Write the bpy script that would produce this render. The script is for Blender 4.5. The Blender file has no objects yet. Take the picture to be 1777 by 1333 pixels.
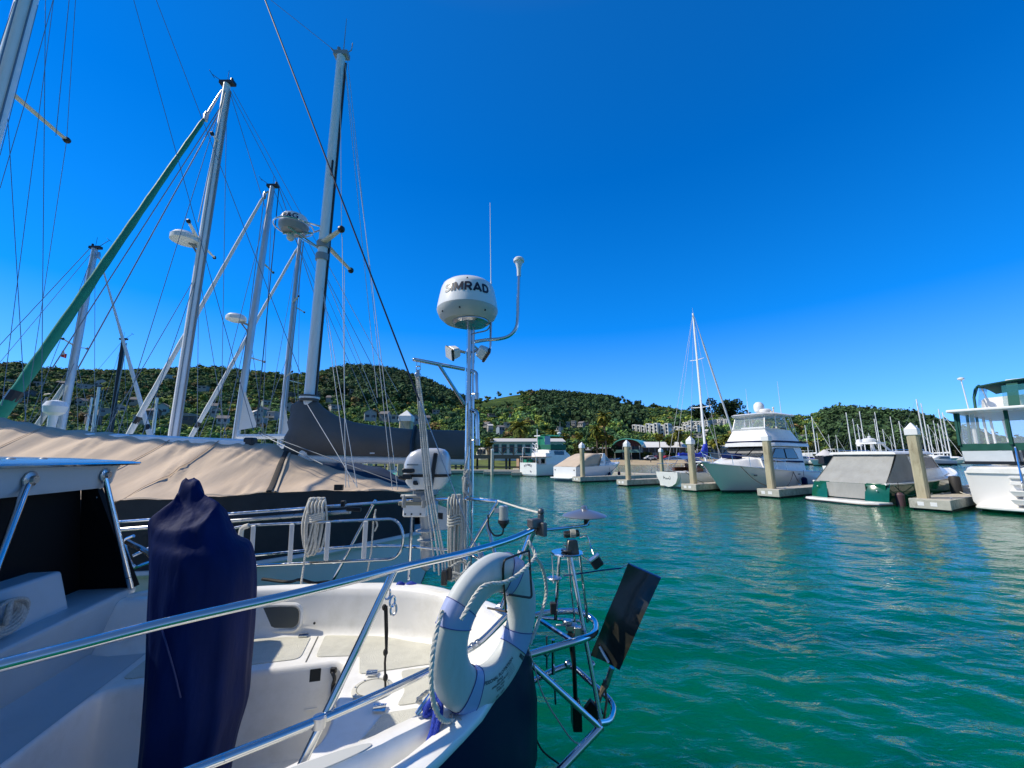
import bpy, bmesh, math, random
import numpy as np
from mathutils import Vector, Matrix
from mathutils.geometry import tessellate_polygon
R = math.radians
C = bpy.context.scene.collection
SC = bpy.context.scene
# ---------------------------------------------------------------- camera model
CAMZ, FPX, CU, CV, PITCH = 2.2, 690.0, 888.5, 666.5, R(10.43)
cp, sp_ = math.cos(PITCH), math.sin(PITCH)
def ray(u, v):
    x = (u-CU)/FPX; s = (CV-v)/FPX
    return Vector((x, cp-s*sp_, sp_+s*cp))
def PT(u, v, t):
    return ray(u, v)*t + Vector((0, 0, CAMZ))
def PY(u, v, Y):
    d = ray(u, v); return d*(Y/d.y) + Vector((0, 0, CAMZ))
def PZ(u, v, z):
    d = ray(u, v); return d*((z-CAMZ)/d.z) + Vector((0, 0, CAMZ))
def PX(u, v, X):
    d = ray(u, v); return d*(X/d.x) + Vector((0, 0, CAMZ))
def proj(x, y, z):
    f = y*cp+(z-CAMZ)*sp_; return CU+FPX*x/f, CV-FPX*((z-CAMZ)*cp-y*sp_)/f
def lerp(a, b, t): return a+(b-a)*t
def interp(x, xs, ys):
    return float(np.interp(x, xs, ys))
# ---------------------------------------------------------------- tagging
def tag(o, label=None, cat=None, group=None, kind=None):
    if label: o['label'] = label
    if cat: o['category'] = cat
    if group: o['group'] = group
    if kind: o['kind'] = kind
    return o
def thing(name, label, cat, loc=(0, 0, 0), rz=0.0, group=None):
    o = bpy.data.objects.new(name, None); C.objects.link(o)
    o.empty_display_size = 0.2
    o.location = loc; o.rotation_euler = (0, 0, rz)
    tag(o, label, cat, group)
    return o
def copy_tree(o, parent=None):
    c = o.copy(); C.objects.link(c)
    if parent is not None: c.parent = parent
    for ch in list(o.children): copy_tree(ch, c)
    return c
# ---------------------------------------------------------------- mesh builder
def frames(pts):
    n = len(pts); T = []
    for i in range(n):
        a = pts[max(i-1, 0)]; b = pts[min(i+1, n-1)]
        t = b-a
        T.append(t.normalized() if t.length > 1e-9 else Vector((0, 0, 1)))
    up = Vector((0, 0, 1)) if abs(T[0].z) < 0.9 else Vector((1, 0, 0))
    u = T[0].cross(up).normalized(); out = []
    for i in range(n):
        u = (u - T[i]*u.dot(T[i]))
        u = u.normalized() if u.length > 1e-6 else T[i].orthogonal().normalized()
        out.append((u, T[i].cross(u)))
    return out
class MB:
    def __init__(s): s.v = []; s.f = []; s.m = []
    def add(s, vs, fs, m=0):
        o = len(s.v); s.v += [tuple(v) for v in vs]
        s.f += [tuple(i+o for i in f) for f in fs]; s.m += [m]*len(fs); return s
    def hexa(s, p, m=0):
        return s.add(p, [(3, 2, 1, 0), (4, 5, 6, 7), (0, 1, 5, 4), (1, 2, 6, 5), (2, 3, 7, 6), (3, 0, 4, 7)], m)
    def box(s, c, d, rot=None, m=0, top=(1, 1)):
        hx, hy, hz = d[0]/2, d[1]/2, d[2]/2; P = []
        for z, k in ((-hz, (1, 1)), (hz, top)):
            for x, y in ((-hx, -hy), (hx, -hy), (hx, hy), (-hx, hy)):
                q = Vector((x*k[0], y*k[1], z))
                if rot is not None: q = rot @ q
                P.append(q+Vector(c))
        return s.hexa(P, m)
    def bb(s, x0, x1, y0, y1, z0, z1, m=0):
        return s.box(((x0+x1)/2, (y0+y1)/2, (z0+z1)/2), (x1-x0, y1-y0, z1-z0), m=m)
    def tube(s, pts, r, n=8, m=0, closed=False, caps=True, flat=1.0):
        pts = [Vector(p) for p in pts]; k = len(pts)
        rr = r if isinstance(r, (list, tuple)) else [r]*k
        fr = frames(pts); vs = []; fs = []
        for i in range(k):
            u, w = fr[i]
            for j in range(n):
                a = 2*math.pi*j/n
                vs.append(pts[i]+(u*math.cos(a)+w*math.sin(a)*flat)*rr[i])
        for i in range(k-1 + (1 if closed else 0)):
            i2 = (i+1) % k
            for j in range(n):
                j2 = (j+1) % n
                fs.append((i*n+j, i*n+j2, i2*n+j2, i2*n+j))
        if caps and not closed:
            fs.append(tuple(range(n-1, -1, -1))); fs.append(tuple((k-1)*n+j for j in range(n)))
        return s.add(vs, fs, m)
    def lathe(s, prof, n=24, o=(0, 0, 0), M=None, m=0):
        vs = []; fs = []; k = len(prof)
        for (r, z) in prof:
            for j in range(n):
                a = 2*math.pi*j/n
                q = Vector((r*math.cos(a), r*math.sin(a), z))
                if M is not None: q = M @ q
                vs.append(q+Vector(o))
        for i in range(k-1):
            for j in range(n):
                j2 = (j+1) % n
                fs.append((i*n+j, i*n+j2, (i+1)*n+j2, (i+1)*n+j))
        if prof[0][0] > 1e-6: fs.append(tuple(range(n-1, -1, -1)))
        if prof[-1][0] > 1e-6: fs.append(tuple((k-1)*n+j for j in range(n)))
        return s.add(vs, fs, m)
    def grid(s, P, m=0, cl=False):
        a = len(P); b = len(P[0]); vs = [p for row in P for p in row]; fs = []
        for i in range(a-1):
            for j in range(b-1 + (1 if cl else 0)):
                j2 = (j+1) % b
                fs.append((i*b+j, i*b+j2, (i+1)*b+j2, (i+1)*b+j))
        return s.add(vs, fs, m)
    def loft(s, rings, caps=True, m=0):
        n = len(rings[0]); s.grid(rings, m, cl=True)
        if caps:
            s.add(rings[0], [tuple(range(n-1, -1, -1))], m); s.add(rings[-1], [tuple(range(n))], m)
        return s
    def prism(s, poly, z0, z1, M=None, m=0):
        n = len(poly)
        P = [Vector((x, y, z0)) for x, y in poly]+[Vector((x, y, z1)) for x, y in poly]
        if M is not None: P = [M @ q for q in P]
        fs = [tuple(range(n-1, -1, -1)), tuple(range(n, 2*n))]+[(i, (i+1) % n, n+(i+1) % n, n+i) for i in range(n)]
        return s.add(P, fs, m)
    def sphere(s, c, r, n=14, k=8, m=0, M=None):
        if not isinstance(r, (tuple, list)): r = (r, r, r)
        vs = []; fs = []
        for i in range(k+1):
            th = math.pi*i/k
            for j in range(n):
                a = 2*math.pi*j/n
                q = Vector((r[0]*math.sin(th)*math.cos(a), r[1]*math.sin(th)*math.sin(a), -r[2]*math.cos(th)))
                if M is not None: q = M @ q
                vs.append(q+Vector(c))
        for i in range(k):
            for j in range(n):
                j2 = (j+1) % n
                fs.append((i*n+j, i*n+j2, (i+1)*n+j2, (i+1)*n+j))
        return s.add(vs, fs, m)
    def fill(s, loops, m=0):
        pts = [Vector(p) for lp in loops for p in lp]
        tri = tessellate_polygon([[Vector(p) for p in lp] for lp in loops])
        return s.add(pts, [tuple(t) for t in tri], m)
    def sheet(s, P, th, m=0):
        """grid with thickness th along averaged normals (cheap: offset in z or given vector)"""
        d = Vector(th) if isinstance(th, (tuple, list, Vector)) else Vector((0, 0, -th))
        Q = [[Vector(p)+d for p in row] for row in P]
        s.grid(P, m); s.grid([list(reversed(r)) for r in Q], m)
        a = len(P); b = len(P[0])
        per = [(0, j) for j in range(b)]+[(i, b-1) for i in range(1, a)]+[(a-1, j) for j in range(b-2, -1, -1)]+[(i, 0) for i in range(a-2, 0, -1)]
        o1 = [P[i][j] for i, j in per]; o2 = [Q[i][j] for i, j in per]; n = len(per)
        return s.add(o1+o2, [(k, n+k, n+(k+1) % n, (k+1) % n) for k in range(n)], m)
    def build(s, name, mat, parent=None, org=None, smooth=35, bevel=0.0, fixn=True, weld=False, bseg=1):
        me = bpy.data.meshes.new(name)
        V = s.v
        if org is not None: V = [(a-org[0], b-org[1], c-org[2]) for a, b, c in V]
        me.from_pydata(V, [], s.f)
        mats = mat if isinstance(mat, (list, tuple)) else [mat]
        for mm in mats: me.materials.append(mm)
        if len(mats) > 1: me.polygons.foreach_set('material_index', s.m)
        if fixn or bevel or weld:
            bm = bmesh.new(); bm.from_mesh(me)
            if weld or bevel: bmesh.ops.remove_doubles(bm, verts=bm.verts, dist=1e-5)
            if fixn: bmesh.ops.recalc_face_normals(bm, faces=bm.faces)
            if bevel:
                ed = [e for e in bm.edges if len(e.link_faces) == 2 and e.calc_face_angle(0) > R(28)]
                bmesh.ops.bevel(bm, geom=ed, offset=bevel, segments=bseg, profile=0.5, affect='EDGES', clamp_overlap=True)
            bm.to_mesh(me); bm.free()
        if smooth:
            me.polygons.foreach_set('use_smooth', [True]*len(me.polygons))
            me.set_sharp_from_angle(angle=R(smooth))
        me.update()
        o = bpy.data.objects.new(name, me); C.objects.link(o)
        if parent is not None: o.parent = parent
        return o
def single(mb, name, mat, label, cat, loc=(0, 0, 0), group=None, **k):
    o = mb.build(name, mat, None, org=loc, **k); o.location = loc
    return tag(o, label, cat, group)
def cr(pts, n=6, closed=False):
    """Catmull-Rom"""
    P = [Vector(p) for p in pts]; k = len(P); out = []
    for i in range(k if closed else k-1):
        p0 = P[(i-1) % k] if closed or i > 0 else P[0]*2-P[1]
        p1 = P[i]; p2 = P[(i+1) % k]
        p3 = P[(i+2) % k] if closed or i+2 < k else p2*2-p1
        for j in range(n):
            t = j/n
            out.append(0.5*((2*p1)+(p2-p0)*t+(2*p0-5*p1+4*p2-p3)*t*t+(3*p1-p0-3*p2+p3)*t**3))
    if not closed: out.append(P[-1])
    return out
def bend(pts, r, n=6):
    """polyline with filleted corners"""
    P = [Vector(p) for p in pts]; out = [P[0]]
    for i in range(1, len(P)-1):
        a = P[i-1]-P[i]; b = P[i+1]-P[i]; la, lb = a.length, b.length
        d = min(r, la*0.48, lb*0.48); a.normalize(); b.normalize()
        p0 = P[i]+a*d; p2 = P[i]+b*d
        for j in range(n+1):
            t = j/n; out.append(p0*(1-t)**2+P[i]*2*t*(1-t)+p2*t*t)
    out.append(P[-1]); return out
def basis(z, x=None):
    z = Vector(z).normalized()
    x = Vector(x) if x is not None else (Vector((1, 0, 0)) if abs(z.x) < 0.9 else Vector((0, 1, 0)))
    x = (x-z*x.dot(z)).normalized(); y = z.cross(x)
    return Matrix((x, y, z)).transposed()
def rrect(w, h, r, n=4):
    out = []
    for cx, cy, a0 in ((w/2-r, h/2-r, 0), (-w/2+r, h/2-r, 90), (-w/2+r, -h/2+r, 180), (w/2-r, -h/2+r, 270)):
        for j in range(n+1):
            a = R(a0+90*j/n); out.append((cx+r*math.cos(a), cy+r*math.sin(a)))
    return out
def rope_twist(mb, pts, r, strands=3, pitch=None, n=5, m=0, step=None):
    """laid rope: three helical strands"""
    pts = [Vector(p) for p in pts]
    L = [0]
    for a, b in zip(pts, pts[1:]): L.append(L[-1]+(b-a).length)
    pitch = pitch or r*7; step = step or pitch/6
    k = max(int(L[-1]/step), 4); xs = np.linspace(0, L[-1], k)
    arr = np.array([tuple(p) for p in pts])
    Q = [Vector((np.interp(x, L, arr[:, 0]), np.interp(x, L, arr[:, 1]), np.interp(x, L, arr[:, 2]))) for x in xs]
    fr = frames(Q)
    for q in range(strands):
        path = []
        for i, x in enumerate(xs):
            a = 2*math.pi*(x/pitch+q/strands); u, w = fr[i]
            path.append(Q[i]+(u*math.cos(a)+w*math.sin(a))*r*0.52)
        mb.tube(path, r*0.56, n, m)
    return mb
_font = {}
def text_pts(txt, size, off=0.0):
    """flat text as (verts2d, faces) from the built-in font"""
    cu = bpy.data.curves.new('lettering', 'FONT'); cu.body = txt; cu.size = size; cu.offset = off
    cu.align_x = 'CENTER'; cu.resolution_u = 3; cu.fill_mode = 'FRONT'
    ob = bpy.data.objects.new('lettering', cu); C.objects.link(ob)
    dg = bpy.context.evaluated_depsgraph_get(); dg.update()
    me = bpy.data.meshes.new_from_object(ob.evaluated_get(dg))
    bm = bmesh.new(); bm.from_mesh(me); bmesh.ops.triangulate(bm, faces=bm.faces)
    for _ in range(3):   # fine enough to follow a curved surface
        le = [e for e in bm.edges if e.calc_length() > size*.16]
        if size < .02 or not le: break
        bmesh.ops.subdivide_edges(bm, edges=le, cuts=1); bmesh.ops.triangulate(bm, faces=bm.faces)
    bm.to_mesh(me); bm.free()
    vs = [tuple(v.co) for v in me.vertices]; fs = [tuple(p.vertices) for p in me.polygons]
    bpy.data.objects.remove(ob); bpy.data.curves.remove(cu); bpy.data.meshes.remove(me)
    return vs, fs
def text_on(mb, txt, size, fn, off=0.0, m=0):
    vs, fs = text_pts(txt, size, off)
    return mb.add([fn(x, y) for x, y, z in vs], fs, m)
# ---------------------------------------------------------------- materials
MATS = {}
def nodes(name):
    m = bpy.data.materials.new(name); m.use_nodes = True
    return m, m.node_tree.nodes, m.node_tree.links, m.node_tree.nodes['Principled BSDF']
def mat(name, col, rough=0.5, metal=0.0, var=0.0, vscale=3.0, bump=0.0, bscale=40.0, spec=0.5, coat=0.0, dirt=None, dscale=1.5, damt=0.5, sheen=0.0, stretch=None, rvar=0.0):
    if name in MATS: return MATS[name]
    m, N, L, B = nodes(name)
    B.inputs['Base Color'].default_value = (*col, 1); B.inputs['Roughness'].default_value = rough
    B.inputs['Metallic'].default_value = metal; B.inputs['Specular IOR Level'].default_value = spec
    if coat: B.inputs['Coat Weight'].default_value = coat; B.inputs['Coat Roughness'].default_value = 0.08
    if sheen: B.inputs['Sheen Weight'].default_value = sheen
    tc = N.new('ShaderNodeTexCoord'); mp = N.new('ShaderNodeMapping'); L.new(tc.outputs['Object'], mp.inputs[0])
    if stretch: mp.inputs['Scale'].default_value = stretch
    src = None
    if var:
        nz = N.new('ShaderNodeTexNoise'); nz.inputs['Scale'].default_value = vscale; nz.inputs['Detail'].default_value = 6; nz.inputs['Roughness'].default_value = 0.65
        L.new(mp.outputs[0], nz.inputs['Vector'])
        mr = N.new('ShaderNodeMapRange'); mr.inputs[1].default_value = 0.3; mr.inputs[2].default_value = 0.7
        mr.inputs[3].default_value = 1-var; mr.inputs[4].default_value = 1+var; L.new(nz.outputs[0], mr.inputs[0])
        mx = N.new('ShaderNodeMix'); mx.data_type = 'RGBA'; mx.blend_type = 'MULTIPLY'; mx.inputs[0].default_value = 1
        mx.inputs[6].default_value = (*col, 1); L.new(mr.outputs[0], mx.inputs[7]); src = mx.outputs[2]
    if dirt:
        nz = N.new('ShaderNodeTexNoise'); nz.inputs['Scale'].default_value = dscale; nz.inputs['Detail'].default_value = 8; nz.inputs['Roughness'].default_value = 0.7
        L.new(mp.outputs[0], nz.inputs['Vector'])
        mr = N.new('ShaderNodeMapRange'); mr.inputs[1].default_value = 0.5; mr.inputs[2].default_value = 0.75; mr.inputs[4].default_value = damt
        L.new(nz.outputs[0], mr.inputs[0])
        mx = N.new('ShaderNodeMix'); mx.data_type = 'RGBA'; L.new(mr.outputs[0], mx.inputs[0])
        if src: L.new(src, mx.inputs[6])
        else: mx.inputs[6].default_value = (*col, 1)
        mx.inputs[7].default_value = (*dirt, 1); src = mx.outputs[2]
    if src: L.new(src, B.inputs['Base Color'])
    if rvar:
        nz = N.new('ShaderNodeTexNoise'); nz.inputs['Scale'].default_value = vscale*4; nz.inputs['Detail'].default_value = 5
        L.new(mp.outputs[0], nz.inputs['Vector'])
        mr = N.new('ShaderNodeMapRange'); mr.inputs[1].default_value = 0.35; mr.inputs[2].default_value = 0.7
        mr.inputs[3].default_value = rough; mr.inputs[4].default_value = rough+rvar; L.new(nz.outputs[0], mr.inputs[0]); L.new(mr.outputs[0], B.inputs['Roughness'])
    if bump:
        nb = N.new('ShaderNodeTexNoise'); nb.inputs['Scale'].default_value = bscale; nb.inputs['Detail'].default_value = 5
        L.new(mp.outputs[0], nb.inputs['Vector'])
        bp = N.new('ShaderNodeBump'); bp.inputs['Strength'].default_value = bump; bp.inputs['Distance'].default_value = 0.02
        L.new(nb.outputs[0], bp.inputs['Height']); L.new(bp.outputs[0], B.inputs['Normal'])
    MATS[name] = m
    return m
# ================================================================ world, sun, camera
SUN_AZ, SUN_EL = R(90), R(46)          # azimuth measured to the left of +Y
SC.view_settings.view_transform = 'Standard'; SC.view_settings.look = 'None'; SC.view_settings.exposure = 0
w = bpy.data.worlds.new('World'); SC.world = w; w.use_nodes = True
WN, WL = w.node_tree.nodes, w.node_tree.links
bg = WN['Background']
SKYRAMP = ((0.0, (1.1, 2.5, 4.9)), (1.0, (.35, .95, 2.5)), (0.12, (.55, 2.05, 5.2)), (0.3, (.03, 1.38, 4.9)), (0.6, (.0, 1.0, 4.1)), (0.8, (.02, .95, 3.7)))
sky = WN.new('ShaderNodeTexSky'); sky.sky_type = 'NISHITA'; sky.sun_disc = False
sky.sun_elevation = SUN_EL; sky.sun_rotation = -SUN_AZ
sky.air_density = 1.0; sky.dust_density = 0.25; sky.ozone_density = 3.0; sky.altitude = 0
# deep dry blue: the physical sky's brightness pattern graded with a saturated ramp over the elevation
bw = WN.new('ShaderNodeRGBToBW'); WL.new(sky.outputs[0], bw.inputs[0])
pw = WN.new('ShaderNodeMath'); pw.operation = 'POWER'; pw.inputs[1].default_value = 0.55; WL.new(bw.outputs[0], pw.inputs[0])
wtc = WN.new('ShaderNodeTexCoord'); wsx = WN.new('ShaderNodeSeparateXYZ'); WL.new(wtc.outputs['Generated'], wsx.inputs[0])
wr = WN.new('ShaderNodeValToRGB'); WL.new(wsx.outputs[2], wr.inputs[0])
for i, (p_, c_) in enumerate(SKYRAMP):
    e_ = wr.color_ramp.elements[i] if i < 2 else wr.color_ramp.elements.new(p_)
    e_.position = p_; e_.color = (*c_, 1)
tint = WN.new('ShaderNodeVectorMath'); tint.operation = 'SCALE'
hz_ = WN.new('ShaderNodeMapRange'); hz_.interpolation_type = 'SMOOTHSTEP'; hz_.inputs[1].default_value = -.1; hz_.inputs[2].default_value = -.75; hz_.inputs[3].default_value = 0; hz_.inputs[4].default_value = 1
WL.new(wsx.outputs[1], hz_.inputs[0]); hm_ = WN.new('ShaderNodeMix'); hm_.data_type = 'RGBA'; WL.new(hz_.outputs[0], hm_.inputs[0]); WL.new(wr.outputs[0], hm_.inputs[6]); hm_.inputs[7].default_value = (.55, 1.15, 2.4, 1)
WL.new(hm_.outputs[2], tint.inputs[0]); WL.new(pw.outputs[0], tint.inputs['Scale']); WL.new(tint.outputs[0], bg.inputs['Color'])
bg.inputs['Strength'].default_value = 0.12
sun = bpy.data.lights.new('sun', 'SUN'); sun.energy = 5.0; sun.angle = R(0.53); sun.color = (1.0, 0.91, 0.75)
so = bpy.data.objects.new('sun', sun); C.objects.link(so)
SD = Vector((-math.sin(SUN_AZ)*math.cos(SUN_EL), math.cos(SUN_AZ)*math.cos(SUN_EL), math.sin(SUN_EL)))
so.rotation_euler = SD.to_track_quat('Z', 'Y').to_euler(); so.location = SD*60
cam = bpy.data.cameras.new('camera'); cam.sensor_width = 36; cam.lens = FPX/1777*36
cam.clip_start = 0.05; cam.clip_end = 8000
co = bpy.data.objects.new('camera', cam); C.objects.link(co)
co.location = (0, 0, CAMZ); co.rotation_euler = (R(90)+PITCH, 0, 0); SC.camera = co
# ================================================================ shared materials
steel = mat('stainless steel', (0.62, 0.64, 0.66), 0.09, 1.0, rvar=0.12, vscale=8)
steel2 = mat('dull stainless', (0.5, 0.51, 0.52), 0.25, 1.0, rvar=0.2, vscale=6)
alu = mat('anodised mast alloy', (0.55, 0.57, 0.58), 0.42, 0.6, var=0.12, vscale=2, stretch=(4, 4, .6))
whitemast = mat('white painted mast', (0.88, 0.88, 0.86), 0.35, 0.0, var=0.06, vscale=1.2, dirt=(.45, .44, .40), dscale=2.2, damt=.35, stretch=(5, 5, .7))
gel = mat('white gelcoat', (0.84, 0.83, 0.79), 0.28, coat=0.2, var=0.05, vscale=1.5, dirt=(.50, .48, .40), dscale=3.5, damt=.42, rvar=.2)
gelw = mat('weathered white gelcoat', (0.72, 0.72, 0.69), 0.4, var=0.05, vscale=1.2, dirt=(.42, .40, .32), dscale=1.8, damt=.3)
cream = mat('cream paint', (0.68, 0.64, 0.53), 0.4, var=0.05, dirt=(.4, .36, .27), damt=.25)
gelshade = mat('white gelcoat shade tone', (0.42, 0.50, 0.54), 0.35, coat=0.15, var=0.06, vscale=1.5, dirt=(.36, .38, .36), dscale=3, damt=.4, rvar=.2)  # shaded copy of the white gelcoat, shade put into the base colour
nonskid = mat('non skid deck', (0.66, 0.65, 0.56), 0.75, var=0.1, vscale=9, bump=0.6, bscale=230, dirt=(.42, .41, .33), dscale=4, damt=.35)
black = mat('black plastic', (0.012, 0.013, 0.015), 0.4, var=.2)
blackv = mat('black curtain', (0.004, 0.005, 0.006), 0.6, spec=.15)
rubber = mat('black rubber', (0.02, 0.02, 0.021), 0.6)
darkglass = mat('dark glass', (0.012, 0.018, 0.025), 0.04, spec=0.8)
greyp = mat('grey plastic', (0.28, 0.30, 0.31), 0.45, var=.05)
whitep = mat('white plastic', (0.76, 0.77, 0.76), 0.35, var=.03, dirt=(.5, .48, .42), dscale=6, damt=.2)
ropew = mat('white rope', (0.62, 0.60, 0.53), 0.85, var=0.15, vscale=40, dirt=(.33, .30, .24), dscale=9, damt=.5)
ropeg = mat('grey braided rope', (0.40, 0.41, 0.38), 0.85, var=0.3, vscale=90)
ropeb = mat('blue braided rope', (0.005, 0.035, 0.36), 0.7, var=0.3, vscale=120, bump=.5, bscale=200)
ropek = mat('black cord', (0.02, 0.018, 0.015), 0.8, var=.3, vscale=60)
wire = mat('rigging wire', (0.20, 0.23, 0.26), 0.4, 0.5)
wirel = mat('light rigging line', (0.55, 0.56, 0.55), 0.6)
wired = mat('dark insulated stay', (0.012, 0.014, 0.03), 0.5)
tan = mat('tan canvas', (0.54, 0.425, 0.315), 0.9, var=0.09, vscale=1.3, bump=0.32, bscale=7, dirt=(.42, .32, .235), dscale=2.2, damt=.55, stretch=(1.8, .5, .8))
taupe = mat('taupe canvas', (0.105, 0.105, 0.102), 0.85, var=0.14, vscale=1.5, bump=0.12, bscale=500, sheen=.1)
greycloth = mat('grey canvas', (0.31, 0.315, 0.295), 0.9, var=0.12, vscale=1.4, bump=.9, bscale=3.5, stretch=(1.2, 1.2, .5), dirt=(.26, .25, .21), dscale=2, damt=.6)
navy = mat('navy canvas', (0.0, 0.009, 0.066), 0.65, var=0.3, vscale=3.5, bump=0.9, bscale=5, spec=.12, stretch=(1.6, 1.6, .45))
bluecloth = mat('royal blue canvas', (0.01, 0.035, 0.42), 0.7, var=.15)
brightgreen = mat('bright green canvas', (0.0, 0.20, 0.115), .75, var=.12)
greencloth = mat('green canvas', (0.0, 0.075, 0.055), 0.75, var=.12, vscale=2)
beige = mat('beige canvas', (0.52, 0.42, 0.31), 0.85, var=0.12, vscale=1.2, bump=.25, bscale=25)
greenhull = mat('dark green gelcoat', (0.005, 0.09, 0.05), 0.12, coat=0.4, var=.1, dirt=(.02, .14, .09), damt=.5)
sailcloth = mat('white sailcloth', (0.72, 0.73, 0.72), 0.7, var=.05, bump=.2, bscale=6)
teak = mat('varnished teak', (0.18, 0.06, 0.02), 0.4, var=.3, vscale=8, stretch=(1, 8, 8))
reds = mat('red', (0.5, 0.03, 0.02), 0.6)
amber = mat('orange', (0.7, 0.16, 0.02), 0.6)
redbottom = mat('bottom paint', (0.03, 0.035, 0.045), 0.7, var=.3)
algae = mat('waterline growth', (0.05, 0.05, 0.025), 0.8, var=.5, vscale=8)
def clear_mat(name, col=(.85, .9, .92), a=0.28):
    m, N, L, B = nodes(name)
    B.inputs['Base Color'].default_value = (*col, 1); B.inputs['Roughness'].default_value = 0.06
    B.inputs['Alpha'].default_value = a; B.inputs['Specular IOR Level'].default_value = 0.6
    MATS[name] = m; return m
clearv = clear_mat('clear vinyl', (.55, .64, .70), .16)
tintv = clear_mat('tinted windscreen', (.02, .09, .10), .55)
def band_mat(name, stops, rough=0.2, coat=0.3, dirt=(.4, .4, .33), damt=.12):
    """colour by height above the water (world z): stops = [(z, colour)], constant steps"""
    m, N, L, B = nodes(name)
    g = N.new('ShaderNodeNewGeometry'); sx = N.new('ShaderNodeSeparateXYZ'); L.new(g.outputs['Position'], sx.inputs[0])
    mr = N.new('ShaderNodeMapRange'); mr.inputs[1].default_value = -1; mr.inputs[2].default_value = 3
    L.new(sx.outputs[2], mr.inputs[0])
    cr_ = N.new('ShaderNodeValToRGB'); cr_.color_ramp.interpolation = 'CONSTANT'; L.new(mr.outputs[0], cr_.inputs[0])
    el = cr_.color_ramp.elements
    while len(el) > 1: el.remove(el[0])
    for i, (z, c) in enumerate(stops):
        e = el[0] if i == 0 else el.new(0.5)
        e.position = (z+1)/4; e.color = (*c, 1)
    nz = N.new('ShaderNodeTexNoise'); nz.inputs['Scale'].default_value = 1.6; nz.inputs['Detail'].default_value = 8; nz.inputs['Roughness'].default_value = .7
    tc = N.new('ShaderNodeTexCoord'); mp = N.new('ShaderNodeMapping'); mp.inputs['Scale'].default_value = (1.5, 1.5, .4)
    L.new(tc.outputs['Object'], mp.inputs[0]); L.new(mp.outputs[0], nz.inputs['Vector'])
    m2 = N.new('ShaderNodeMapRange'); m2.inputs[1].default_value = .5; m2.inputs[2].default_value = .8; m2.inputs[4].default_value = damt; L.new(nz.outputs[0], m2.inputs[0])
    mx = N.new('ShaderNodeMix'); mx.data_type = 'RGBA'; L.new(m2.outputs[0], mx.inputs[0]); L.new(cr_.outputs[0], mx.inputs[6]); mx.inputs[7].default_value = (*dirt, 1)
    L.new(mx.outputs[2], B.inputs['Base Color']); B.inputs['Roughness'].default_value = rough; B.inputs['Coat Weight'].default_value = coat; B.inputs['Coat Roughness'].default_value = .05; B.inputs['Specular IOR Level'].default_value = .3 if rough < .4 else .12
    MATS[name] = m; return m
W_ = (.82, .81, .78)
hull_white = band_mat('white hull with dark bottom', [(-1, (.02, .025, .03)), (.03, (.10, .11, .07)), (.12, W_)])
hull_whiteline = band_mat('white hull with boot stripe', [(-1, (.02, .025, .03)), (.05, (.03, .035, .07)), (.14, W_)])
hull_navy = band_mat('navy hull with white boot top', [(-1, (.10, .22, .26)), (.10, (.62, .68, .68)), (.52, (.004, .005, .034))], rough=.45, coat=.04, dirt=(.02, .022, .045), damt=.35)
hull_far = band_mat('far white hull', [(-1, (.02, .02, .03)), (.2, W_)])
hull_blue = band_mat('far blue hull', [(-1, (.02, .02, .03)), (.2, (.01, .03, .12))])
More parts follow.
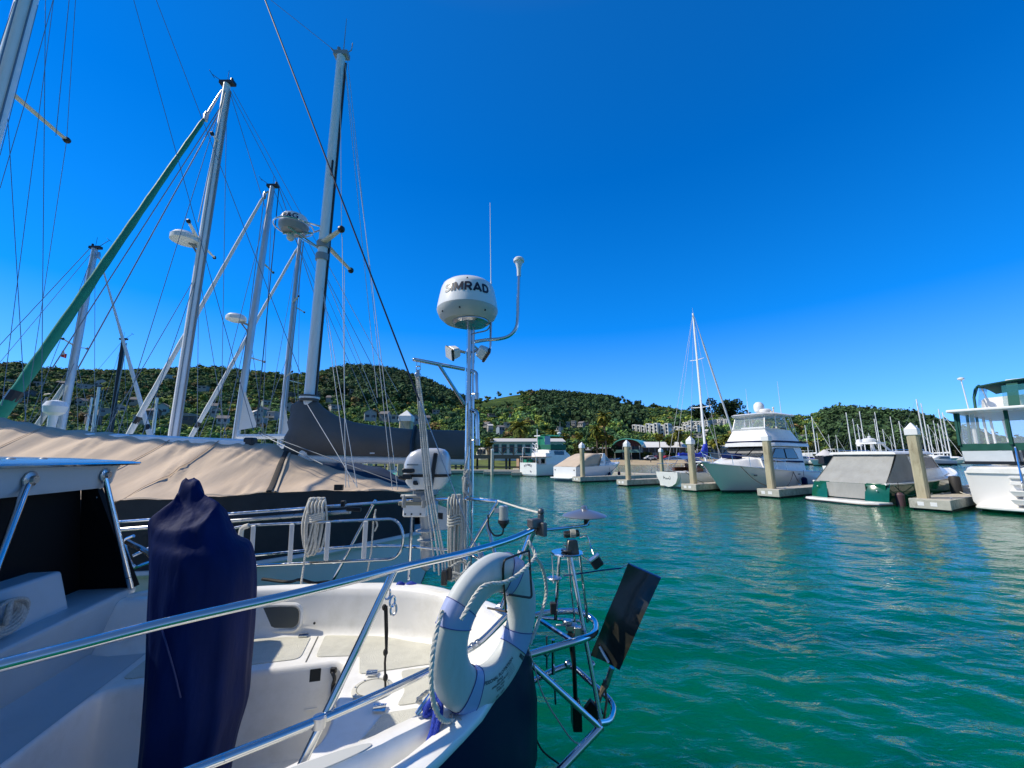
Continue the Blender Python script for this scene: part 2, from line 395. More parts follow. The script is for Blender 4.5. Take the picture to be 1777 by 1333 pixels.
# ================================================================ water
def make_water():
    rng = np.random.default_rng(4)
    front = np.linspace(R(-72), R(72), 620); back = np.linspace(R(72), R(288), 40)[1:-1]
    ang = np.concatenate([front, back])           # measured from +Y toward +X
    rad = np.concatenate([[0.02], np.geomspace(0.6, 60, 560), np.geomspace(61, 1600, 60)])
    A, Rr = np.meshgrid(ang, rad)
    X = Rr*np.sin(A); Y = Rr*np.cos(A)
    Z = np.zeros_like(X)
    base = R(188)
    for i in range(60):
        lam = 0.12*(1.043**i); th = base+rng.normal(0, .55); k = 2*np.pi/lam
        amp = 0.0031*lam**0.5*rng.uniform(.5, 1.2)
        fade = np.clip(1.6-Rr*0.018/(lam*.32), 0, 1)
        ph = k*(X*np.sin(th)+Y*np.cos(th))+rng.uniform(0, 6.28)
        # slight wander so that crests stay short
        ph = ph+1.3*np.sin((X*np.cos(th)-Y*np.sin(th))*2*np.pi/(lam*2.6)+rng.uniform(0, 6))
        s = np.sin(ph); Z += amp*fade*(s+0.28*np.cos(2*ph))
    a, b = X.shape
    V = np.stack([X, Y, Z], -1).reshape(-1, 3)
    idx = np.arange(a*b).reshape(a, b); nx = np.roll(idx, -1, axis=1)
    F = np.stack([idx[:-1], nx[:-1], nx[1:], idx[1:]], -1).reshape(-1, 4)[:, ::-1]
    me = bpy.data.meshes.new('water')
    me.vertices.add(len(V)); me.vertices.foreach_set('co', V.ravel())
    me.loops.add(F.size); me.loops.foreach_set('vertex_index', F.ravel().astype(np.int32))
    me.polygons.add(len(F)); me.polygons.foreach_set('loop_start', np.arange(0, F.size, 4, dtype=np.int32))
    me.polygons.foreach_set('use_smooth', np.ones(len(F), bool)); me.update(); me.validate()
    m, N, L, B = nodes('harbour water')
    B.inputs['Roughness'].default_value = 0.035; B.inputs['IOR'].default_value = 1.333; m.cycles.use_transparent_shadow = False
    B.subsurface_method = 'BURLEY'; B.inputs['Subsurface Weight'].default_value = 1; B.inputs['Subsurface Radius'].default_value = (.3, 1, .8); B.inputs['Subsurface Scale'].default_value = 5.0
    tc = N.new('ShaderNodeTexCoord')
    nz = N.new('ShaderNodeTexNoise'); nz.inputs['Scale'].default_value = .12; nz.inputs['Detail'].default_value = 4; L.new(tc.outputs['Object'], nz.inputs['Vector'])
    rp = N.new('ShaderNodeValToRGB'); L.new(nz.outputs[0], rp.inputs[0])
    rp.color_ramp.elements[0].position = .3; rp.color_ramp.elements[0].color = (0.0, 0.092, 0.040, 1)
    rp.color_ramp.elements[1].position = .7; rp.color_ramp.elements[1].color = (0.0, 0.128, 0.064, 1)
    L.new(rp.outputs[0], B.inputs['Base Color'])
    prev = None
    for sc_, dist, rot, st in ((1.1, .014, 0, (.55, 1, 1)), (4.2, .032, 0, (.5, 1, 1)), (11, .0085, 0, (.55, 1, 1))):
        mp = N.new('ShaderNodeMapping'); mp.inputs['Rotation'].default_value = (0, 0, R(rot)); mp.inputs['Scale'].default_value = st
        L.new(tc.outputs['Object'], mp.inputs[0])
        n2 = N.new('ShaderNodeTexNoise'); n2.inputs['Scale'].default_value = sc_; n2.inputs['Detail'].default_value = 3; n2.inputs['Distortion'].default_value = .6
        L.new(mp.outputs[0], n2.inputs['Vector'])
        bp = N.new('ShaderNodeBump'); bp.inputs['Strength'].default_value = 1; bp.inputs['Distance'].default_value = dist
        L.new(n2.outputs[0], bp.inputs['Height'])
        if prev: L.new(prev.outputs[0], bp.inputs['Normal'])
        prev = bp
    L.new(prev.outputs[0], B.inputs['Normal'])
    me.materials.append(m)
    o = bpy.data.objects.new('water', me); C.objects.link(o); tag(o, kind='structure')
make_water()
# ================================================================ hills
RU = [-300, 0, 60, 130, 240, 330, 420, 500, 560, 610, 680, 740, 800, 830, 900, 960, 1040, 1080, 1120, 1170, 1200, 1250, 1280, 1310, 1400, 1440, 1480, 1550, 1620, 1660, 1700, 1760, 1900, 2300]
RV = [640, 632, 643, 645, 645, 637, 645, 652, 643, 634, 641, 662, 688, 690, 677, 679, 686, 692, 696, 708, 713, 716, 716, 718, 722, 714, 712, 721, 729, 746, 764, 776, 780, 782]
YR_U = [-300, 300, 610, 800, 1000, 1200, 1310, 1400, 1470, 1560, 1700, 2300]
YR_V = [560, 640, 820, 980, 950, 900, 1000, 900, 620, 560, 520, 600]
FU = [-300, 300, 640, 820, 930, 980, 1010, 1200, 1400, 1700, 2300]
FV = [92, 92, 90, 82, 98, 138, 150, 152, 212, 270, 270]
def elev(u, v):
    d = ray(u, v); return d.z/d.y
_ue = np.linspace(-300, 2300, 600)
_kk = np.array([ray(u, 790).x/ray(u, 790).y for u in _ue])
_ez = np.array([elev(u, np.interp(u, RU, RV)+7) for u in _ue])
_yr = np.interp(_ue, YR_U, YR_V); _yf = np.interp(_ue, FU, FV)
_ez = np.convolve(np.pad(_ez, 4, 'edge'), np.ones(9)/9, 'valid')
def fbm(x, y, seed=0):
    rs = np.random.default_rng(seed); o = np.zeros_like(np.asarray(x, float))
    for i in range(5):
        f = 1.9**i
        for _ in range(3):
            th = rs.uniform(0, 6.28); o = o+np.sin((np.cos(th)*x+np.sin(th)*y)*f+rs.uniform(0, 6.28))/(3*1.6**i)
    return o
def ground(X, Y):
    X = np.asarray(X, float); Y = np.asarray(Y, float)
    k = X/np.maximum(Y, 1)
    yr = np.interp(k, _kk, _yr); yf = np.interp(k, _kk, _yf); zr = 2.2+yr*np.interp(k, _kk, _ez)
    t = (Y-yf)/(yr-yf)
    S = np.clip(t, 0, 1)**1.25
    z = 1.4+(zr-1.4)*S
    n = fbm(X*.018, Y*.018, 3)
    z = z+n*7*np.clip(t, 0, 1)*np.clip((1-t)*4, 0.0, 1)
    z = np.where(t > 1, zr-(t-1)*yr*.12, z)
    # bank down to the water in front of the foot of the hill
    z = np.where(t < 0, 1.4+(Y-yf)*np.interp(k, [-2, .05, .2, .6, .8, 2], [.16, .16, .055, .05, .2, .2]), z)
    return np.maximum(z, -1.5)
ks = np.concatenate([np.linspace(-1.75, 1.6, 260)]); ys = np.geomspace(60, 1250, 140)
K, YY = np.meshgrid(ks, ys); XX = K*YY; ZZ = ground(XX, YY)
hb = MB(); hb.grid([[(XX[i, j], YY[i, j], ZZ[i, j]) for j in range(len(ks))] for i in range(len(ys))])
def hill_mat():
    m, N, L, B = nodes('hill grass and scrub')
    tc = N.new('ShaderNodeTexCoord'); nz = N.new('ShaderNodeTexNoise'); nz.inputs['Scale'].default_value = .03; nz.inputs['Detail'].default_value = 9; nz.inputs['Roughness'].default_value = .7
    L.new(tc.outputs['Object'], nz.inputs['Vector'])
    rp = N.new('ShaderNodeValToRGB'); L.new(nz.outputs[0], rp.inputs[0])
    e = rp.color_ramp.elements; e[0].position = .35; e[0].color = (.018, .04, .012, 1); e[1].position = .62; e[1].color = (.085, .125, .022, 1)
    x = e.new(.5); x.color = (.045, .08, .018, 1)
    g = N.new('ShaderNodeNewGeometry'); sx = N.new('ShaderNodeSeparateXYZ'); L.new(g.outputs['Position'], sx.inputs[0])
    # sand and wrack close to the waterline
    mr = N.new('ShaderNodeMapRange'); mr.inputs[1].default_value = .9; mr.inputs[2].default_value = 1.5; L.new(sx.outputs[2], mr.inputs[0])
    mx = N.new('ShaderNodeMix'); mx.data_type = 'RGBA'; L.new(mr.outputs[0], mx.inputs[0]); mx.inputs[6].default_value = (.17, .14, .07, 1); L.new(rp.outputs[0], mx.inputs[7])
    L.new(mx.outputs[2], B.inputs['Base Color']); B.inputs['Roughness'].default_value = .95; B.inputs['Specular IOR Level'].default_value = .1
    bp = N.new('ShaderNodeBump'); bp.inputs['Distance'].default_value = 1.5; n2 = N.new('ShaderNodeTexNoise'); n2.inputs['Scale'].default_value = .4; n2.inputs['Detail'].default_value = 6
    L.new(tc.outputs['Object'], n2.inputs['Vector']); L.new(n2.outputs[0], bp.inputs['Height']); L.new(bp.outputs[0], B.inputs['Normal'])
    return m
ho = hb.build('hillside', hill_mat(), fixn=False, smooth=180); tag(ho, kind='structure')
def hit(u, v, y0=95, y1=1150):
    d = ray(u, v); d = d/d.y
    for Y in np.geomspace(y0, y1, 260):
        if ground(d.x*Y, Y) >= CAMZ+d.z*Y: return Vector((d.x*Y, Y, float(ground(d.x*Y, Y))))
    return Vector((d.x*300, 300, float(ground(d.x*300, 300))))
# ---------------------------------------------------------------- forest on the hills
def ico(sub, seed):
    bm = bmesh.new(); bmesh.ops.create_icosphere(bm, subdivisions=sub, radius=1)
    v = np.array([p.co[:] for p in bm.verts]); f = np.array([[q.index for q in p.verts] for p in bm.faces]); bm.free()
    rs = np.random.default_rng(seed)
    d = 1+0.34*fbm(v[:, 0]*3.1+seed, v[:, 1]*3.1+v[:, 2]*2.3, seed)+rs.normal(0, .10, len(v))
    v = v*d[:, None]; v[:, 2] = np.where(v[:, 2] < 0, v[:, 2]*.7, v[:, 2]); return v, f
def foliage_mat(name, scale=.5, trans=.0):
    m, N, L, B = nodes(name)
    at = N.new('ShaderNodeAttribute'); at.attribute_name = 'tint'
    tc = N.new('ShaderNodeTexCoord'); nz = N.new('ShaderNodeTexNoise'); nz.inputs['Scale'].default_value = scale; nz.inputs['Detail'].default_value = 6; nz.inputs['Roughness'].default_value = .75
    L.new(tc.outputs['Object'], nz.inputs['Vector'])
    mr = N.new('ShaderNodeMapRange'); mr.inputs[1].default_value = .3; mr.inputs[2].default_value = .7; mr.inputs[3].default_value = .35; mr.inputs[4].default_value = 1.6; L.new(nz.outputs[0], mr.inputs[0])
    mx = N.new('ShaderNodeMix'); mx.data_type = 'RGBA'; mx.blend_type = 'MULTIPLY'; mx.inputs[0].default_value = 1
    L.new(at.outputs['Color'], mx.inputs[6]); L.new(mr.outputs[0], mx.inputs[7]); L.new(mx.outputs[2], B.inputs['Base Color'])
    B.inputs['Roughness'].default_value = .8; B.inputs['Specular IOR Level'].default_value = .15
    bp = N.new('ShaderNodeBump'); bp.inputs['Distance'].default_value = 1.2; bp.inputs['Strength'].default_value = .9
    n2 = N.new('ShaderNodeTexNoise'); n2.inputs['Scale'].default_value = scale*2.5; n2.inputs['Detail'].default_value = 5; L.new(tc.outputs['Object'], n2.inputs['Vector'])
    L.new(n2.outputs[0], bp.inputs['Height']); L.new(bp.outputs[0], B.inputs['Normal'])
    return m
hillfol = foliage_mat('hill trees', .45)
leafm = foliage_mat('tree leaves', 1.5)
def np_mesh(name, V, F, tint=None, material=None, smooth=False):
    me = bpy.data.meshes.new(name); n = F.shape[1]
    me.vertices.add(len(V)); me.vertices.foreach_set('co', V.ravel())
    me.loops.add(F.size); me.loops.foreach_set('vertex_index', F.ravel().astype(np.int32))
    me.polygons.add(len(F)); me.polygons.foreach_set('loop_start', np.arange(0, F.size, n, dtype=np.int32))
    me.polygons.foreach_set('use_smooth', np.full(len(F), smooth)); me.update()
    if tint is not None:
        a = me.attributes.new('tint', 'FLOAT_COLOR', 'POINT')
        a.data.foreach_set('color', np.concatenate([tint, np.ones((len(tint), 1))], 1).astype(np.float32).ravel())
    if material: me.materials.append(material)
    return me
HOUSES = []      # filled below before the forest so that no tree stands in a house
hp = [  # u, v of the wall's foot, width px, height px, wall, roof
 (20, 702, 30, 10, 'p', 'f'), (52, 690, 26, 7, 'g', 'g'), (28, 668, 30, 6, 'p', 'f'), (70, 672, 22, 6, 'w', 'f'), (110, 672, 26, 6, 'g', 'g'), (150, 676, 34, 7, 'w', 'f'),
 (176, 672, 24, 9, 'w', 'g'), (98, 722, 30, 9, 'g', 'f'), (142, 706, 22, 8, 'w', 'g'), (180, 722, 32, 9, 'p', 'f'), (206, 718, 26, 8, 'w', 'g'), (160, 738, 30, 10, 'g', 'f'),
 (236, 704, 22, 8, 'p', 'g'), (246, 738, 26, 10, 'w', 'f'), (264, 726, 20, 9, 'g', 'g'), (282, 722, 26, 15, 't', 'g'), (292, 660, 24, 8, 't', 'f'), (330, 738, 26, 9, 'g', 'f'),
 (322, 734, 30, 7, 'w', 'f'), (352, 680, 22, 6, 'p', 'f'), (368, 716, 24, 9, 't', 'g'), (386, 742, 24, 11, 't', 'g'), (376, 726, 22, 8, 'w', 'g'), (442, 730, 18, 12, 'w', 'g'),
 (456, 722, 22, 9, 't', 'g'), (476, 730, 20, 12, 'w', 'f'), (461, 706, 18, 9, 't', 'f'), (504, 715, 24, 10, 'w', 'g'), (512, 734, 20, 12, 'p', 'g'), (448, 742, 28, 8, 'w', 'f'),
 (500, 690, 30, 7, 'g', 'f'), (560, 692, 26, 9, 'g', 'f'), (612, 690, 22, 12, 'w', 'f'), (574, 700, 20, 8, 'p', 'g'), (642, 732, 30, 14, 'w', 'g'), (668, 732, 22, 11, 'p', 'g'),
 (688, 735, 24, 9, 'w', 'f'), (722, 738, 16, 13, 'b', 'g'), (580, 714, 24, 7, 'w', 'f'), (756, 720, 18, 6, 'w', 'f'), (738, 736, 20, 8, 'p', 'g'), (854, 726, 22, 4, 'g', 'f'),
 (845, 746, 18, 6, 'w', 'g'), (884, 727, 8, 4, 'w', 'f'), (868, 754, 14, 9, 'b', 'g'), (880, 744, 16, 8, 'p', 'f'), (850, 750, 12, 6, 'w', 'g'), (984, 743, 12, 8, 'w', 'f'),
 (996, 742, 10, 9, 'w', 'f'), (1010, 744, 14, 8, 'w', 'g'), (1018, 740, 8, 6, 'p', 'f'), (970, 752, 12, 8, 'w', 'f'), (1240, 736, 10, 6, 'w', 'f'), (1226, 731, 12, 6, 'w', 'g'), (1252, 733, 10, 8, 'w', 'f'),
 (1232, 727, 9, 5, 'w', 'f'), (1246, 741, 12, 5, 'w', 'f'), (1212, 763, 22, 5, 'w', 'f'), (1226, 757, 12, 8, 'w', 'g'), (1380, 756, 12, 5, 'w', 'f'), (1396, 764, 14, 5, 'p', 'g'), (1358, 762, 10, 5, 'w', 'f')]
for q in hp:
    q = (q[0], q[1], q[2]*.74, q[3]*.85)+q[4:]; p = hit(q[0], q[1]); HOUSES.append((q, p))
CONDO = []
for (u, v, n, wpx, h) in ((1128, 753, 8, 8, 17), (1186, 751, 6, 8, 12), (1205, 742, 7, 6.5, 12), (1244, 738, 7, 5, 10), (1160, 757, 6, 6, 9)):
    CONDO.append(((u, v, n, wpx, h), hit(u, v)))
def forest():
    rs = np.random.default_rng(11)
    var = [ico(2, i) for i in range(4)]+[ico(1, 20+i) for i in range(4)]
    Vs, Fs, Ts = [], [], []; off = 0
    hx = np.array([[p.x, p.y, q[2]*p.y/690*.5] for q, p in HOUSES]+[[p.x, p.y, q[2]*q[3]*p.y/690*.5] for q, p in CONDO])
    hpx = np.array([[q[0], q[1], q[2]] for q, p in HOUSES]+[[q[0], q[1], q[2]*q[3]] for q, p in CONDO])
    n = 0; tries = 0
    while n < 13000 and tries < 120000:
        tries += 1
        u = rs.uniform(-160, 1900); k = np.interp(u, _ue, _kk); yr = np.interp(u, _ue, _yr); yf = np.interp(u, _ue, _yf)
        ridge = rs.random() < .10
        t = rs.uniform(.955, 1.02) if ridge else rs.random()**.95
        Y = yf+14+t*(yr-yf-14); X = k*Y; z = float(ground(X, Y))
        # open grass near two summits and scattered gaps
        el = CAMZ+0; g = 1.0
        pv = 793-690*(z-2.2)/Y*1.03
        grass = (828 < u < 905 and pv < 712) or (1070 < u < 1135 and pv < 712) or (1290 < u < 1380 and pv < 742 and rs.random() < .6)
        if grass and rs.random() < .86: continue
        near = 690/Y
        # keep the line of sight to houses open
        inside = np.hypot(hx[:, 0]-X, hx[:, 1]-Y) < hx[:, 2]+3

        if inside.any(): continue
        h = rs.uniform(4, 8.5)*(1+.35*(fbm(X*.01, Y*.01, 8)))
        left = u < 560; hot = fbm(X*.02, Y*.02, 5)
        if ridge: h = rs.uniform(5, 11)
        wood = (560 < u < 800 and pv < 705) or (940 < u < 1120 and pv < 745) or u > 1440
        if wood: h = rs.uniform(7, 13)
        h *= min(1, max(.42, Y/380))
        ut, vt = proj(X, Y, z+h*1.12); near_ = (hx[:, 1] > Y) & (np.abs(hpx[:, 0]-ut) < hpx[:, 2]*.55+h*.45*690/Y)
        if near_.any():
            lim = hpx[near_, 1].max()-1
            if vt < lim:
                h = h*(proj(X, Y, z)[1]-lim)/(proj(X, Y, z)[1]-vt)
                if h < 1.3: continue
        r = h*rs.uniform(.42, .66)
        kind = rs.random()
        if wood: col = np.array([.020, .040, .016])*rs.uniform(.6, 1.5)
        elif kind < .45: col = np.array([.018, .042, .018])*rs.uniform(.7, 1.4)
        elif kind < .75: col = np.array([.040, .075, .020])*rs.uniform(.7, 1.4)
        elif kind < .93: col = np.array([.080, .105, .020])*rs.uniform(.7, 1.3)
        else: col = np.array([.075, .055, .022])*rs.uniform(.7, 1.3)
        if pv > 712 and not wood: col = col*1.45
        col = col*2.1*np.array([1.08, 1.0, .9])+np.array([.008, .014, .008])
        vv, ff = var[4+rs.integers(0, 4)]
        nb = rs.integers(2, 5)
        cs = [np.array([X+rs.normal(0, r*.5), Y+rs.normal(0, r*.4), z+h*.58+rs.normal(0, h*.17)]) for _ in range(nb)]
        for c in cs:
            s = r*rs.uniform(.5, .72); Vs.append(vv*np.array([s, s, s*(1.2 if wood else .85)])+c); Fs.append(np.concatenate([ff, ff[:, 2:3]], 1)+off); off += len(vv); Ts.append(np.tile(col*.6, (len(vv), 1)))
        m_ = 110 if Y < 260 else (70 if Y < 520 else 44)
        d = rs.normal(0, 1, (m_, 3)); d /= np.linalg.norm(d, axis=1)[:, None]; d[:, 2] = np.abs(d[:, 2])*np.where(rs.random(m_) < .75, 1, -.6)
        ci = np.array(cs)[rs.integers(0, nb, m_)]
        sc_ = r*rs.uniform(.6, .95, m_)
        P = ci+d*sc_[:, None]*np.array([1, 1, 1.25 if wood else .85])
        nn = d+rs.normal(0, .45, (m_, 3)); nn /= np.linalg.norm(nn, axis=1)[:, None]
        t1 = np.cross(nn, rs.normal(0, 1, (m_, 3))); t1 /= np.linalg.norm(t1, axis=1)[:, None]; t2 = np.cross(nn, t1)
        ls = (r*(.17 if Y < 260 else .24)*rs.uniform(.6, 1.5, m_))[:, None]
        Vs.append(np.stack([P-t1*ls, P-t2*ls*.8, P+t1*ls*1.1, P+t2*ls*.7], 1).reshape(-1, 3))
        Fs.append(np.arange(off, off+4*m_).reshape(-1, 4)); off += 4*m_
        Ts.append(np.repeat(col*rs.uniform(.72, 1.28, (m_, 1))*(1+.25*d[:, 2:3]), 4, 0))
        n += 1
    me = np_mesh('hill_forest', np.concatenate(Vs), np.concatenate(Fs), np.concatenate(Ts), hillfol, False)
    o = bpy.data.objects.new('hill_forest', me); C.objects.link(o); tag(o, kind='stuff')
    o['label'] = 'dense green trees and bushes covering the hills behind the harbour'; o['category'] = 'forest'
forest()
# ---------------------------------------------------------------- houses
hm = {'w': mat('white house paint', (.40, .40, .385), .7), 'p': mat('pale house paint', (.40, .38, .34), .8), 'g': mat('weathered shingle', (.14, .13, .12), .85),
      't': mat('pale teal house paint', (.30, .42, .42), .7), 'b': mat('blue grey house paint', (.24, .30, .36), .7)}
hr = {'f': mat('flat grey roof', (.30, .30, .29), .8), 'g': mat('dark shingle roof', (.16, .15, .145), .9), 'l': mat('light roof', (.52, .50, .47), .8)}
hwin = mat('house window glass', (.02, .03, .04), .1)
ORD = ['leftmost']+['%s from left' % w for w in 'second third fourth fifth sixth seventh eighth ninth tenth eleventh twelfth thirteenth fourteenth fifteenth'.split()]
ZONES = [(-50, 118, 'left of the grey mast'), (118, 212, 'between the grey mast and the black mast'), (212, 300, 'between the black mast and the big white mast'), (300, 400, 'right of the big white mast'),
         (400, 530, 'between the small white sails and mizzen mast'), (530, 632, 'above the dark sail cover'), (632, 760, 'near the pointed piling cap'), (760, 960, 'behind the single leaning palm'), (960, 1040, 'above the green canopy trawler'), (1040, 1300, 'near the terraced apartment blocks'), (1300, 1500, 'right of the flybridge yacht')]
zc = {}
WALLN = {'w': 'white', 'p': 'pale grey', 'g': 'brown shingled', 't': 'pale teal', 'b': 'blue grey'}
def house(w, d, h, wall, roof, name_args, p, rz, rs):
    t = thing('hillside_house', name_args[0], 'house', p, rz, name_args[1])
    b = MB(); b.bb(-w/2, w/2, -d/2, d/2, -3, h)
    ov = .35
    rf = MB()
    if roof == 'f':
        rf.bb(-w/2-ov, w/2+ov, -d/2-ov, d/2+ov, h+.003, h+.4)
    else:
        rh = min(w, d)*.32
        ax = rs.random() < .6
        if ax:  # ridge along x
            b.add([(-w/2, -d/2, h), (-w/2, d/2, h), (-w/2, 0, h+rh), (w/2, -d/2, h), (w/2, d/2, h), (w/2, 0, h+rh)], [(0, 1, 2), (3, 5, 4)])
            P = [[(x, -d/2-ov, h-ov*.5), (x, 0, h+rh+.1), (x, d/2+ov, h-ov*.5)] for x in (-w/2-ov, w/2+ov)]
        else:
            b.add([(-w/2, -d/2, h), (w/2, -d/2, h), (0, -d/2, h+rh), (-w/2, d/2, h), (w/2, d/2, h), (0, d/2, h+rh)], [(0, 1, 2), (3, 5, 4)])
            P = [[(-w/2-ov, y, h-ov*.5), (0, y, h+rh+.1), (w/2+ov, y, h-ov*.5)] for y in (-d/2-ov, d/2+ov)]
        rf.sheet(P, .22)
    b.build('wall', hm[wall], t, smooth=0); rf.build('roof', hr[roof] if wall != 'w' or rs.random() < .5 else hr['l'], t, smooth=0)
    fl = max(1, int(h/2.7)); nw = max(2, int(w/2.6))
    for f in range(fl):
        for i in range(nw):
            if rs.random() < .18: continue
            x = -w/2+(i+.5)*w/nw; ww = w/nw*rs.uniform(.45, .75); z0 = f*2.7+.9
            k = MB(); k.bb(x-ww/2, x+ww/2, -d/2-.05, -d/2+.02, z0, min(z0+1.4, h-.2)); k.build('window', hwin, t, smooth=0)
    if rs.random() < .35:
        k = MB(); k.bb(-w*.5, w*.5, -d/2-1.6, -d/2-.02, -.1, .12); k.bb(-w*.5, w*.5, -d/2-1.6, -d/2-1.52, .12, 1.0); k.build('balcony', hm['w' if wall != 'w' else 'p'], t, smooth=0)
    return t
rs = np.random.default_rng(5)
order = sorted(HOUSES, key=lambda a: a[0][0])
cnt = {}
for q, p in order:
    for (a, b, nm) in ZONES:
        if a <= q[0] < b: zn = nm
    i = cnt.get(zn, 0); cnt[zn] = i+1
    w_ = q[2]*p.y/690*.88; h_ = min(q[3]*p.y/690, 8.5)
    lab = '%s house, %s %s' % (WALLN[q[4]], ORD[min(i, 14)], zn)
    house(w_, max(6, min(w_*.7, 11)), max(2.8, h_), q[4], q[5], (lab, 'houses among the trees on the hillside'), (p.x, p.y, p.z+1.2), -math.atan2(p.x, p.y)+rs.uniform(-.8, .35), rs)
cn = ['lower left terraced white apartment block with dark bays on the hill', 'middle terraced white apartment block left of the sloping headstay', 'upper white apartment block behind the white sailboat mast', 'small topmost white apartment block below the dark trees', 'low white apartment row behind the flagless palms']
for ((u, v, n, wpx, h), p), lb in zip(CONDO, cn):
    sc_ = p.y/690; t = thing('apartment_block', lb, 'apartment block', (p.x, p.y, p.z), -math.atan2(p.x, p.y)-.35, 'white apartment blocks terraced on the hill')
    wl = MB(); wn_ = []
    for i in range(n):
        x = (i-(n-1)/2)*wpx*sc_; hh = h*sc_*rs.uniform(.8, 1.05); dy = rs.uniform(-2, 2)
        wd = wpx*sc_*.74
        wl.bb(x-wd/2, x+wd/2, dy, dy+9, -6, hh); wl.bb(x-wd/2-.02, x-wd*.32, dy-.9, dy, -6, hh-.3); wl.bb(x+wd*.32, x+wd/2+.02, dy-.9, dy, -6, hh-.3)
        for f in range(3):
            k = MB(); z0 = hh-1.0-f*2.9; k.bb(x-wd*.3, x+wd*.3, dy-.06, dy+.02, z0-1.5, z0); k.build('window', hwin, t, smooth=0)
    wl.build('wall', mat('apartment white', (.72, .72, .69), .7), t, smooth=0)
    r_ = MB(); r_.bb(-n*wpx*sc_/2, n*wpx*sc_/2, 3, 10, h*sc_*.6, h*sc_*.78); r_.build('roof', hr['f'], t, smooth=0)
# ================================================================ trees
def leaf_tree(name, label, base, h, r, cols, n=900, leaf=.35, group=None, trunk=.18, seed=0, squash=.8, clumps=9):
    rs = np.random.default_rng(seed)
    t = thing(name, label, 'tree', base, 0, group)
    b = MB(); top = Vector((rs.normal(0, .2), rs.normal(0, .2), h*.62))
    b.tube([(0, 0, -.4), Vector((0, 0, h*.2)), top*.7, top], [trunk*1.3, trunk, trunk*.7, trunk*.3], 7)
    cl = []
    for i in range(clumps):
        a = rs.uniform(0, 6.28); q = rs.uniform(.15, 1)**.6
        c = Vector((math.cos(a)*r*q*.72, math.sin(a)*r*q*.72, h*(.5+.34*rs.uniform(-1, 1)*squash+.12)))
        cl.append((c, r*rs.uniform(.32, .55)))
        b.tube([Vector((0, 0, h*rs.uniform(.22, .45))), (top*.5+c*.5)*.9, c], [trunk*.45, trunk*.3, trunk*.1], 5)
    b.build('trunk', mat('tree bark', (.09, .07, .05), .9, var=.3, vscale=3), t)
    V, F, T = [], [], []
    for i in range(n):
        c, cr_ = cl[rs.integers(0, clumps)]
        d = rs.normal(0, 1, 3); d /= np.linalg.norm(d); d *= cr_*rs.uniform(.45, 1.05)**.5; d[2] *= .75
        p = np.array(c)+d; a = rs.normal(0, 1, 3); a /= np.linalg.norm(a); bb_ = np.cross(a, rs.normal(0, 1, 3)); bb_ /= np.linalg.norm(bb_)
        s = leaf*rs.uniform(.5, 1.2); o = len(V)
        V += [p-a*s, p+bb_*s*.45, p+a*s, p-bb_*s*.45]; F.append((o, o+1, o+2, o+3))
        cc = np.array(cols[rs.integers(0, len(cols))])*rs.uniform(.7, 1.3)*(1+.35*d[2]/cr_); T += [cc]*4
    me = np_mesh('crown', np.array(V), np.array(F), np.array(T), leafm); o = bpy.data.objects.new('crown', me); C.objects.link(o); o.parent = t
    return t
def dry(u, v, Y):
    p = PY(u, v, Y)
    while float(ground(p.x, p.y)) < 1.05 and Y < 300: Y *= 1.02; p = PY(u, v, Y)
    return p, Y
def gz(x, y): return max(float(ground(x, y)), 0.6)
dk = [(.016, .036, .016), (.022, .05, .02), (.03, .06, .02)]; md = [(.04, .075, .02), (.06, .10, .025), (.03, .06, .02)]; yl = [(.09, .11, .02), (.07, .10, .022), (.12, .11, .02)]
# the dark stand above the apartments
for i, (u, v, hpx, wpx, lab) in enumerate(((1216, 734, 30, 30, 'dark spreading tree left of the sloping headstay on the hill'), (1252, 730, 36, 34, 'tallest dark tree in the stand above the apartments'), (1278, 731, 34, 32, 'dark tree at the right end of the stand above the apartments'))):
    p = hit(u, v); s = p.y/690
    leaf_tree('dark_tree', lab, (p.x, p.y, p.z-1), hpx*s*1.05, wpx*s*.62, dk, 1500, 2.6*s, 'dark trees standing above the apartments', .5, i+3, .9, 14)
shore = [(800, 800, 34, 24, md, 92), (1036, 790, 34, 30, md, 150), (1120, 793, 14, 16, yl, 135), (1164, 792, 16, 18, md, 140), (1218, 790, 30, 26, md, 150), (1266, 786, 40, 30, dk, 165), (1290, 790, 30, 26, md, 160),
         (940, 790, 30, 26, yl, 110), (972, 786, 26, 26, md, 112), (1008, 786, 28, 24, yl, 118), (1060, 788, 26, 22, dk, 130), (1350, 790, 26, 30, md, 190), (1420, 792, 30, 30, dk, 220), (1460, 792, 34, 40, dk, 240), (560, 792, 24, 40, yl, 84), (640, 790, 22, 36, md, 86), (1560, 792, 30, 46, dk, 260), (1620, 792, 32, 46, dk, 260), (1500, 792, 30, 46, dk, 250), (1660, 792, 28, 40, dk, 250)]
sl = ['bushy tree on the bank right of the radar pole', 'green tree behind the palm cluster', 'small yellow green tree in front of the arched green roof', 'round bush in front of the long white roof', 'green tree left of the yacht above the blue boom cover', 'dark tree beside the yacht flybridge', 'green tree showing through the yacht bridge windows',
      'yellow green tree right of the single palm', 'bushy tree behind the green canopy', 'yellowish tree left of the first capped piling in front of the cruiser', 'dark bush at the foot of the palm cluster', 'green tree behind the right palm row', 'dark tree right of the right palm row', 'dark round tree behind the grey umbrella', 'yellow green scrub under the dark boom cover', 'green scrub on the bank left of the outboard',
      'dark tree behind the grey canvas boat', 'dark tree behind the tall leaning piling', 'dark tree left of the tall harbour masts', 'dark tree left of the big trawler']
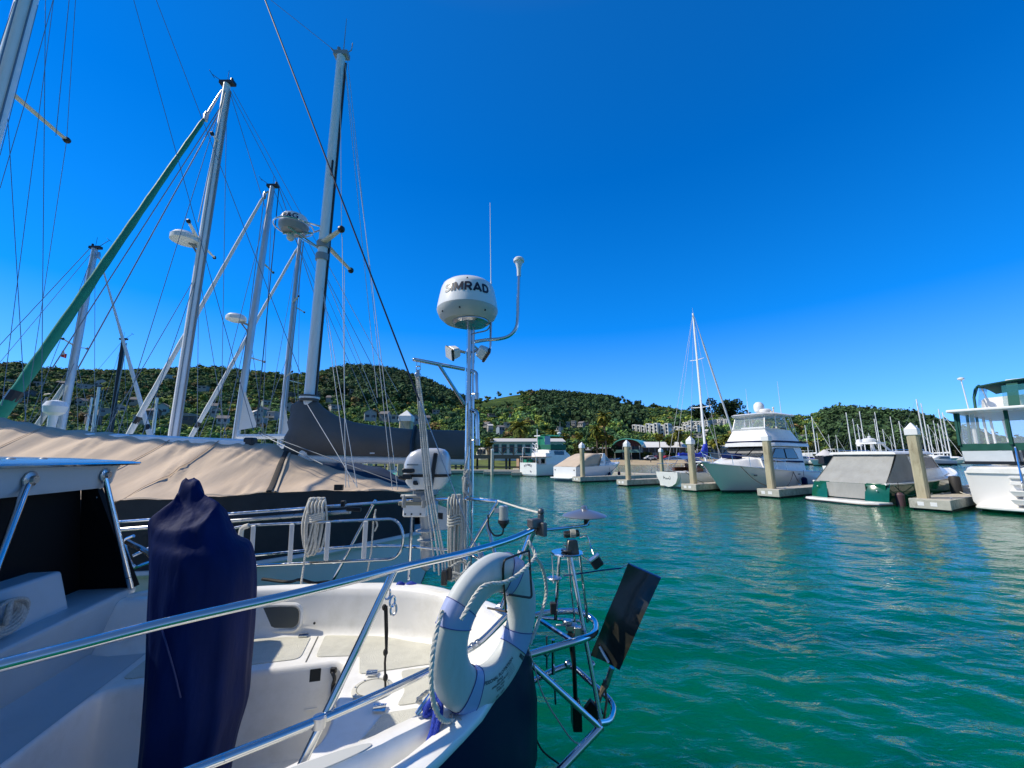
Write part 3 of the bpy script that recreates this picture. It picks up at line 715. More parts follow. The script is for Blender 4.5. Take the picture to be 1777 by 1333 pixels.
for i, ((u, v, hpx, wpx, cols, Y), lb) in enumerate(zip(shore, sl)):
    p, Y = dry(u, v, Y); s = Y/690
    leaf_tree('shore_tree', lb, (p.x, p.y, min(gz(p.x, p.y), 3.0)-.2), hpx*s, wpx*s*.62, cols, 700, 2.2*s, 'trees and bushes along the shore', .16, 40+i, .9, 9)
# ---------------------------------------------------------------- palms
def palm_mesh(kind, seed):
    rs = np.random.default_rng(seed); V, F, T = [], [], []
    n = 46 if kind == 'date' else 40
    for i in range(n):
        a = i*2.39996+rs.uniform(-.2, .2); up = 1-(i/n)*1.75+rs.uniform(-.1, .1)   # from upright to drooping
        L = (3.1 if kind == 'date' else 1.5)*rs.uniform(.85, 1.1); el = up*1.25
        dead = i > n*.84
        c0 = np.array((.16, .13, .05) if dead else ((.32, .31, .05) if rs.random() < .6 else (.13, .17, .035)))*rs.uniform(.7, 1.25)
        pts = []; p = np.zeros(3); e = el; m = 8
        for j in range(m+1):
            pts.append(p.copy()); p = p+np.array((math.cos(a)*math.cos(e), math.sin(a)*math.cos(e), math.sin(e)))*L/m; e -= (.17 if kind == 'date' else .12)+.02*j
        side = np.array((-math.sin(a), math.cos(a), 0))
        if kind == 'date':
            for j in range(m):
                for q in range(3):
                    t = (q+.5)/3; c = pts[j]*(1-t)+pts[j+1]*t; fr = (j+t)/m; wl = .62*L/3.1*math.sin(max(.12, min(1, fr*1.15))*math.pi*.86+.18)+.06
                    dirv = pts[j+1]-pts[j]; dirv /= np.linalg.norm(dirv)
                    for sgn in (-1, 1):
                        tip = c+side*sgn*wl*.8+dirv*wl*.65-np.array((0, 0, wl*.42)); o = len(V); hw = dirv*.14
                        V += [c-hw, c+hw, tip]; F.append((o, o+1, o+2)); T += [c0*rs.uniform(.75, 1.3)]*3
        else:
            o = len(V); c = pts[5]; stem = pts[0]
            V += [stem+side*.03, stem-side*.03, c]; F.append((o, o+1, o+2)); T += [c0]*3
            dirv = pts[6]-pts[5]; dirv /= np.linalg.norm(dirv)
            for q in range(-6, 7):
                ang = q*.21; d2 = dirv*math.cos(ang)+side*math.sin(ang); o = len(V); tip = c+d2*.95*rs.uniform(.8, 1)-np.array((0, 0, .25*abs(ang))); pr = np.cross(d2, (0, 0, 1)); pr = pr/(np.linalg.norm(pr)+1e-6)*.06
                V += [c, c+d2*.5+pr, tip, c+d2*.5-pr]; F += [(o, o+1, o+2), (o, o+2, o+3)]; T += [c0*rs.uniform(.75, 1.3)]*4
    return np_mesh('crown', np.array(V), np.array(F), np.array(T), leafm)
PM = {}
for kd in ('date', 'fan'):
    for sd in range(3): PM[kd, sd] = palm_mesh(kd, 7+sd)
bark = mat('palm trunk', (.13, .10, .07), .95, var=.35, vscale=2, stretch=(1, 1, 6), bump=.6, bscale=9)
def palm(u, vbase, vcrown, Y, kind, label, rpx, sd=0, zb=None, group='palms along the waterfront'):
    base, Y = dry(u, vbase, Y); zb = min(gz(base.x, base.y), 2.6) if zb is None else zb
    zc_ = PY(u, vcrown, Y).z; h = zc_-zb; s = Y/690
    t = thing('date_palm' if kind == 'date' else 'fan_palm', label, 'palm tree', (base.x, base.y, zb), 0, group)
    r0 = (.34 if kind == 'date' else .2); b = MB()
    lean = (sd-1)*.03*h
    b.tube([(0, 0, -.5), (lean*.3, 0, h*.3), (lean*.8, 0, h*.75), (lean, 0, h*.97)], [r0*1.4, r0, r0*.85, r0*1.25], 8); b.build('trunk', bark, t)
    o = bpy.data.objects.new('crown', PM[kind, sd]); C.objects.link(o); o.parent = t; o.location = (lean, 0, h*.97)
    k = rpx*s/(3.0 if kind == 'date' else 1.9); o.scale = (k, k, k); o.rotation_euler = (0, 0, u)
    return t
palm(905, 792, 741, 78, 'date', 'lone feathery date palm with thick trunk behind the wooden pier', 25, 0)
palm(849, 790, 764, 72, 'fan', 'short palm in front of the cream dome', 12, 1)
for i, (u, vb, vc, Y, kd, r, lb) in enumerate(((1053, 792, 722, 128, 'date', 15, 'tallest palm in the cluster left of the arched green roof'), (1037, 792, 744, 120, 'date', 15, 'left palm in the cluster left of the arched green roof'), (1046, 792, 756, 124, 'fan', 11, 'short palm in the middle of the cluster'), (1058, 792, 760, 118, 'fan', 11, 'right short palm in the cluster'),
      (960, 790, 752, 112, 'date', 13, 'palm behind the cross shaped mast'), (975, 790, 756, 116, 'fan', 10, 'fan palm just left of the green canopy'), (941, 790, 758, 110, 'fan', 11, 'dark fan palm behind the gangway'),
      (1146, 792, 756, 145, 'fan', 8, 'slim palm left of the second capped piling from the sailboat'), (1164, 794, 764, 138, 'fan', 9, 'slim palm in front of the long white roof'), (1182, 792, 752, 150, 'date', 13, 'palm left of the white sailboat mast'), (1200, 790, 758, 155, 'date', 11, 'palm right of the white sailboat mast'),
      (1243, 796, 768, 140, 'date', 13, 'wide date palm left of the sloping headstay'), (1262, 794, 760, 150, 'date', 12, 'palm behind the yacht windscreen'), (1006, 790, 754, 130, 'fan', 8, 'palm right of the green canopy'))):
    palm(u, vb, vc, Y, kd, lb, r*1.2, i % 3)
for i, u in enumerate((1384, 1393, 1402, 1411, 1419)):
    palm(u, 796, 768+(i*7 % 5), 205+(i % 2)*6, 'date', '%s palm of the row right of the yacht' % ORD[i], 11, i % 3, group='palm row right of the yacht')
# ================================================================ waterfront buildings, beach, pier
sand = mat('beach sand', (.42, .33, .20), .95, var=.15, vscale=.3, bump=.3, bscale=3)
bb_ = MB(); bp_ = []
for u in np.linspace(1028, 1300, 30):
    row = []
    for Y in (118, 122, 128, 136, 148):
        p = PY(u, 800, Y); row.append((p.x, p.y, max(float(ground(p.x, p.y)), (Y-122)*.055)+.06))
    bp_.append(row)
bb_.grid(bp_); tag(bb_.build('beach', sand, fixn=False, smooth=180), kind='structure')
gp = []
for u in np.linspace(-250, 930, 60):
    row = []
    for i, Y in enumerate((70, 73, 78, 84, 92)):
        p = PY(u, 800, Y); row.append((p.x, p.y, (-.3, .25, .9, 1.5, 1.9)[i]))
    gp.append(row)
tag(MB().grid(gp).build('grass_bank', mat('bank grass', (.10, .13, .02), .95, var=.4, vscale=.5, dirt=(.05, .06, .015), dscale=.4, damt=.8, bump=.8, bscale=2), fixn=False, smooth=180), kind='structure')
def at_ground(u, Y): p = PY(u, 795, Y); return Vector((p.x, p.y, 1.0))
facing = lambda p, a=0.0: -math.atan2(p.x, p.y)+a
# long low building with green framed windows, behind the pier
def flat(t, name, m, x0, x1, y, z0, z1, d=.04): k = MB(); k.bb(x0, x1, y-d, y+.01, z0, z1); return k.build(name, m, t, smooth=0)
gw = mat('green window frame', (.0, .22, .19), .4); wallw = hm['w']; 
def long_building(label, u0, u1, Y, vbase, vroof, veave, nwin, wallm, roofm, winm, cat='building', group=None, a=0.0, name='waterfront_building', gable=False, depth=10):
    p0 = PY(u0, vbase, Y); p1 = PY(u1, vbase, Y); W = (p1-p0).length; c = (p0+p1)/2; zb = min(c.z, 1.2)
    he = PY(u0, veave, Y).z-zb; hr_ = PY(u0, vroof, Y).z-zb
    t = thing(name, label, cat, (c.x, c.y, zb), a, group)
    b = MB(); b.bb(-W/2, W/2, 0, depth, -2, he); b.build('wall', wallm, t, smooth=0)
    r_ = MB(); r_.sheet([[(x, -.6, he-.05), (x, depth*.5, hr_), (x, depth+.6, he-.05)] for x in (-W/2-.5, W/2+.5)], .18); r_.build('roof', roofm, t, smooth=0)
    for i in range(nwin):
        x = -W/2+(i+.5)*W/nwin; w = W/nwin*.66
        f = flat(t, 'window', winm, x-w/2, x+w/2, 0, he*.42, he*.86)
        f2 = MB(); f2.bb(x-w/2+.12, x+w/2-.12, -.06, -.045, he*.46, he*.82); f2.build('pane', hwin, f, smooth=0)
    return t, W, he, hr_
long_building('long low building with teal framed windows and grey roof behind the pier', 854, 978, 84, 800, 759, 766, 9, mat('pale grey siding', (.62, .64, .62), .7, var=.05), hr['l'], gw)
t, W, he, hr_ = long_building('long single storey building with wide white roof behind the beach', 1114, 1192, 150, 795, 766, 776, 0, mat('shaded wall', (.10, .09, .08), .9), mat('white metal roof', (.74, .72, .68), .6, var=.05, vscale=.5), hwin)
for x in (-.36, -.2, .02, .2, .36): flat(t, 'window', hm['w'], x*W-.9, x*W+.9, 0, 1.2, 2.7)
for x in np.linspace(-.48, .48, 8): k = MB(); k.bb(x*W-.1, x*W+.1, -.5, -.3, -1, he); k.build('post', hm['w'], t, smooth=0)
long_building('white building with tall windows behind the date palms beside the yacht', 1226, 1292, 160, 797, 772, 777, 9, hm['w'], hr['l'], hm['b'])
long_building('small white house with shallow roof above the beach left of the radar pole', 746, 772, 96, 790, 764, 770, 2, hm['w'], hr['f'], hwin)
long_building('low dark shed behind the palm cluster', 1012, 1064, 152, 795, 776, 781, 4, hm['g'], hr['f'], hwin)
# cream dome
p = PY(836, 800, 88); t = thing('storage_dome', 'cream domed tank beside the short palm', 'tank', (p.x, p.y, 1.2))
rr = 9.5*88/690; MB().lathe([(rr, -1), (rr, 1.6)]+[(rr*math.cos(a), 1.6+rr*1.25*math.sin(a)) for a in np.linspace(.1, 1.57, 9)], 24).build('shell', cream, t)
for a in (-2.2, -1.6, -1.0): k = MB(); k.box((math.cos(a)*rr, math.sin(a)*rr, 2.2), (.5, .5, 1.0)); k.build('hatch', hwin, t, smooth=0)
# restaurant with arched green roof
p0 = PY(1066, 797, 150); p1 = PY(1116, 797, 150); W = (p1-p0).length*.88; c = (p0+p1)/2
t = thing('restaurant', 'two storey restaurant with arched green roof and glazed balcony by the beach', 'building', (c.x, c.y, 1.1), -.5)
he = 5.4; b = MB(); b.bb(-W/2, W/2, 0, 16, -1.5, 2.9); b.build('lower_wall', mat('dark ground floor', (.02, .022, .025), .8), t, smooth=0)
b = MB(); b.bb(-W/2, W/2, .02, 16, 2.903, he); b.build('upper_wall', hm['w'], t, smooth=0)
roofg = mat('green metal roof', (.10, .42, .34), .35, var=.05)
P = []
for y in (-2.0, 17): P.append([(-W/2*1.12*math.cos(a), y, he-.3+2.9*math.sin(a)) for a in np.linspace(0, math.pi, 15)])
r_ = MB(); r_.sheet(P, .35); r_.build('roof', roofg, t)
g_ = MB(); g_.prism([(-W/2*1.04*math.cos(a), 2.6*math.sin(a)) for a in np.linspace(0, math.pi, 15)], 0, .2, M=Matrix.Translation((0, -.2, he-.25)) @ Matrix.Rotation(R(90), 4, 'X')); g_.build('gable', mat('dark red gable', (.10, .03, .03), .7), t, smooth=0)
for x in np.linspace(-.4, .4, 6): flat(t, 'window', hwin, x*W-.75, x*W+.75, .0, 3.3, 5.2)
k = MB(); k.bb(-W/2-.3, W/2+.3, -2.2, 0, 2.75, 2.9); k.bb(-W/2-.3, W/2+.3, -2.2, -2.1, 2.9, 3.8); k.build('balcony', mat('glass balustrade', (.12, .25, .24), .15), t, smooth=0)
for x in (-.48, -.16, .16, .48): k = MB(); k.bb(x*W-.1, x*W+.1, -2.15, -1.95, -1.5, he-.2); k.build('post', hm['w'], t, smooth=0)
# parked cars under the white roof building
def car(label, u, Y, col):
    p = PY(u, 795, Y); t = thing('parked_car', label, 'car', (p.x, p.y, 1.35), .15, 'cars parked behind the beach')
    b = MB(); prof = [(-2.1, .3), (-2.15, .75), (-1.3, .9), (-.8, 1.42), (.7, 1.45), (1.35, .95), (2.1, .8), (2.15, .3)]
    b.prism(prof, -.85, .85, M=Matrix.Rotation(R(90), 4, 'X')); b.build('body', mat('car paint '+label[:5], col, .25, coat=.5), t, bevel=.06)
    for s in (-1, 1):
        g = MB(); g.add([(-1.15, s*.86, .93), (1.1, s*.86, .96), (.62, s*.86, 1.36), (-.72, s*.86, 1.34)], [(0, 1, 2, 3)]); g.build('window', hwin, t, smooth=0)
        for x in (-1.35, 1.35): g = MB(); g.lathe([(0, -.1), (.33, -.1), (.33, .1), (0, .1)], 14, (x, s*.8, .33), Matrix.Rotation(R(90), 3, 'X')); g.build('wheel', rubber, t)
car('red parked car under the right half of the long white roof', 1158, 143, (.35, .02, .02)); car('dark red parked car under the left half of the long white roof', 1142, 144, (.14, .02, .02)); car('white parked car left of the capped piling on the beach road', 1128, 141, (.6, .6, .6))
# ---------------------------------------------------------------- wooden pier
wood = mat('weathered pier timber', (.085, .075, .062), .9, var=.35, vscale=1.2, bump=.4, bscale=6)
plank = mat('bleached dock planks', (.44, .40, .33), .85, var=.2, vscale=1.5, stretch=(1, 7, 1), bump=.3, bscale=8)
conc = mat('dock edge', (.46, .45, .38), .8, var=.2, vscale=2, dirt=(.10, .095, .06), dscale=2.2, damt=.9)
a0 = PY(520, 790, 66); a1 = PY(912, 790, 60); zt = 2.55
pier = thing('wooden_pier', 'dark timber pier with braced railing on piles behind the radar pole', 'pier', (a1.x, a1.y, 0)); O = Vector((a1.x, a1.y, 0))
dv = (a1-a0); dv.z = 0; L = dv.length; dv.normalize(); nv = Vector((-dv.y, dv.x, 0))
def q(s, n, z): return dv*(s-L)+nv*n+Vector((0, 0, z))
dk_ = MB(); M3 = Matrix((dv, nv, Vector((0, 0, 1)))).transposed()
dk_.box(q(L/2, 1.5, zt-.12), (L, 3.4, .22), M3); dk_.box(q(L/2, -.25, zt-.36), (L, .2, .42), M3); dk_.build('deck', mat('pier beam', (.03, .05, .05), .8, var=.3), pier, smooth=0)
for i in range(int(L/2.6)+1):
    for n in (0, 3):
        k = MB(); k.tube([q(L-i*2.6-.3, n, -1.5), q(L-i*2.6-.3, n, zt-.2)], .17, 7); k.build('pile', wood, pier)
for i in range(int(L/1.7)+1):
    s = L-i*1.7-.1; k = MB(); k.box(q(s, -.15, zt+.52), (.12, .12, 1.1), M3)
    k.tube([q(s, -.15, zt+.05), q(s-.8, -.15, zt+1.0)], .045, 5); k.tube([q(s-1.6, -.15, zt+.05), q(s-.85, -.15, zt+1.0)], .045, 5); k.build('railing_post', wood, pier, smooth=0)
k = MB(); k.box(q(L/2, -.15, zt+1.1), (L, .16, .08), M3); k.build('handrail', wood, pier, smooth=0)
k = MB(); k.box(q(L/2, -.1, .75), (L, .1, .22), M3); k.build('lower_beam', wood, pier, smooth=0)
# lean-to shack and boards seen through the piles
t = thing('timber_shed', 'pale boarded shed standing in the shade under the pier end', 'shed', tuple(PY(918, 800, 64).xy)+(0.6,), .2)
b = MB(); b.bb(-1.6, 1.6, 0, 2, -.6, 1.7); b.build('wall', mat('pale boards', (.42, .27, .18), .8, var=.2), t, smooth=0); b = MB(); b.bb(-1.8, 1.8, -.2, 2.2, 1.703, 1.8); b.build('roof', wood, t, smooth=0)
# gangway
g0 = PY(930, 782, 58); g1 = PY(968, 812, 52); t = thing('gangway', 'sloping aluminium gangway with handrails leading down from the pier', 'gangway', tuple(g0)); G = g1-g0; ax = G.normalized(); sd = Vector((-ax.y, ax.x, 0)).normalized()
for s in (-.55, .55):
    k = MB(); 
    for z in (.0, .55, 1.05): k.tube([sd*s+Vector((0, 0, z)), G+sd*s+Vector((0, 0, z))], .045, 6)
    for i in range(8): k.tube([G*(i/7)+sd*s, G*(i/7)+sd*s+Vector((0, 0, 1.05))], .035, 5)
    k.build('side_rail', alu, t)
k = MB(); k.hexa([Vector(a)+Vector((0, 0, z)) for z in (-.1, 0) for a in (-sd*.5, sd*.5, G+sd*.5, G-sd*.5)]); k.build('walkway', alu, t, smooth=0)
# ---------------------------------------------------------------- floating docks and pilings
UR = Vector((-.52, .854, 0)); VF = Vector((.854, .52, 0)); P0 = Vector((17.9, 17.9, 0))
def slip(r, a, z=0.0): return P0+UR*r+VF*a+Vector((0, 0, z))
ANG = math.atan2(VF.y, VF.x)
pilew = mat('concrete piling', (.44, .395, .26), .85, var=.2, vscale=1.2, dirt=(.15, .10, .05), dscale=1.7, damt=.95, bump=.5, bscale=14, stretch=(1.6, 1.6, .5))
rust = mat('piling foot growth', (.07, .07, .03), .9, var=.4, vscale=5, bump=.5, bscale=20)
capm = mat('white piling cap', (.78, .78, .76), .4, var=.03, dirt=(.5, .5, .42), damt=.2)
def piling(label, p, top, w=.38, rz=ANG, group='capped square pilings along the fairway', z0=-1):
    t = thing('piling', label, 'piling', (p.x, p.y, 0), rz, group)
    b = MB(); c = .06; h = w/2
    oct_ = [(h, h-c), (h-c, h), (-h+c, h), (-h, h-c), (-h, -h+c), (-h+c, -h), (h-c, -h), (h, -h+c)]
    b.prism(oct_, z0, top-.25); b.build('shaft', pilew, t, smooth=0)
    k = h+.03; cp_ = MB(); cp_.bb(-k, k, -k, k, top-.28, top-.02); cp_.add([(-k, -k, top-.018), (k, -k, top-.018), (k, k, top-.018), (-k, k, top-.018), (0, 0, top+.30)], [(0, 1, 4), (1, 2, 4), (2, 3, 4), (3, 0, 4)])
    cp_.build('cap', capm, t, smooth=0, bevel=.012)
    f = MB(); f.prism([(x*1.02, y*1.02) for x, y in oct_], z0+.2, .42); f.build('foot', rust, t, smooth=0)
    return t
def finger(label, r, wid, length, a0=-.5, group='floating dock fingers', t=None):
    o = slip(r, a0); t = thing('dock_finger', label, 'dock', (o.x, o.y, 0), ANG, group)
    b = MB(); n = int(length/.62)
    for i in range(n): b.bb(i*.62+.004, (i+1)*.62-.012, -wid/2+.06, wid/2-.06, .40, .455)
    b.build('planks', plank, t, smooth=0)
    e = MB(); e.bb(-.12, 0, -wid/2-.05, wid/2+.05, .08, .47); e.bb(0, length, -wid/2-.05, -wid/2+.055, .1, .47); e.bb(0, length, wid/2-.055, wid/2+.05, .1, .47); e.build('edge_board', conc, t, smooth=0, bevel=.015)
    f = MB(); f.bb(.02, length-.05, -wid/2+.02, wid/2-.02, -.35, .36); f.build('float', mat('dock float', (.015, .016, .015), .8), t, smooth=0)
    for x in (.9, length*.45):
        for s in (-1, 1):
            k = MB(); k.tube([(x-.13, s*(wid/2-.12), .52), (x+.13, s*(wid/2-.12), .52)], .018, 6); k.tube([(x-.05, s*(wid/2-.12), .45), (x-.05, s*(wid/2-.12), .52)], .018, 5); k.tube([(x+.05, s*(wid/2-.12), .45), (x+.05, s*(wid/2-.12), .52)], .018, 5); k.build('cleat', steel2, t)
    for s in (-.4, .28):
        k = MB(); k.bb(-.126, -.122, s*wid*.5, s*wid*.5+.2, .2, .36); k.build('reflector', capm, t, smooth=0)
    return t
PR = [0, 6.2, 11.1, 16.8, 22.2]
finger('nearest dock finger with the tall leaning looking piling beside the green boat', -.35, 1.15, 9, -.75)
finger('dock finger with the piling in front of the flybridge yacht', 6.0, 1.05, 10, -.7)
finger('dock finger with the piling beside the white sailboat', 10.9, 1.0, 10, -.7)
finger('dock finger with the piling left of the white sailboat', 16.7, 1.0, 10, -.7)
finger('dock finger with the piling in front of the tan covered cruiser', 22.2, 1.0, 10, -.6)
for r, lb, top, w in zip(PR, ('nearest capped piling stained brown, right of the green boat', 'capped piling standing in front of the flybridge yacht', 'capped piling in front of the blue boom cover', 'capped piling between the tan cruiser and the white sailboat', 'capped piling in front of the tan covered cruiser'), (3.45, 3.4, 3.35, 3.3, 3.3), (.38, .37, .37, .36, .36)):
    p = slip(r, 0.05); piling(lb, p, top, w)
p = PY(1147, 790, 50); piling('slim far piling seen right of the sailboat stern', p, 3.1, .38)
w_ = MB(); o = slip(14, 10.6)
t = thing('dock_walkway', 'long floating walkway joining the dock fingers behind the boats', 'dock', (o.x, o.y, 0), ANG)
w_.bb(-.9, .9, -18, 36, .40, .455); w_.build('planks', plank, t, smooth=0); f = MB(); f.bb(-.95, .95, -18.05, 36.05, -.35, .395); f.build('float', conc, t, smooth=0)
# far left floats in front of the pier
def lowdock(label, u0, u1, Y, wid=1.5, group='floats in front of the pier'):
    a = PY(u0, 815, Y); b_ = PY(u1, 815, Y); c = (a+b_)/2; Lx = abs(b_.x-a.x); t = thing('float_dock', label, 'dock', (c.x, c.y, 0), 0, group)
    k = MB(); k.bb(-Lx/2, Lx/2, -wid/2, wid/2, .40, .46); k.build('planks', plank, t, smooth=0); k = MB(); k.bb(-Lx/2-.03, Lx/2+.03, -wid/2-.05, wid/2+.05, .05, .395); k.build('edge_board', conc, t, smooth=0, bevel=.02); k = MB(); k.bb(-Lx/2+.05, Lx/2-.05, -wid/2+.03, wid/2-.03, -.4, .045); k.build('float', mat('dock float', (0, 0, 0)), t, smooth=0)
lowdock('long float running along the pier', 700, 905, 57, 2.2); lowdock('short float ending beside the plain white piling', 840, 900, 52, 1.4); lowdock('small float at the stern of the green canopy trawler', 888, 905, 49, 1.2)
p = PY(854, 815, 51.3); t = thing('piling', 'plain pale round piling without cap in front of the pier', 'piling', (p.x, p.y, 0)); k = MB(); k.tube([(0, 0, -1), (0, 0, 3.1)], .19, 12); k.build('shaft', mat('pale pvc sleeve', (.55, .53, .45), .5, var=.1), t); k = MB(); k.lathe([(.2, 3.05), (.2, 3.2), (.0, 3.25)], 12); k.build('cap', capm, t)
p = PY(702, 800, 20); piling('big grey piling with pointed white cap rising behind the dark boom cover', p, PY(702, 722, 20).z, .58, 0, None)
piling('grey piling beside the pointed cap, below the boom cover', PY(679, 800, 24), 2.6, .34, 0, None)
piling('pale square post showing under the boom cover', PY(642, 800, 26), 2.55, .3, 0, None)
# ================================================================ boats in the slips
def hull(b, L, B, zb, zs, draft=.45, tw=.85, rake=1.2, fine=2.0, sag=.0, n=17, m=0, flare=.72, reverse=0.0, chine=None, tr_w=None):
    """hull shell, stern x=0, bow x=L. returns the sheer line (port) for decks and rails"""
    rings = []; sheer = []
    for i in range(n):
        t = i/(n-1); x = t*(L-rake*0)  # sheer station
        hb = B/2*min(1, (tw+(1-tw)*min(1, t/.4))) * (1-max(0, (t-.42)/.58)**fine)
        hb = max(hb, .012)
        zt = zs+(zb-zs)*t**1.8-sag*math.sin(math.pi*t)
        wl = flare+(1-flare)*max(0, 1-t*1.15)           # waterline beam factor
        xr = -rake*t**3                                  # bow raked back at the waterline
        rv = reverse*(1-t)**4
        P = []
        for (k, zf) in ((1, 0), (.985-.1*t*(1-flare), .35), (wl*.98 if t < 1 else .5, .78), (wl*.9, 1.0)):
            P.append((x+xr*zf+rv*zf, hb*k, zt*(1-zf)+0.0*zf))
        P.append((x+xr*1.15+rv, hb*wl*.62, -draft*.6)); P.append((x+xr*1.3+rv, 0.0, -draft))
        ring = P+[(a, -c, d) for a, c, d in reversed(P[:-1])]
        rings.append(ring); sheer.append(Vector((x, hb, zt)))
    b.grid(rings, m); b.add(rings[0], [tuple(range(len(rings[0])))], m)
    return sheer
def deck(b, sheer, inset=.04, drop=.0, camber=.06, i0=0, m=0):
    P = []
    for s in sheer[i0:]:
        h = max(s.y-inset, .005); P.append([(s.x, h, s.z-drop), (s.x, h*.5, s.z-drop+camber*.75), (s.x, 0, s.z-drop+camber), (s.x, -h*.5, s.z-drop+camber*.75), (s.x, -h, s.z-drop)])
    b.grid(P, m)
def cabin(b, st, m=0):
    """st: stations (x, half width bottom, half width top, z0, z1) lofted with rounded top corners"""
    rings = []
    for x, w0, w1, z0, z1 in st:
        h = z1-z0; c = min(.09, h*.35, w1*.4)
        rings.append([(x, w0, z0), (x, w1+(w0-w1)*c/max(h, .01), z1-c), (x, w1-c, z1-.01), (x, 0, z1+.03), (x, -w1+c, z1-.01), (x, -w1-(w0-w1)*c/max(h, .01), z1-c), (x, -w0, z0)])
    b.loft(rings, True, m)
def quadwin(pts, name, m, parent, off=(0, 0, 0), frame=None, fw=.03):
    """a pane over given corner points, pushed out by off; optional frame tube as sub-part"""
    o = Vector(off); P = [Vector(p)+o for p in pts]; c = sum(P, Vector())/len(P); nrm = (P[1]-P[0]).cross(P[2]-P[0]).normalized()
    k = MB(); k.add(P+[p-nrm*.006 for p in P], [tuple(range(len(P))), tuple(range(2*len(P)-1, len(P)-1, -1))]); w = k.build(name, m, parent, smooth=0)
    if frame is not None: f = MB(); f.tube(P, fw, 6, closed=True); f.build('frame', frame, w)
    return w
def rail(b, pts, r, posts, n=6):
    b.tube(pts, r, n)
    for a, c in posts: b.tube([a, c], r*.9, n)
def place(t, r, a, rz): o = slip(r, a); t.location = (o.x, o.y, 0); t.rotation_euler = (0, 0, rz)
def fender(label, p, h=.55, r=.11, m=None):
    t = thing('fender', label, 'fender', tuple(p)); k = MB(); k.lathe([(0, -h), (r*.6, -h+.03), (r, -h+.12), (r, -.12), (r*.6, -.03), (0, 0)], 12); k.build('body', m or navy, t)
    k = MB(); k.tube([(0, 0, -.01), (0.02, 0, .45)], .012, 5); k.build('line', ropek, t)
def mooring(label, a, b_, sag=.15, r=.016, m=None):
    a, b_ = Vector(a), Vector(b_); pts = [a.lerp(b_, i/8)-Vector((0, 0, sag*math.sin(math.pi*i/8))) for i in range(9)]
    k = MB(); k.tube(pts, r, 6); return single(k, 'mooring_line', m or ropek, label, 'rope', tuple(a))
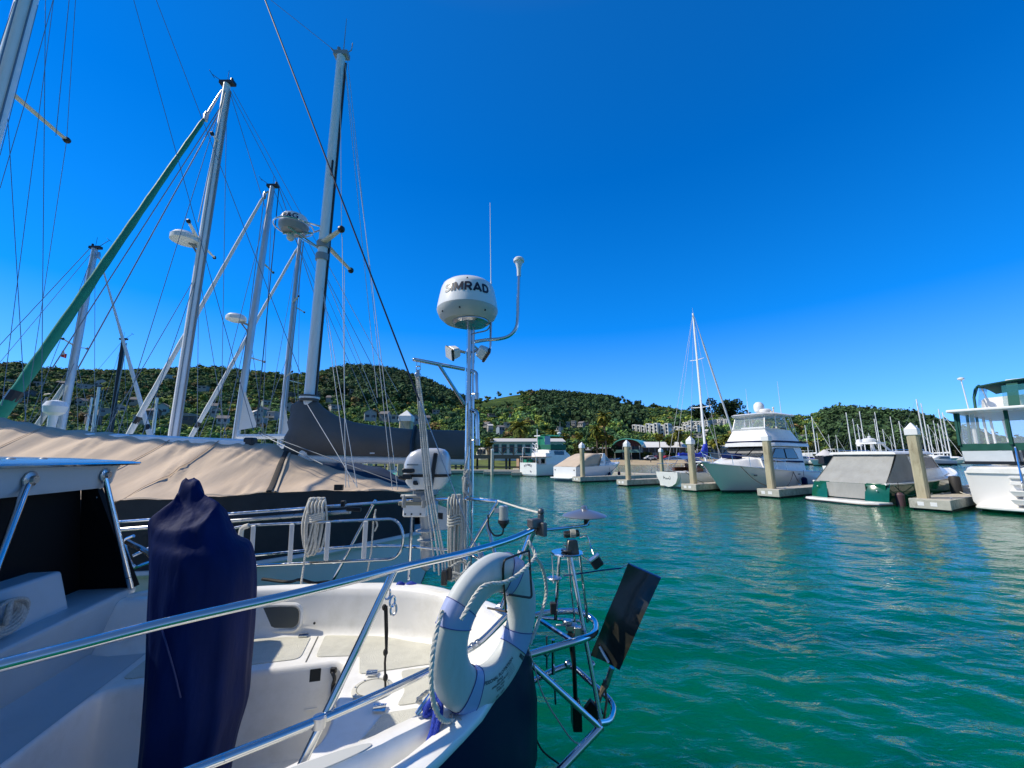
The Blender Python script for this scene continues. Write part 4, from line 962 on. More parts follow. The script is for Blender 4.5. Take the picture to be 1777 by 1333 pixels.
# ---------------------------------------------------------------- flybridge yacht, bow towards us
def yacht():
    t = thing('flybridge_yacht', 'white flybridge motor yacht moored bow out with dark windows and domed antenna', 'motor yacht')
    L = 11.0; b = MB(); sh = hull(b, L, 4.0, 1.75, 1.12, .5, .92, 1.75, 2.3, flare=.66, n=21)
    b.build('hull', hull_whiteline, t, smooth=50)
    d = MB(); deck(d, sh, .05, .0, .10); d.build('deck', gel, t, smooth=50)
    g = MB()
    for s in (1, -1): g.tube([Vector((p.x, p.y*s, p.z)) for p in sh], .045, 6)
    g.build('rub_rail', whitep, t)
    # foredeck trunk
    k = MB(); cabin(k, [(6.4, 1.5, 1.3, 1.3, 2.05), (7.6, 1.35, 1.1, 1.4, 1.98), (8.8, .9, .6, 1.55, 1.85), (9.5, .35, .2, 1.65, 1.72)]); k.build('trunk_cabin', gel, t, smooth=40)
    k = MB(); cabin(k, [(1.8, 1.72, 1.55, 1.1, 2.75), (4.6, 1.72, 1.52, 1.2, 2.8), (5.5, 1.68, 1.5, 1.3, 2.78), (6.9, 1.52, 1.36, 1.35, 2.05)]); dh = k.build('deck_house', gel, t, smooth=40)
    # windscreen in three panes and side glass
    for y0, y1 in ((-1.40, -.50), (-.46, .46), (.50, 1.40)):
        quadwin([(6.86, y0*.97, 2.10), (6.86, y1*.97, 2.10), (5.62, y1, 2.72), (5.62, y0, 2.72)], 'windscreen', darkglass, t, (.035, 0, .025), black, .022)
    for s in (1, -1):
        sl = lambda x, z: (x, s*(1.74-(z-1.25)*.115), z)
        quadwin([sl(2.6, 2.0), sl(4.2, 2.0), sl(4.25, 2.62), sl(3.0, 2.62)], 'side_window', darkglass, t, (0, s*.02, 0), black, .02)
        quadwin([sl(4.32, 2.0), sl(6.1, 2.05), sl(5.4, 2.62), sl(4.35, 2.62)], 'side_window', darkglass, t, (0, s*.02, 0), black, .02)
        k = MB(); k.hexa([(2.2, s*1.74, 1.72), (7.2, s*1.60, 1.86), (7.2, s*1.66, 1.86), (2.2, s*1.80, 1.72), (2.2, s*1.73, 1.84), (7.2, s*1.59, 1.90), (7.2, s*1.65, 1.90), (2.2, s*1.79, 1.84)]); k.build('stripe', navy, t, smooth=0)
    # overhanging brow, flybridge coaming
    k = MB(); cabin(k, [(1.0, 1.75, 1.72, 2.78, 3.02), (4.0, 1.80, 1.76, 2.78, 3.04), (5.6, 1.72, 1.66, 2.76, 3.04), (6.0, 1.45, 1.40, 2.76, 3.0)]); k.build('brow', gel, t, smooth=40)
    k = MB(); k.loft([[(1.02, 1.72, 3.045), (5.6, 1.66, 3.045), (6.02, 1.38, 3.045), (6.02, -1.38, 3.045), (5.6, -1.66, 3.045), (1.02, -1.72, 3.045)], [(1.02, 1.72, 3.11), (5.58, 1.66, 3.11), (6.0, 1.38, 3.11), (6.0, -1.38, 3.11), (5.58, -1.66, 3.11), (1.02, -1.72, 3.11)]]); k.build('stripe', navy, t, smooth=0)
    k = MB(); k.loft([[(2.2, 1.68, 3.115), (4.9, 1.66, 3.115), (5.95, 1.30, 3.115), (5.95, -1.30, 3.115), (4.9, -1.66, 3.115), (2.2, -1.68, 3.115)], [(2.8, 1.52, 3.75), (4.7, 1.5, 3.78), (5.45, 1.12, 3.8), (5.45, -1.12, 3.8), (4.7, -1.5, 3.78), (2.8, -1.52, 3.75)], [(3.0, 1.54, 3.83), (4.75, 1.53, 3.9), (5.52, 1.14, 3.92), (5.52, -1.14, 3.92), (4.75, -1.53, 3.9), (3.0, -1.54, 3.83)]]); k.build('flybridge', gel, t, smooth=30)
    # enclosure of clear curtains, posts and hardtop
    C8 = [(3.3, 1.48), (4.7, 1.48), (5.46, 1.10), (5.46, -1.10), (4.7, -1.48), (3.3, -1.48)]; C9 = [(3.2, 1.36), (4.45, 1.36), (5.1, 1.0), (5.1, -1.0), (4.45, -1.36), (3.2, -1.36)]
    for i in range(5):
        a, c = C8[i], C8[i+1]; e, f = C9[i+1], C9[i]
        quadwin([(a[0], a[1], 3.93), (c[0], c[1], 3.93), (e[0], e[1], 4.74), (f[0], f[1], 4.74)], 'clear_curtain', clearv, t)
    for (a, c) in zip(C8, C9): k = MB(); k.tube([(a[0], a[1], 3.88), (c[0], c[1], 4.76)], .04, 6); k.build('curtain_post', whitep, t)
    k = MB(); k.loft([[(2.0, 1.45, 4.78), (4.6, 1.5, 4.78), (5.35, 1.1, 4.78), (5.35, -1.1, 4.78), (4.6, -1.5, 4.78), (2.0, -1.45, 4.78)], [(1.95, 1.5, 4.86), (4.65, 1.55, 4.86), (5.42, 1.14, 4.86), (5.42, -1.14, 4.86), (4.65, -1.55, 4.86), (1.95, -1.5, 4.86)], [(2.05, 1.35, 4.93), (4.5, 1.4, 4.96), (5.2, 1.0, 4.94), (5.2, -1.0, 4.94), (4.5, -1.4, 4.96), (2.05, -1.35, 4.93)]]); k.build('hardtop', gelw, t, smooth=30)
    for s in (1, -1):
        for x0, x1 in ((2.3, 1.9), (2.9, 2.2), (3.3, 2.9)): k = MB(); k.tube([(x0-.5, s*1.5, 3.1 if x1 < 2.1 else 3.7), (x1+.4, s*1.36, 4.8)], .025, 6); k.build('hardtop_strut', whitep, t)
    k = MB(); k.tube([(4.0, 1.2, 3.5), (4.0, 0, 4.7)], .02, 5); k.tube([(4.0, -1.2, 3.5), (4.0, 0, 4.7)], .02, 5); k.build('cross_brace', whitep, t)
    k = MB(); k.bb(3.6, 4.3, -.5, .5, 3.1, 4.1); k.bb(4.6, 4.95, -.8, .8, 3.1, 4.05); k.build('helm_console', whitep, t, smooth=0, bevel=.05)
    k = MB(); k.lathe([(.14, 4.95), (.16, 5.12), (.3, 5.2), (.36, 5.45), (.33, 5.68), (.2, 5.83), (0, 5.88)], 20, (3.4, -.15, 0)); k.build('satellite_dome', whitep, t)
    k = MB(); k.lathe([(.12, 4.95), (.14, 5.05), (.36, 5.06), (.38, 5.2), (.3, 5.27), (0, 5.28)], 20, (4.0, .55, 0)); k.build('radar_dome', whitep, t)
    k = MB(); k.tube([(4.0, 1.1, 4.95), (4.0, 1.1, 5.25)], .05, 8); k.sphere((4.0, 1.1, 5.3), .07); k.bb(3.9, 4.1, .9, 1.0, 4.95, 5.1); k.build('searchlight', cream, t)
    for y, x, hgt in ((-1.05, 3.2, 2.0), (1.35, 3.5, 2.15)): k = MB(); k.tube([(x, y, 4.95), (x+.02, y, 4.95+hgt)], [.022, .008], 6); k.build('whip_antenna', whitep, t)
    # bow rail
    R_ = MB(); top = []
    for i in range(9, 21):
        p = sh[i]; top.append(Vector((p.x-.05+.22*(i > 17), max(p.y-.12, 0.0), p.z+.55+.1*(i-9)/11)))
    full = [Vector((p.x, p.y, p.z)) for p in top]+[Vector((p.x, -p.y, p.z)) for p in reversed(top[:-1])]
    R_.tube(full, .02, 6)
    for i in range(0, 12, 2):
        for s in (1, -1): q_ = sh[9+i]; R_.tube([(top[i].x, top[i].y*s, top[i].z), (q_.x-.12, max(q_.y-.12, 0)*s, q_.z)], .017, 5)
    R_.build('bow_rail', steel, t)
    k = MB(); k.bb(L-.5, L+.45, -.2, .2, 1.76, 1.84); k.build('pulpit', whitep, t, bevel=.02); k = MB(); k.tube([(L+.4, 0, 1.72), (L+.15, 0, 1.5), (L-.1, 0, 1.4)], .04, 6); k.tube([(L+.35, -.2, 1.6), (L+.3, 0, 1.72), (L+.35, .2, 1.6)], .03, 5); k.build('anchor', steel2, t)
    k = MB(); k.bb(7.4, 8.2, -.5, .5, 2.0, 2.3); k.build('deck_cover', navy, t, bevel=.06)
    k = MB(); k.bb(1.1, 1.8, -.9, .9, 3.1, 3.75); k.bb(1.6, 2.3, -1.5, -.7, 3.12, 3.95); k.build('seat_cover', navy, t, bevel=.08)
    k = MB(); k.bb(0, 1.9, -1.7, 1.7, 1.02, 1.1); k.build('cockpit_sole', gelw, t, smooth=0)
    for x in (3.4, 8.0):
        for s in (1, -1):
            hb_ = interp(x, [p.x for p in sh], [p.y for p in sh]); k = MB(); k.box((x, s*(hb_*.985+.0), 1.02), (.34, .05, .07)); k.build('hull_vent', black, t, bevel=.01)
    k = MB(); text_on(k, 'Bridge', .3, lambda x, y: (1.6-x, -1.955, .95+y), .004); k.build('lettering', navy, t, smooth=0, fixn=False)
    place(t, 9.35, .36+11.0-1.75, ANG+math.pi); t.scale = (1, 1, 1.06)
    return t
yt = yacht()
bpy.context.view_layer.update()
yw = lambda x, y, z: yt.matrix_world @ Vector((x, y, z))
fender('dark fender hanging against the yacht hull beside the dock', yw(3.2, 2.12, .85), .75, .17)
mooring('dark bow line from the yacht deck to the piling dock', yw(9.0, 1.2, 1.55), slip(6.3, .3, .5), .25, .022); mooring('dark spring line from the yacht side to the dock cleat', yw(4.3, 2.0, 1.2), slip(6.4, 4.2, .5), .2, .022); mooring('second dark line slanting aft from the yacht side', yw(4.25, 2.0, 1.2), slip(6.4, 2.2, .5), .15, .018)
# ---------------------------------------------------------------- green hulled boat, stern towards us
def green_boat():
    t = thing('green_motorboat', 'green hulled motorboat with grey canvas aft enclosure, stern towards us', 'motorboat')
    L = 9.3; b = MB(); sh = hull(b, L, 3.4, 1.55, .95, .45, .93, 1.5, 2.2, flare=.75, n=19)
    b.build('hull', greenhull, t, smooth=50)
    d = MB(); deck(d, sh, .04, .02, .08, 6); d.build('deck', gel, t, smooth=50)
    g = MB()
    for s in (1, -1): g.tube([Vector((p.x, p.y*s, p.z+.01)) for p in sh], .05, 6)
    g.build('toe_rail', gel, t)
    # rounded transom quarters
    for s in (1, -1):
        P = []
        for a in np.linspace(0, 1, 6):
            yy = s*(.82+.86*a); xx = -.18*math.cos(a*1.5); P.append([(xx-.10, yy*1.0, .17), (xx-.02, yy*1.01, .55), (xx+.22, yy*.99, .98)])
        k = MB(); k.grid(P); k.build('transom_quarter', greenhull, t, smooth=60, fixn=False)
    k = MB(); k.loft([[(.1, 1.72, z), (-.75, 1.62, z), (-.98, 1.2, z), (-.98, -1.2, z), (-.75, -1.62, z), (.1, -1.72, z)] for z in (.0, .17)]); k.build('swim_platform', gel, t, smooth=30, bevel=.03)
    k = MB(); pl = [(.12, 1.76), (-.78, 1.66), (-1.02, 1.22), (-1.02, -1.22), (-.78, -1.66), (.12, -1.76)]; k.tube([(x, y, .06) for x, y in pl], .03, 6); k.build('platform_fender', black, t)
    # grey canvas enclosure: sloping back, slanted sides, slack skirt between the quarters
    ew = lambda u_: u_
    P = []
    for i in range(9):
        s_ = i/8; y = -1.55+3.1*s_; row = []
        for j in range(8):
            v = j/7; sagx = -.03*math.sin(v*math.pi)*math.sin(s_*math.pi*1)-.012*math.sin(s_*31+v*4)
            row.append((.06+v*1.55+sagx, y*(1-.14*v), .92+v*1.42-.06*math.sin(v*math.pi)))
        P.append(row)
    k = MB(); k.grid(P)
    for s in (1, -1):
        Q = []
        for j in range(8):
            v = j/7; a = (.06+v*1.55, s*1.55*(1-.14*v), .92+v*1.42-.06*math.sin(v*math.pi)); row = []
            for i in range(6):
                w_ = i/5; ex = 2.75-.35*v; row.append((lerp(a[0], ex, w_), s*(1.58-.18*v)+0.015*math.sin(w_*9+v*6), lerp(a[2], .98+1.36*v, w_)))
            Q.append(row)
        k.grid(Q)
    can = k.build('canvas_enclosure', greycloth, t, smooth=60, fixn=False)
    k = MB(); k.grid([[(-.16-.02*math.sin(i*1.9)*(j/4), -.85+1.7*i/10, .95-.7*j/4) for j in range(5)] for i in range(11)]); k.build('canvas_skirt', greycloth, t, smooth=60, fixn=False)
    for s in (1, -1): k = MB(); k.tube([(.06+v*1.55, s*1.55*(1-.14*v), .93+v*1.42-.06*math.sin(v*math.pi)) for v in np.linspace(0, 1, 8)], .012, 5); k.build('seam', mat('canvas piping', (.2, .2, .18), .8), t)
    # pilothouse
    k = MB(); cabin(k, [(2.55, 1.5, 1.36, .95, 2.32), (4.6, 1.46, 1.3, 1.1, 2.34), (5.5, 1.36, 1.15, 1.2, 1.9)]); k.build('pilothouse', gel, t, smooth=40)
    k = MB(); cabin(k, [(1.4, 1.48, 1.42, 2.34, 2.47), (4.3, 1.5, 1.44, 2.36, 2.5), (4.95, 1.3, 1.2, 2.34, 2.44)]); k.build('roof', gel, t, smooth=40)
    k = MB(); cabin(k, [(5.3, 1.25, 1.05, 1.2, 1.75), (7.2, .85, .6, 1.35, 1.68), (7.9, .4, .25, 1.42, 1.5)]); k.build('trunk_cabin', gel, t, smooth=40)
    for s in (1, -1):
        sl = lambda x, z: (x, s*(1.52-(z-.98)*.105), z)
        quadwin([sl(2.85, 1.62), sl(3.55, 1.62), sl(3.5, 2.22), sl(2.85, 2.22)], 'side_window', darkglass, t, (0, s*.025, 0), gel, .03)
        quadwin([sl(3.65, 1.62), sl(4.85, 1.66), sl(4.5, 2.22), sl(3.6, 2.22)], 'side_window', darkglass, t, (0, s*.02, 0), gel, .03)
        k = MB(); k.tube([sl(2.62, 1.5), Vector(sl(2.62, 1.5))+Vector((0, s*.06, 0)), Vector(sl(2.62, 2.1))+Vector((0, s*.06, 0)), sl(2.62, 2.1)], .016, 5); k.build('grab_rail', steel, t)
    quadwin([(5.42, -1.0, 1.95), (5.42, 1.0, 1.95), (4.72, 1.1, 2.28), (4.72, -1.1, 2.28)], 'windscreen', darkglass, t, (.04, 0, .04), gel, .03)
    k = MB(); k.tube([(1.8, -1.2, 2.55), (4.4, -1.2, 2.58)], .015, 5); k.tube([(1.8, 1.2, 2.55), (4.4, 1.2, 2.58)], .015, 5)
    for x in (1.8, 3.1, 4.4): k.tube([(x, 1.2, 2.45), (x, 1.2, 2.57)], .014, 5); k.tube([(x, -1.2, 2.45), (x, -1.2, 2.57)], .014, 5)
    k.build('roof_rail', steel, t)
    k = MB(); k.tube([(3.2, .3, 2.48), (2.9, .3, 3.3)], .07, 8); k.tube([(3.6, -.25, 2.48), (3.0, -.0, 3.1)], .05, 8); k.bb(2.5, 3.3, -.2, .75, 2.9, 2.98); k.build('radar_arch', whitep, t, smooth=40)
    k = MB(); k.lathe([(.1, 2.98), (.28, 3.0), (.3, 3.14), (.2, 3.2), (0, 3.21)], 18, (2.85, .3, 0)); k.build('radar_dome', whitep, t)
    k = MB(); k.lathe([(.12, 3.2), (.15, 3.4), (.1, 3.55), (0, 3.58)], 14, (3.1, .9, -.4)); k.build('antenna_dome', whitep, t)
    k = MB(); k.box((-.05, -1.25, .42), (.1, .05, .05)); k.build('exhaust', steel, t)
    for y, z in ((1.3, .72), (-1.3, .66), (1.05, .35), (-1.15, .3)): k = MB(); k.sphere((-.17, y, z), .03, 8, 6); k.build('transom_light', whitep, t)
    return t
gb = green_boat(); place(gb, 2.75, .25, ANG-R(11)); bpy.context.view_layer.update()
gw_ = lambda x, y, z: gb.matrix_world @ Vector((x, y, z))
fender('purple grey fender hanging off the green boat stern quarter', gw_(.5, -1.80, .62), .78, .17, mat('dark mauve fender', (.09, .05, .06), .5)); mooring('pale line sagging from the green boat side to the dock', gw_(2.2, -1.75, .95), slip(.4, 3.0, .5), .35, .016, ropew); mooring('green line hanging in a loop along the green boat quarter', gw_(.3, -1.78, .9), gw_(2.4, -1.8, .85), .45, .02, greencloth)
t = thing('fender', 'tall black dock fender standing behind the leaning looking piling', 'fender', tuple(slip(-.15, 4.4, .46))); k = MB(); k.lathe([(.0, 0), (.2, 0), (.21, .1), (.21, .75), (.17, .82), (0, .84)], 14); k.build('body', rubber, t)
# ---------------------------------------------------------------- big trawler on the right, stern towards us
tealv = clear_mat('teal tinted vinyl', (.05, .22, .24), .32)
def trawler():
    t = thing('trawler_yacht', 'large white trawler with green trimmed clear enclosure and stern boarding steps', 'motor yacht')
    L = 12.0; B = 4.5; b = MB(); sh = hull(b, L, B, 2.3, 1.62, .6, .95, 1.3, 2.4, flare=.8, n=17, reverse=.42)
    b.build('hull', hull_white, t, smooth=50)
    g = MB(); zr = 1.02
    g.tube([(5.5, 2.24, zr+.05), (.32, 2.20, zr), (.22, 2.05, zr), (.22, -2.05, zr), (.32, -2.20, zr), (5.5, -2.24, zr+.05)], .035, 6); g.build('rub_rail', steel2, t)
    d = MB(); deck(d, sh, .05, .0, .08); d.build('deck', gelw, t, smooth=50)
    # aft cabin top with rounded transom edge
    k = MB(); cabin(k, [(-.04, 2.1, 2.0, 1.55, 1.74), (.3, 2.14, 2.05, 1.58, 1.84), (4.6, 2.15, 2.05, 1.6, 1.86)]); k.build('aft_cabin', gel, t, smooth=40)
    k = MB(); k.loft([[(.4, 2.0, z), (-.55, 1.9, z), (-.8, 1.4, z), (-.8, -1.4, z), (-.55, -1.9, z), (.4, -2.0, z)] for z in (.14, .26)]); k.build('swim_platform', gelw, t, smooth=30, bevel=.03)
    for s, z0, d_ in ((0, .30, .34), (0, .62, .2)):
        k = MB(); k.hexa([(.45, .0, z0), (-.2-d_, .1, z0+.08), (-.2-d_, .85, z0+.08), (.45, .95, z0), (.45, -.05, z0+.28), (-.3-d_, .0, z0+.28), (-.3-d_, .95, z0+.28), (.45, 1.0, z0+.28)]); k.build('moulded_step', gelw, t, smooth=0, bevel=.02)
    k = MB(); k.bb(-.02, .06, .1, .95, 1.1, 1.25); k.bb(-.05, .1, .1, .95, 1.35, 1.45); k.build('transom_step', gelw, t, smooth=0, bevel=.02)
    # white weather cloth boards and green trim along the aft deck
    for y0, y1 in ((.72, 2.1), (-.05-2.1, -.75)):
        k = MB(); k.add([(.18, y0, 2.02), (.18, y1, 2.02), (.10, y1, 2.46), (.10, y0, 2.46)], [(0, 1, 2, 3)]); k.build('weather_cloth', mat('white weather cloth', (.72, .75, .78), .6, var=.05, bump=.2, bscale=8), t, smooth=0, fixn=False)
    k = MB(); k.add([(.16, y, z) for y, z in ((-2.1, 1.9), (2.1, 1.9), (2.1, 2.03), (-2.1, 2.03))], [(0, 1, 2, 3)]); k.build('shadow_gap', black, t, smooth=0, fixn=False)
    for s in (1, -1): k = MB(); k.add([(.14, s*2.1, 2.02), (3.6, s*2.1, 2.05), (3.6, s*2.1, 2.48), (.12, s*2.1, 2.46)], [(0, 1, 2, 3)]); k.build('weather_cloth', MATS['white weather cloth'], t, smooth=0, fixn=False)
    for y0, y1 in ((-2.12, -.72), (-.70, .68), (.7, 2.12)):
        P = [[(.12-.015*math.sin(i*2.1+j), lerp(y0, y1, i/8), 2.46+.3*j/3+.02*math.sin(i*1.3)) for j in range(4)] for i in range(9)]; k = MB(); k.grid(P); k.build('green_skirt', greencloth, t, smooth=60, fixn=False)
        quadwin([(.12, y0+.06, 2.76), (.12, y1-.06, 2.76), (.30, y1-.06, 4.08), (.30, y0+.06, 4.08)], 'clear_curtain', clearv, t)
        for y in (y0, y1): k = MB(); k.tube([(.10, y, 2.7), (.29, y, 4.1)], .055, 6); k.build('green_edge', greencloth, t)
    for s in (1, -1):
        for x0, x1 in ((.3, 1.7), (1.75, 3.4)): quadwin([(x0, s*2.1, 2.55), (x1, s*2.1, 2.55), (x1, s*2.02, 4.08), (x0+.1, s*2.02, 4.08)], 'clear_curtain', clearv, t)
        for x in (.2, 1.72, 3.45): k = MB(); k.tube([(x, s*2.1, 2.46), (x+.05, s*2.02, 4.1)], .05, 6); k.build('green_edge', greencloth, t)
        P = [[(lerp(.12, 3.5, i/8), s*(2.11+.01*math.sin(i*2+j)), 2.46+.28*j/3) for j in range(4)] for i in range(9)]; k = MB(); k.grid(P); k.build('green_skirt', greencloth, t, smooth=60, fixn=False)
    k = MB(); k.tube([(.5, 1.7, 2.5), (.55, 1.68, 4.05)], .07, 8); k.build('roof_post', gel, t)
    k = MB(); k.loft([[(-.15, 2.3, z), (7.6, 2.2, z), (8.2, 1.7, z), (8.2, -1.7, z), (7.6, -2.2, z), (-.15, -2.3, z)] for z in (4.12, 4.24)]); k.build('hardtop', gel, t, smooth=30, bevel=.03)
    # saloon forward of the aft deck, seat and furniture in the enclosure
    k = MB(); cabin(k, [(4.2, 2.0, 1.9, 1.7, 2.75), (7.0, 1.95, 1.8, 1.8, 2.8), (8.4, 1.8, 1.6, 2.0, 2.5)]); k.build('saloon', gel, t, smooth=40)
    for y in (-1.7, -.6, .55, 1.7): k = MB(); k.tube([(7.2, y, 2.8), (7.0, y, 4.12)], .05, 6); k.build('windscreen_post', gel, t)
    for y0, y1 in ((-1.65, -.65), (-.55, .5), (.6, 1.65)): quadwin([(7.2, y0, 2.82), (7.2, y1, 2.82), (7.0, y1, 4.1), (7.0, y0, 4.1)], 'windscreen', clearv, t)
    for s in (1, -1):
        for x in (4.3, 5.8): k = MB(); k.tube([(x, s*1.95, 2.75), (x, s*1.95, 4.12)], .05, 6); k.build('roof_post', gel, t)
    k = MB(); k.bb(2.2, 3.6, -.9, 1.3, 1.86, 2.85); k.build('seat_cover', mat('grey seat cover', (.16, .17, .18), .8, var=.2), t, bevel=.12); k = MB(); k.bb(2.0, 2.7, -.6, .1, 2.86, 3.02); k.build('cushion', reds, t, bevel=.05)
    k = MB(); k.tube([(1.0, -1.0, 1.9), (3.4, -1.1, 4.2)], .04, 6); k.tube([(1.0, -1.6, 1.9), (3.4, -1.7, 4.2)], .04, 6)
    for f in (.2, .4, .6, .8): k.box((1.0+2.4*f, -1.33, 1.9+2.3*f), (.3, .6, .05))
    k.build('bridge_ladder', gel, t)
    # upper bridge: green topped bimini with clear windows
    k = MB(); cabin(k, [(2.6, 1.7, 1.6, 4.24, 4.9), (7.0, 1.7, 1.5, 4.24, 4.95), (7.6, 1.4, 1.2, 4.24, 4.7)]); k.build('bridge_coaming', gel, t, smooth=40)
    for s in (1, -1):
        quadwin([(2.3, s*1.72, 4.5), (4.4, s*1.72, 4.9), (4.2, s*1.6, 5.5), (2.6, s*1.6, 5.42)], 'bridge_curtain', tealv, t)
        k = MB(); k.tube([(1.7, s*1.72, 4.26), (1.9, s*1.72, 4.9), (2.2, s*1.68, 5.3), (2.7, s*1.62, 5.52)], .045, 6); k.build('bimini_frame', greencloth, t)
        k = MB(); k.tube([(2.0, s*1.74, 4.25), (2.15, s*1.74, 4.9), (2.6, s*1.66, 5.4), (4.6, s*1.62, 5.55)], .03, 6); k.tube([(4.4, s*1.7, 4.9), (3.4, s*1.66, 5.5)], .03, 6); k.build('bimini_bow', steel, t)
    quadwin([(1.75, -.9, 4.3), (1.75, .9, 4.3), (2.25, .9, 5.35), (2.25, -.9, 5.35)], 'bridge_curtain', tealv, t)
    for y in (-.55, .6): k = MB(); k.add([(1.72, y-.16, 4.3), (1.72, y+.16, 4.3), (2.3, y+.16, 5.42), (2.3, y-.16, 5.42)], [(0, 1, 2, 3)]); k.build('green_strip', greencloth, t, smooth=0, fixn=False)
    P = [[(lerp(2.3, 6.4, i/6), lerp(-1.66, 1.66, j/6), 5.45+.16*math.sin(math.pi*j/6)+.08*math.sin(math.pi*i/6)) for j in range(7)] for i in range(7)]; k = MB(); k.sheet(P, .04); k.build('bimini_top', greencloth, t, smooth=60)
    k = MB(); k.bb(3.4, 6.2, -.9, .9, 5.66, 5.74); k.build('solar_tray', gel, t, bevel=.02)
    k = MB(); k.lathe([(.2, 5.9), (.44, 5.93), (.47, 6.04), (.4, 6.13), (0, 6.17)], 22, (3.6, -.2, 0)); k.build('radar_dome', whitep, t)
    k = MB(); k.tube([(3.5, .05, 5.6), (3.3, .05, 6.5)], .04, 6); k.tube([(3.9, -.2, 5.5), (3.6, -.2, 5.92)], .05, 6); k.box((3.3, .05, 6.52), (.1, .08, .1)); k.build('radar_mast', gel, t)
    k = MB(); k.tube([(1.6, 1.9, 4.25), (1.6, 1.95, 5.75)], [.025, .02], 6); k.lathe([(.03, 5.7), (.12, 5.75), (.12, 5.8), (.05, 5.84), (0, 5.85)], 12, (1.6, 1.95, 0)); k.build('antenna', whitep, t)
    # twin stern handrails down to the platform
    for y in (.62, -.72):
        k = MB(); k.tube(bend([(1.1, y, 2.0), (.9, y, 2.62), (.12, y, 2.66), (-.1, y, 1.2), (-.4, y, 1.0)], .12), .035, 7); k.tube(bend([(.6, y, 1.8), (.02, y, 2.2), (.2, y, 1.2), (-.5, y, .55)], .1), .028, 6); k.build('stern_handrail', steel, t)
    k = MB(); k.bb(-.0, .2, -.72, -.6, 1.75, 2.2); k.build('throw_bag', amber, t, bevel=.03)
    k = MB(); k.add([(.05, -.9, 1.08), (.05, -2.0, 1.08), (-.0, -2.0, 1.5), (-.0, -.9, 1.5)], [(0, 1, 2, 3)]); k.build('stern_window', darkglass, t, smooth=0, fixn=False)
    return t
tr = trawler(); place(tr, -3.3, 1.0, ANG)
# dinghy between the trawler and the dock
def skiff(label, p, rz, L=2.7, B=1.25):
    t = thing('dinghy', label, 'dinghy', tuple(p), rz, 'small tenders')
    b = MB(); sh = hull(b, L, B, .62, .5, .18, .85, .3, 2.2, n=11, flare=.8); o = b.build('hull', gel, t, smooth=50)
    k = MB(); deck(k, sh, .05, .14, -.1); k.build('inside', gelw, t, smooth=50); k = MB(); k.tube([Vector((q_.x, q_.y, q_.z)) for q_ in sh]+[Vector((q_.x, -q_.y, q_.z)) for q_ in reversed(sh)], .03, 6, closed=True); k.build('gunwale', whitep, t)
    k = MB(); k.bb(L*.35, L*.5, -B*.42, B*.42, .34, .38); k.build('thwart', teak, t); return t
p = slip(-.95, 6.2); skiff('white tender floating between the near dock and the big trawler', (p.x+.6, p.y, .12), ANG+math.pi/2-.3, 2.6)
mooring('pale mooring line from the big trawler to the near dock', slip(-1.3, 2.6, 1.1), slip(-.3, 4.2, .55), .3, .016, ropew)
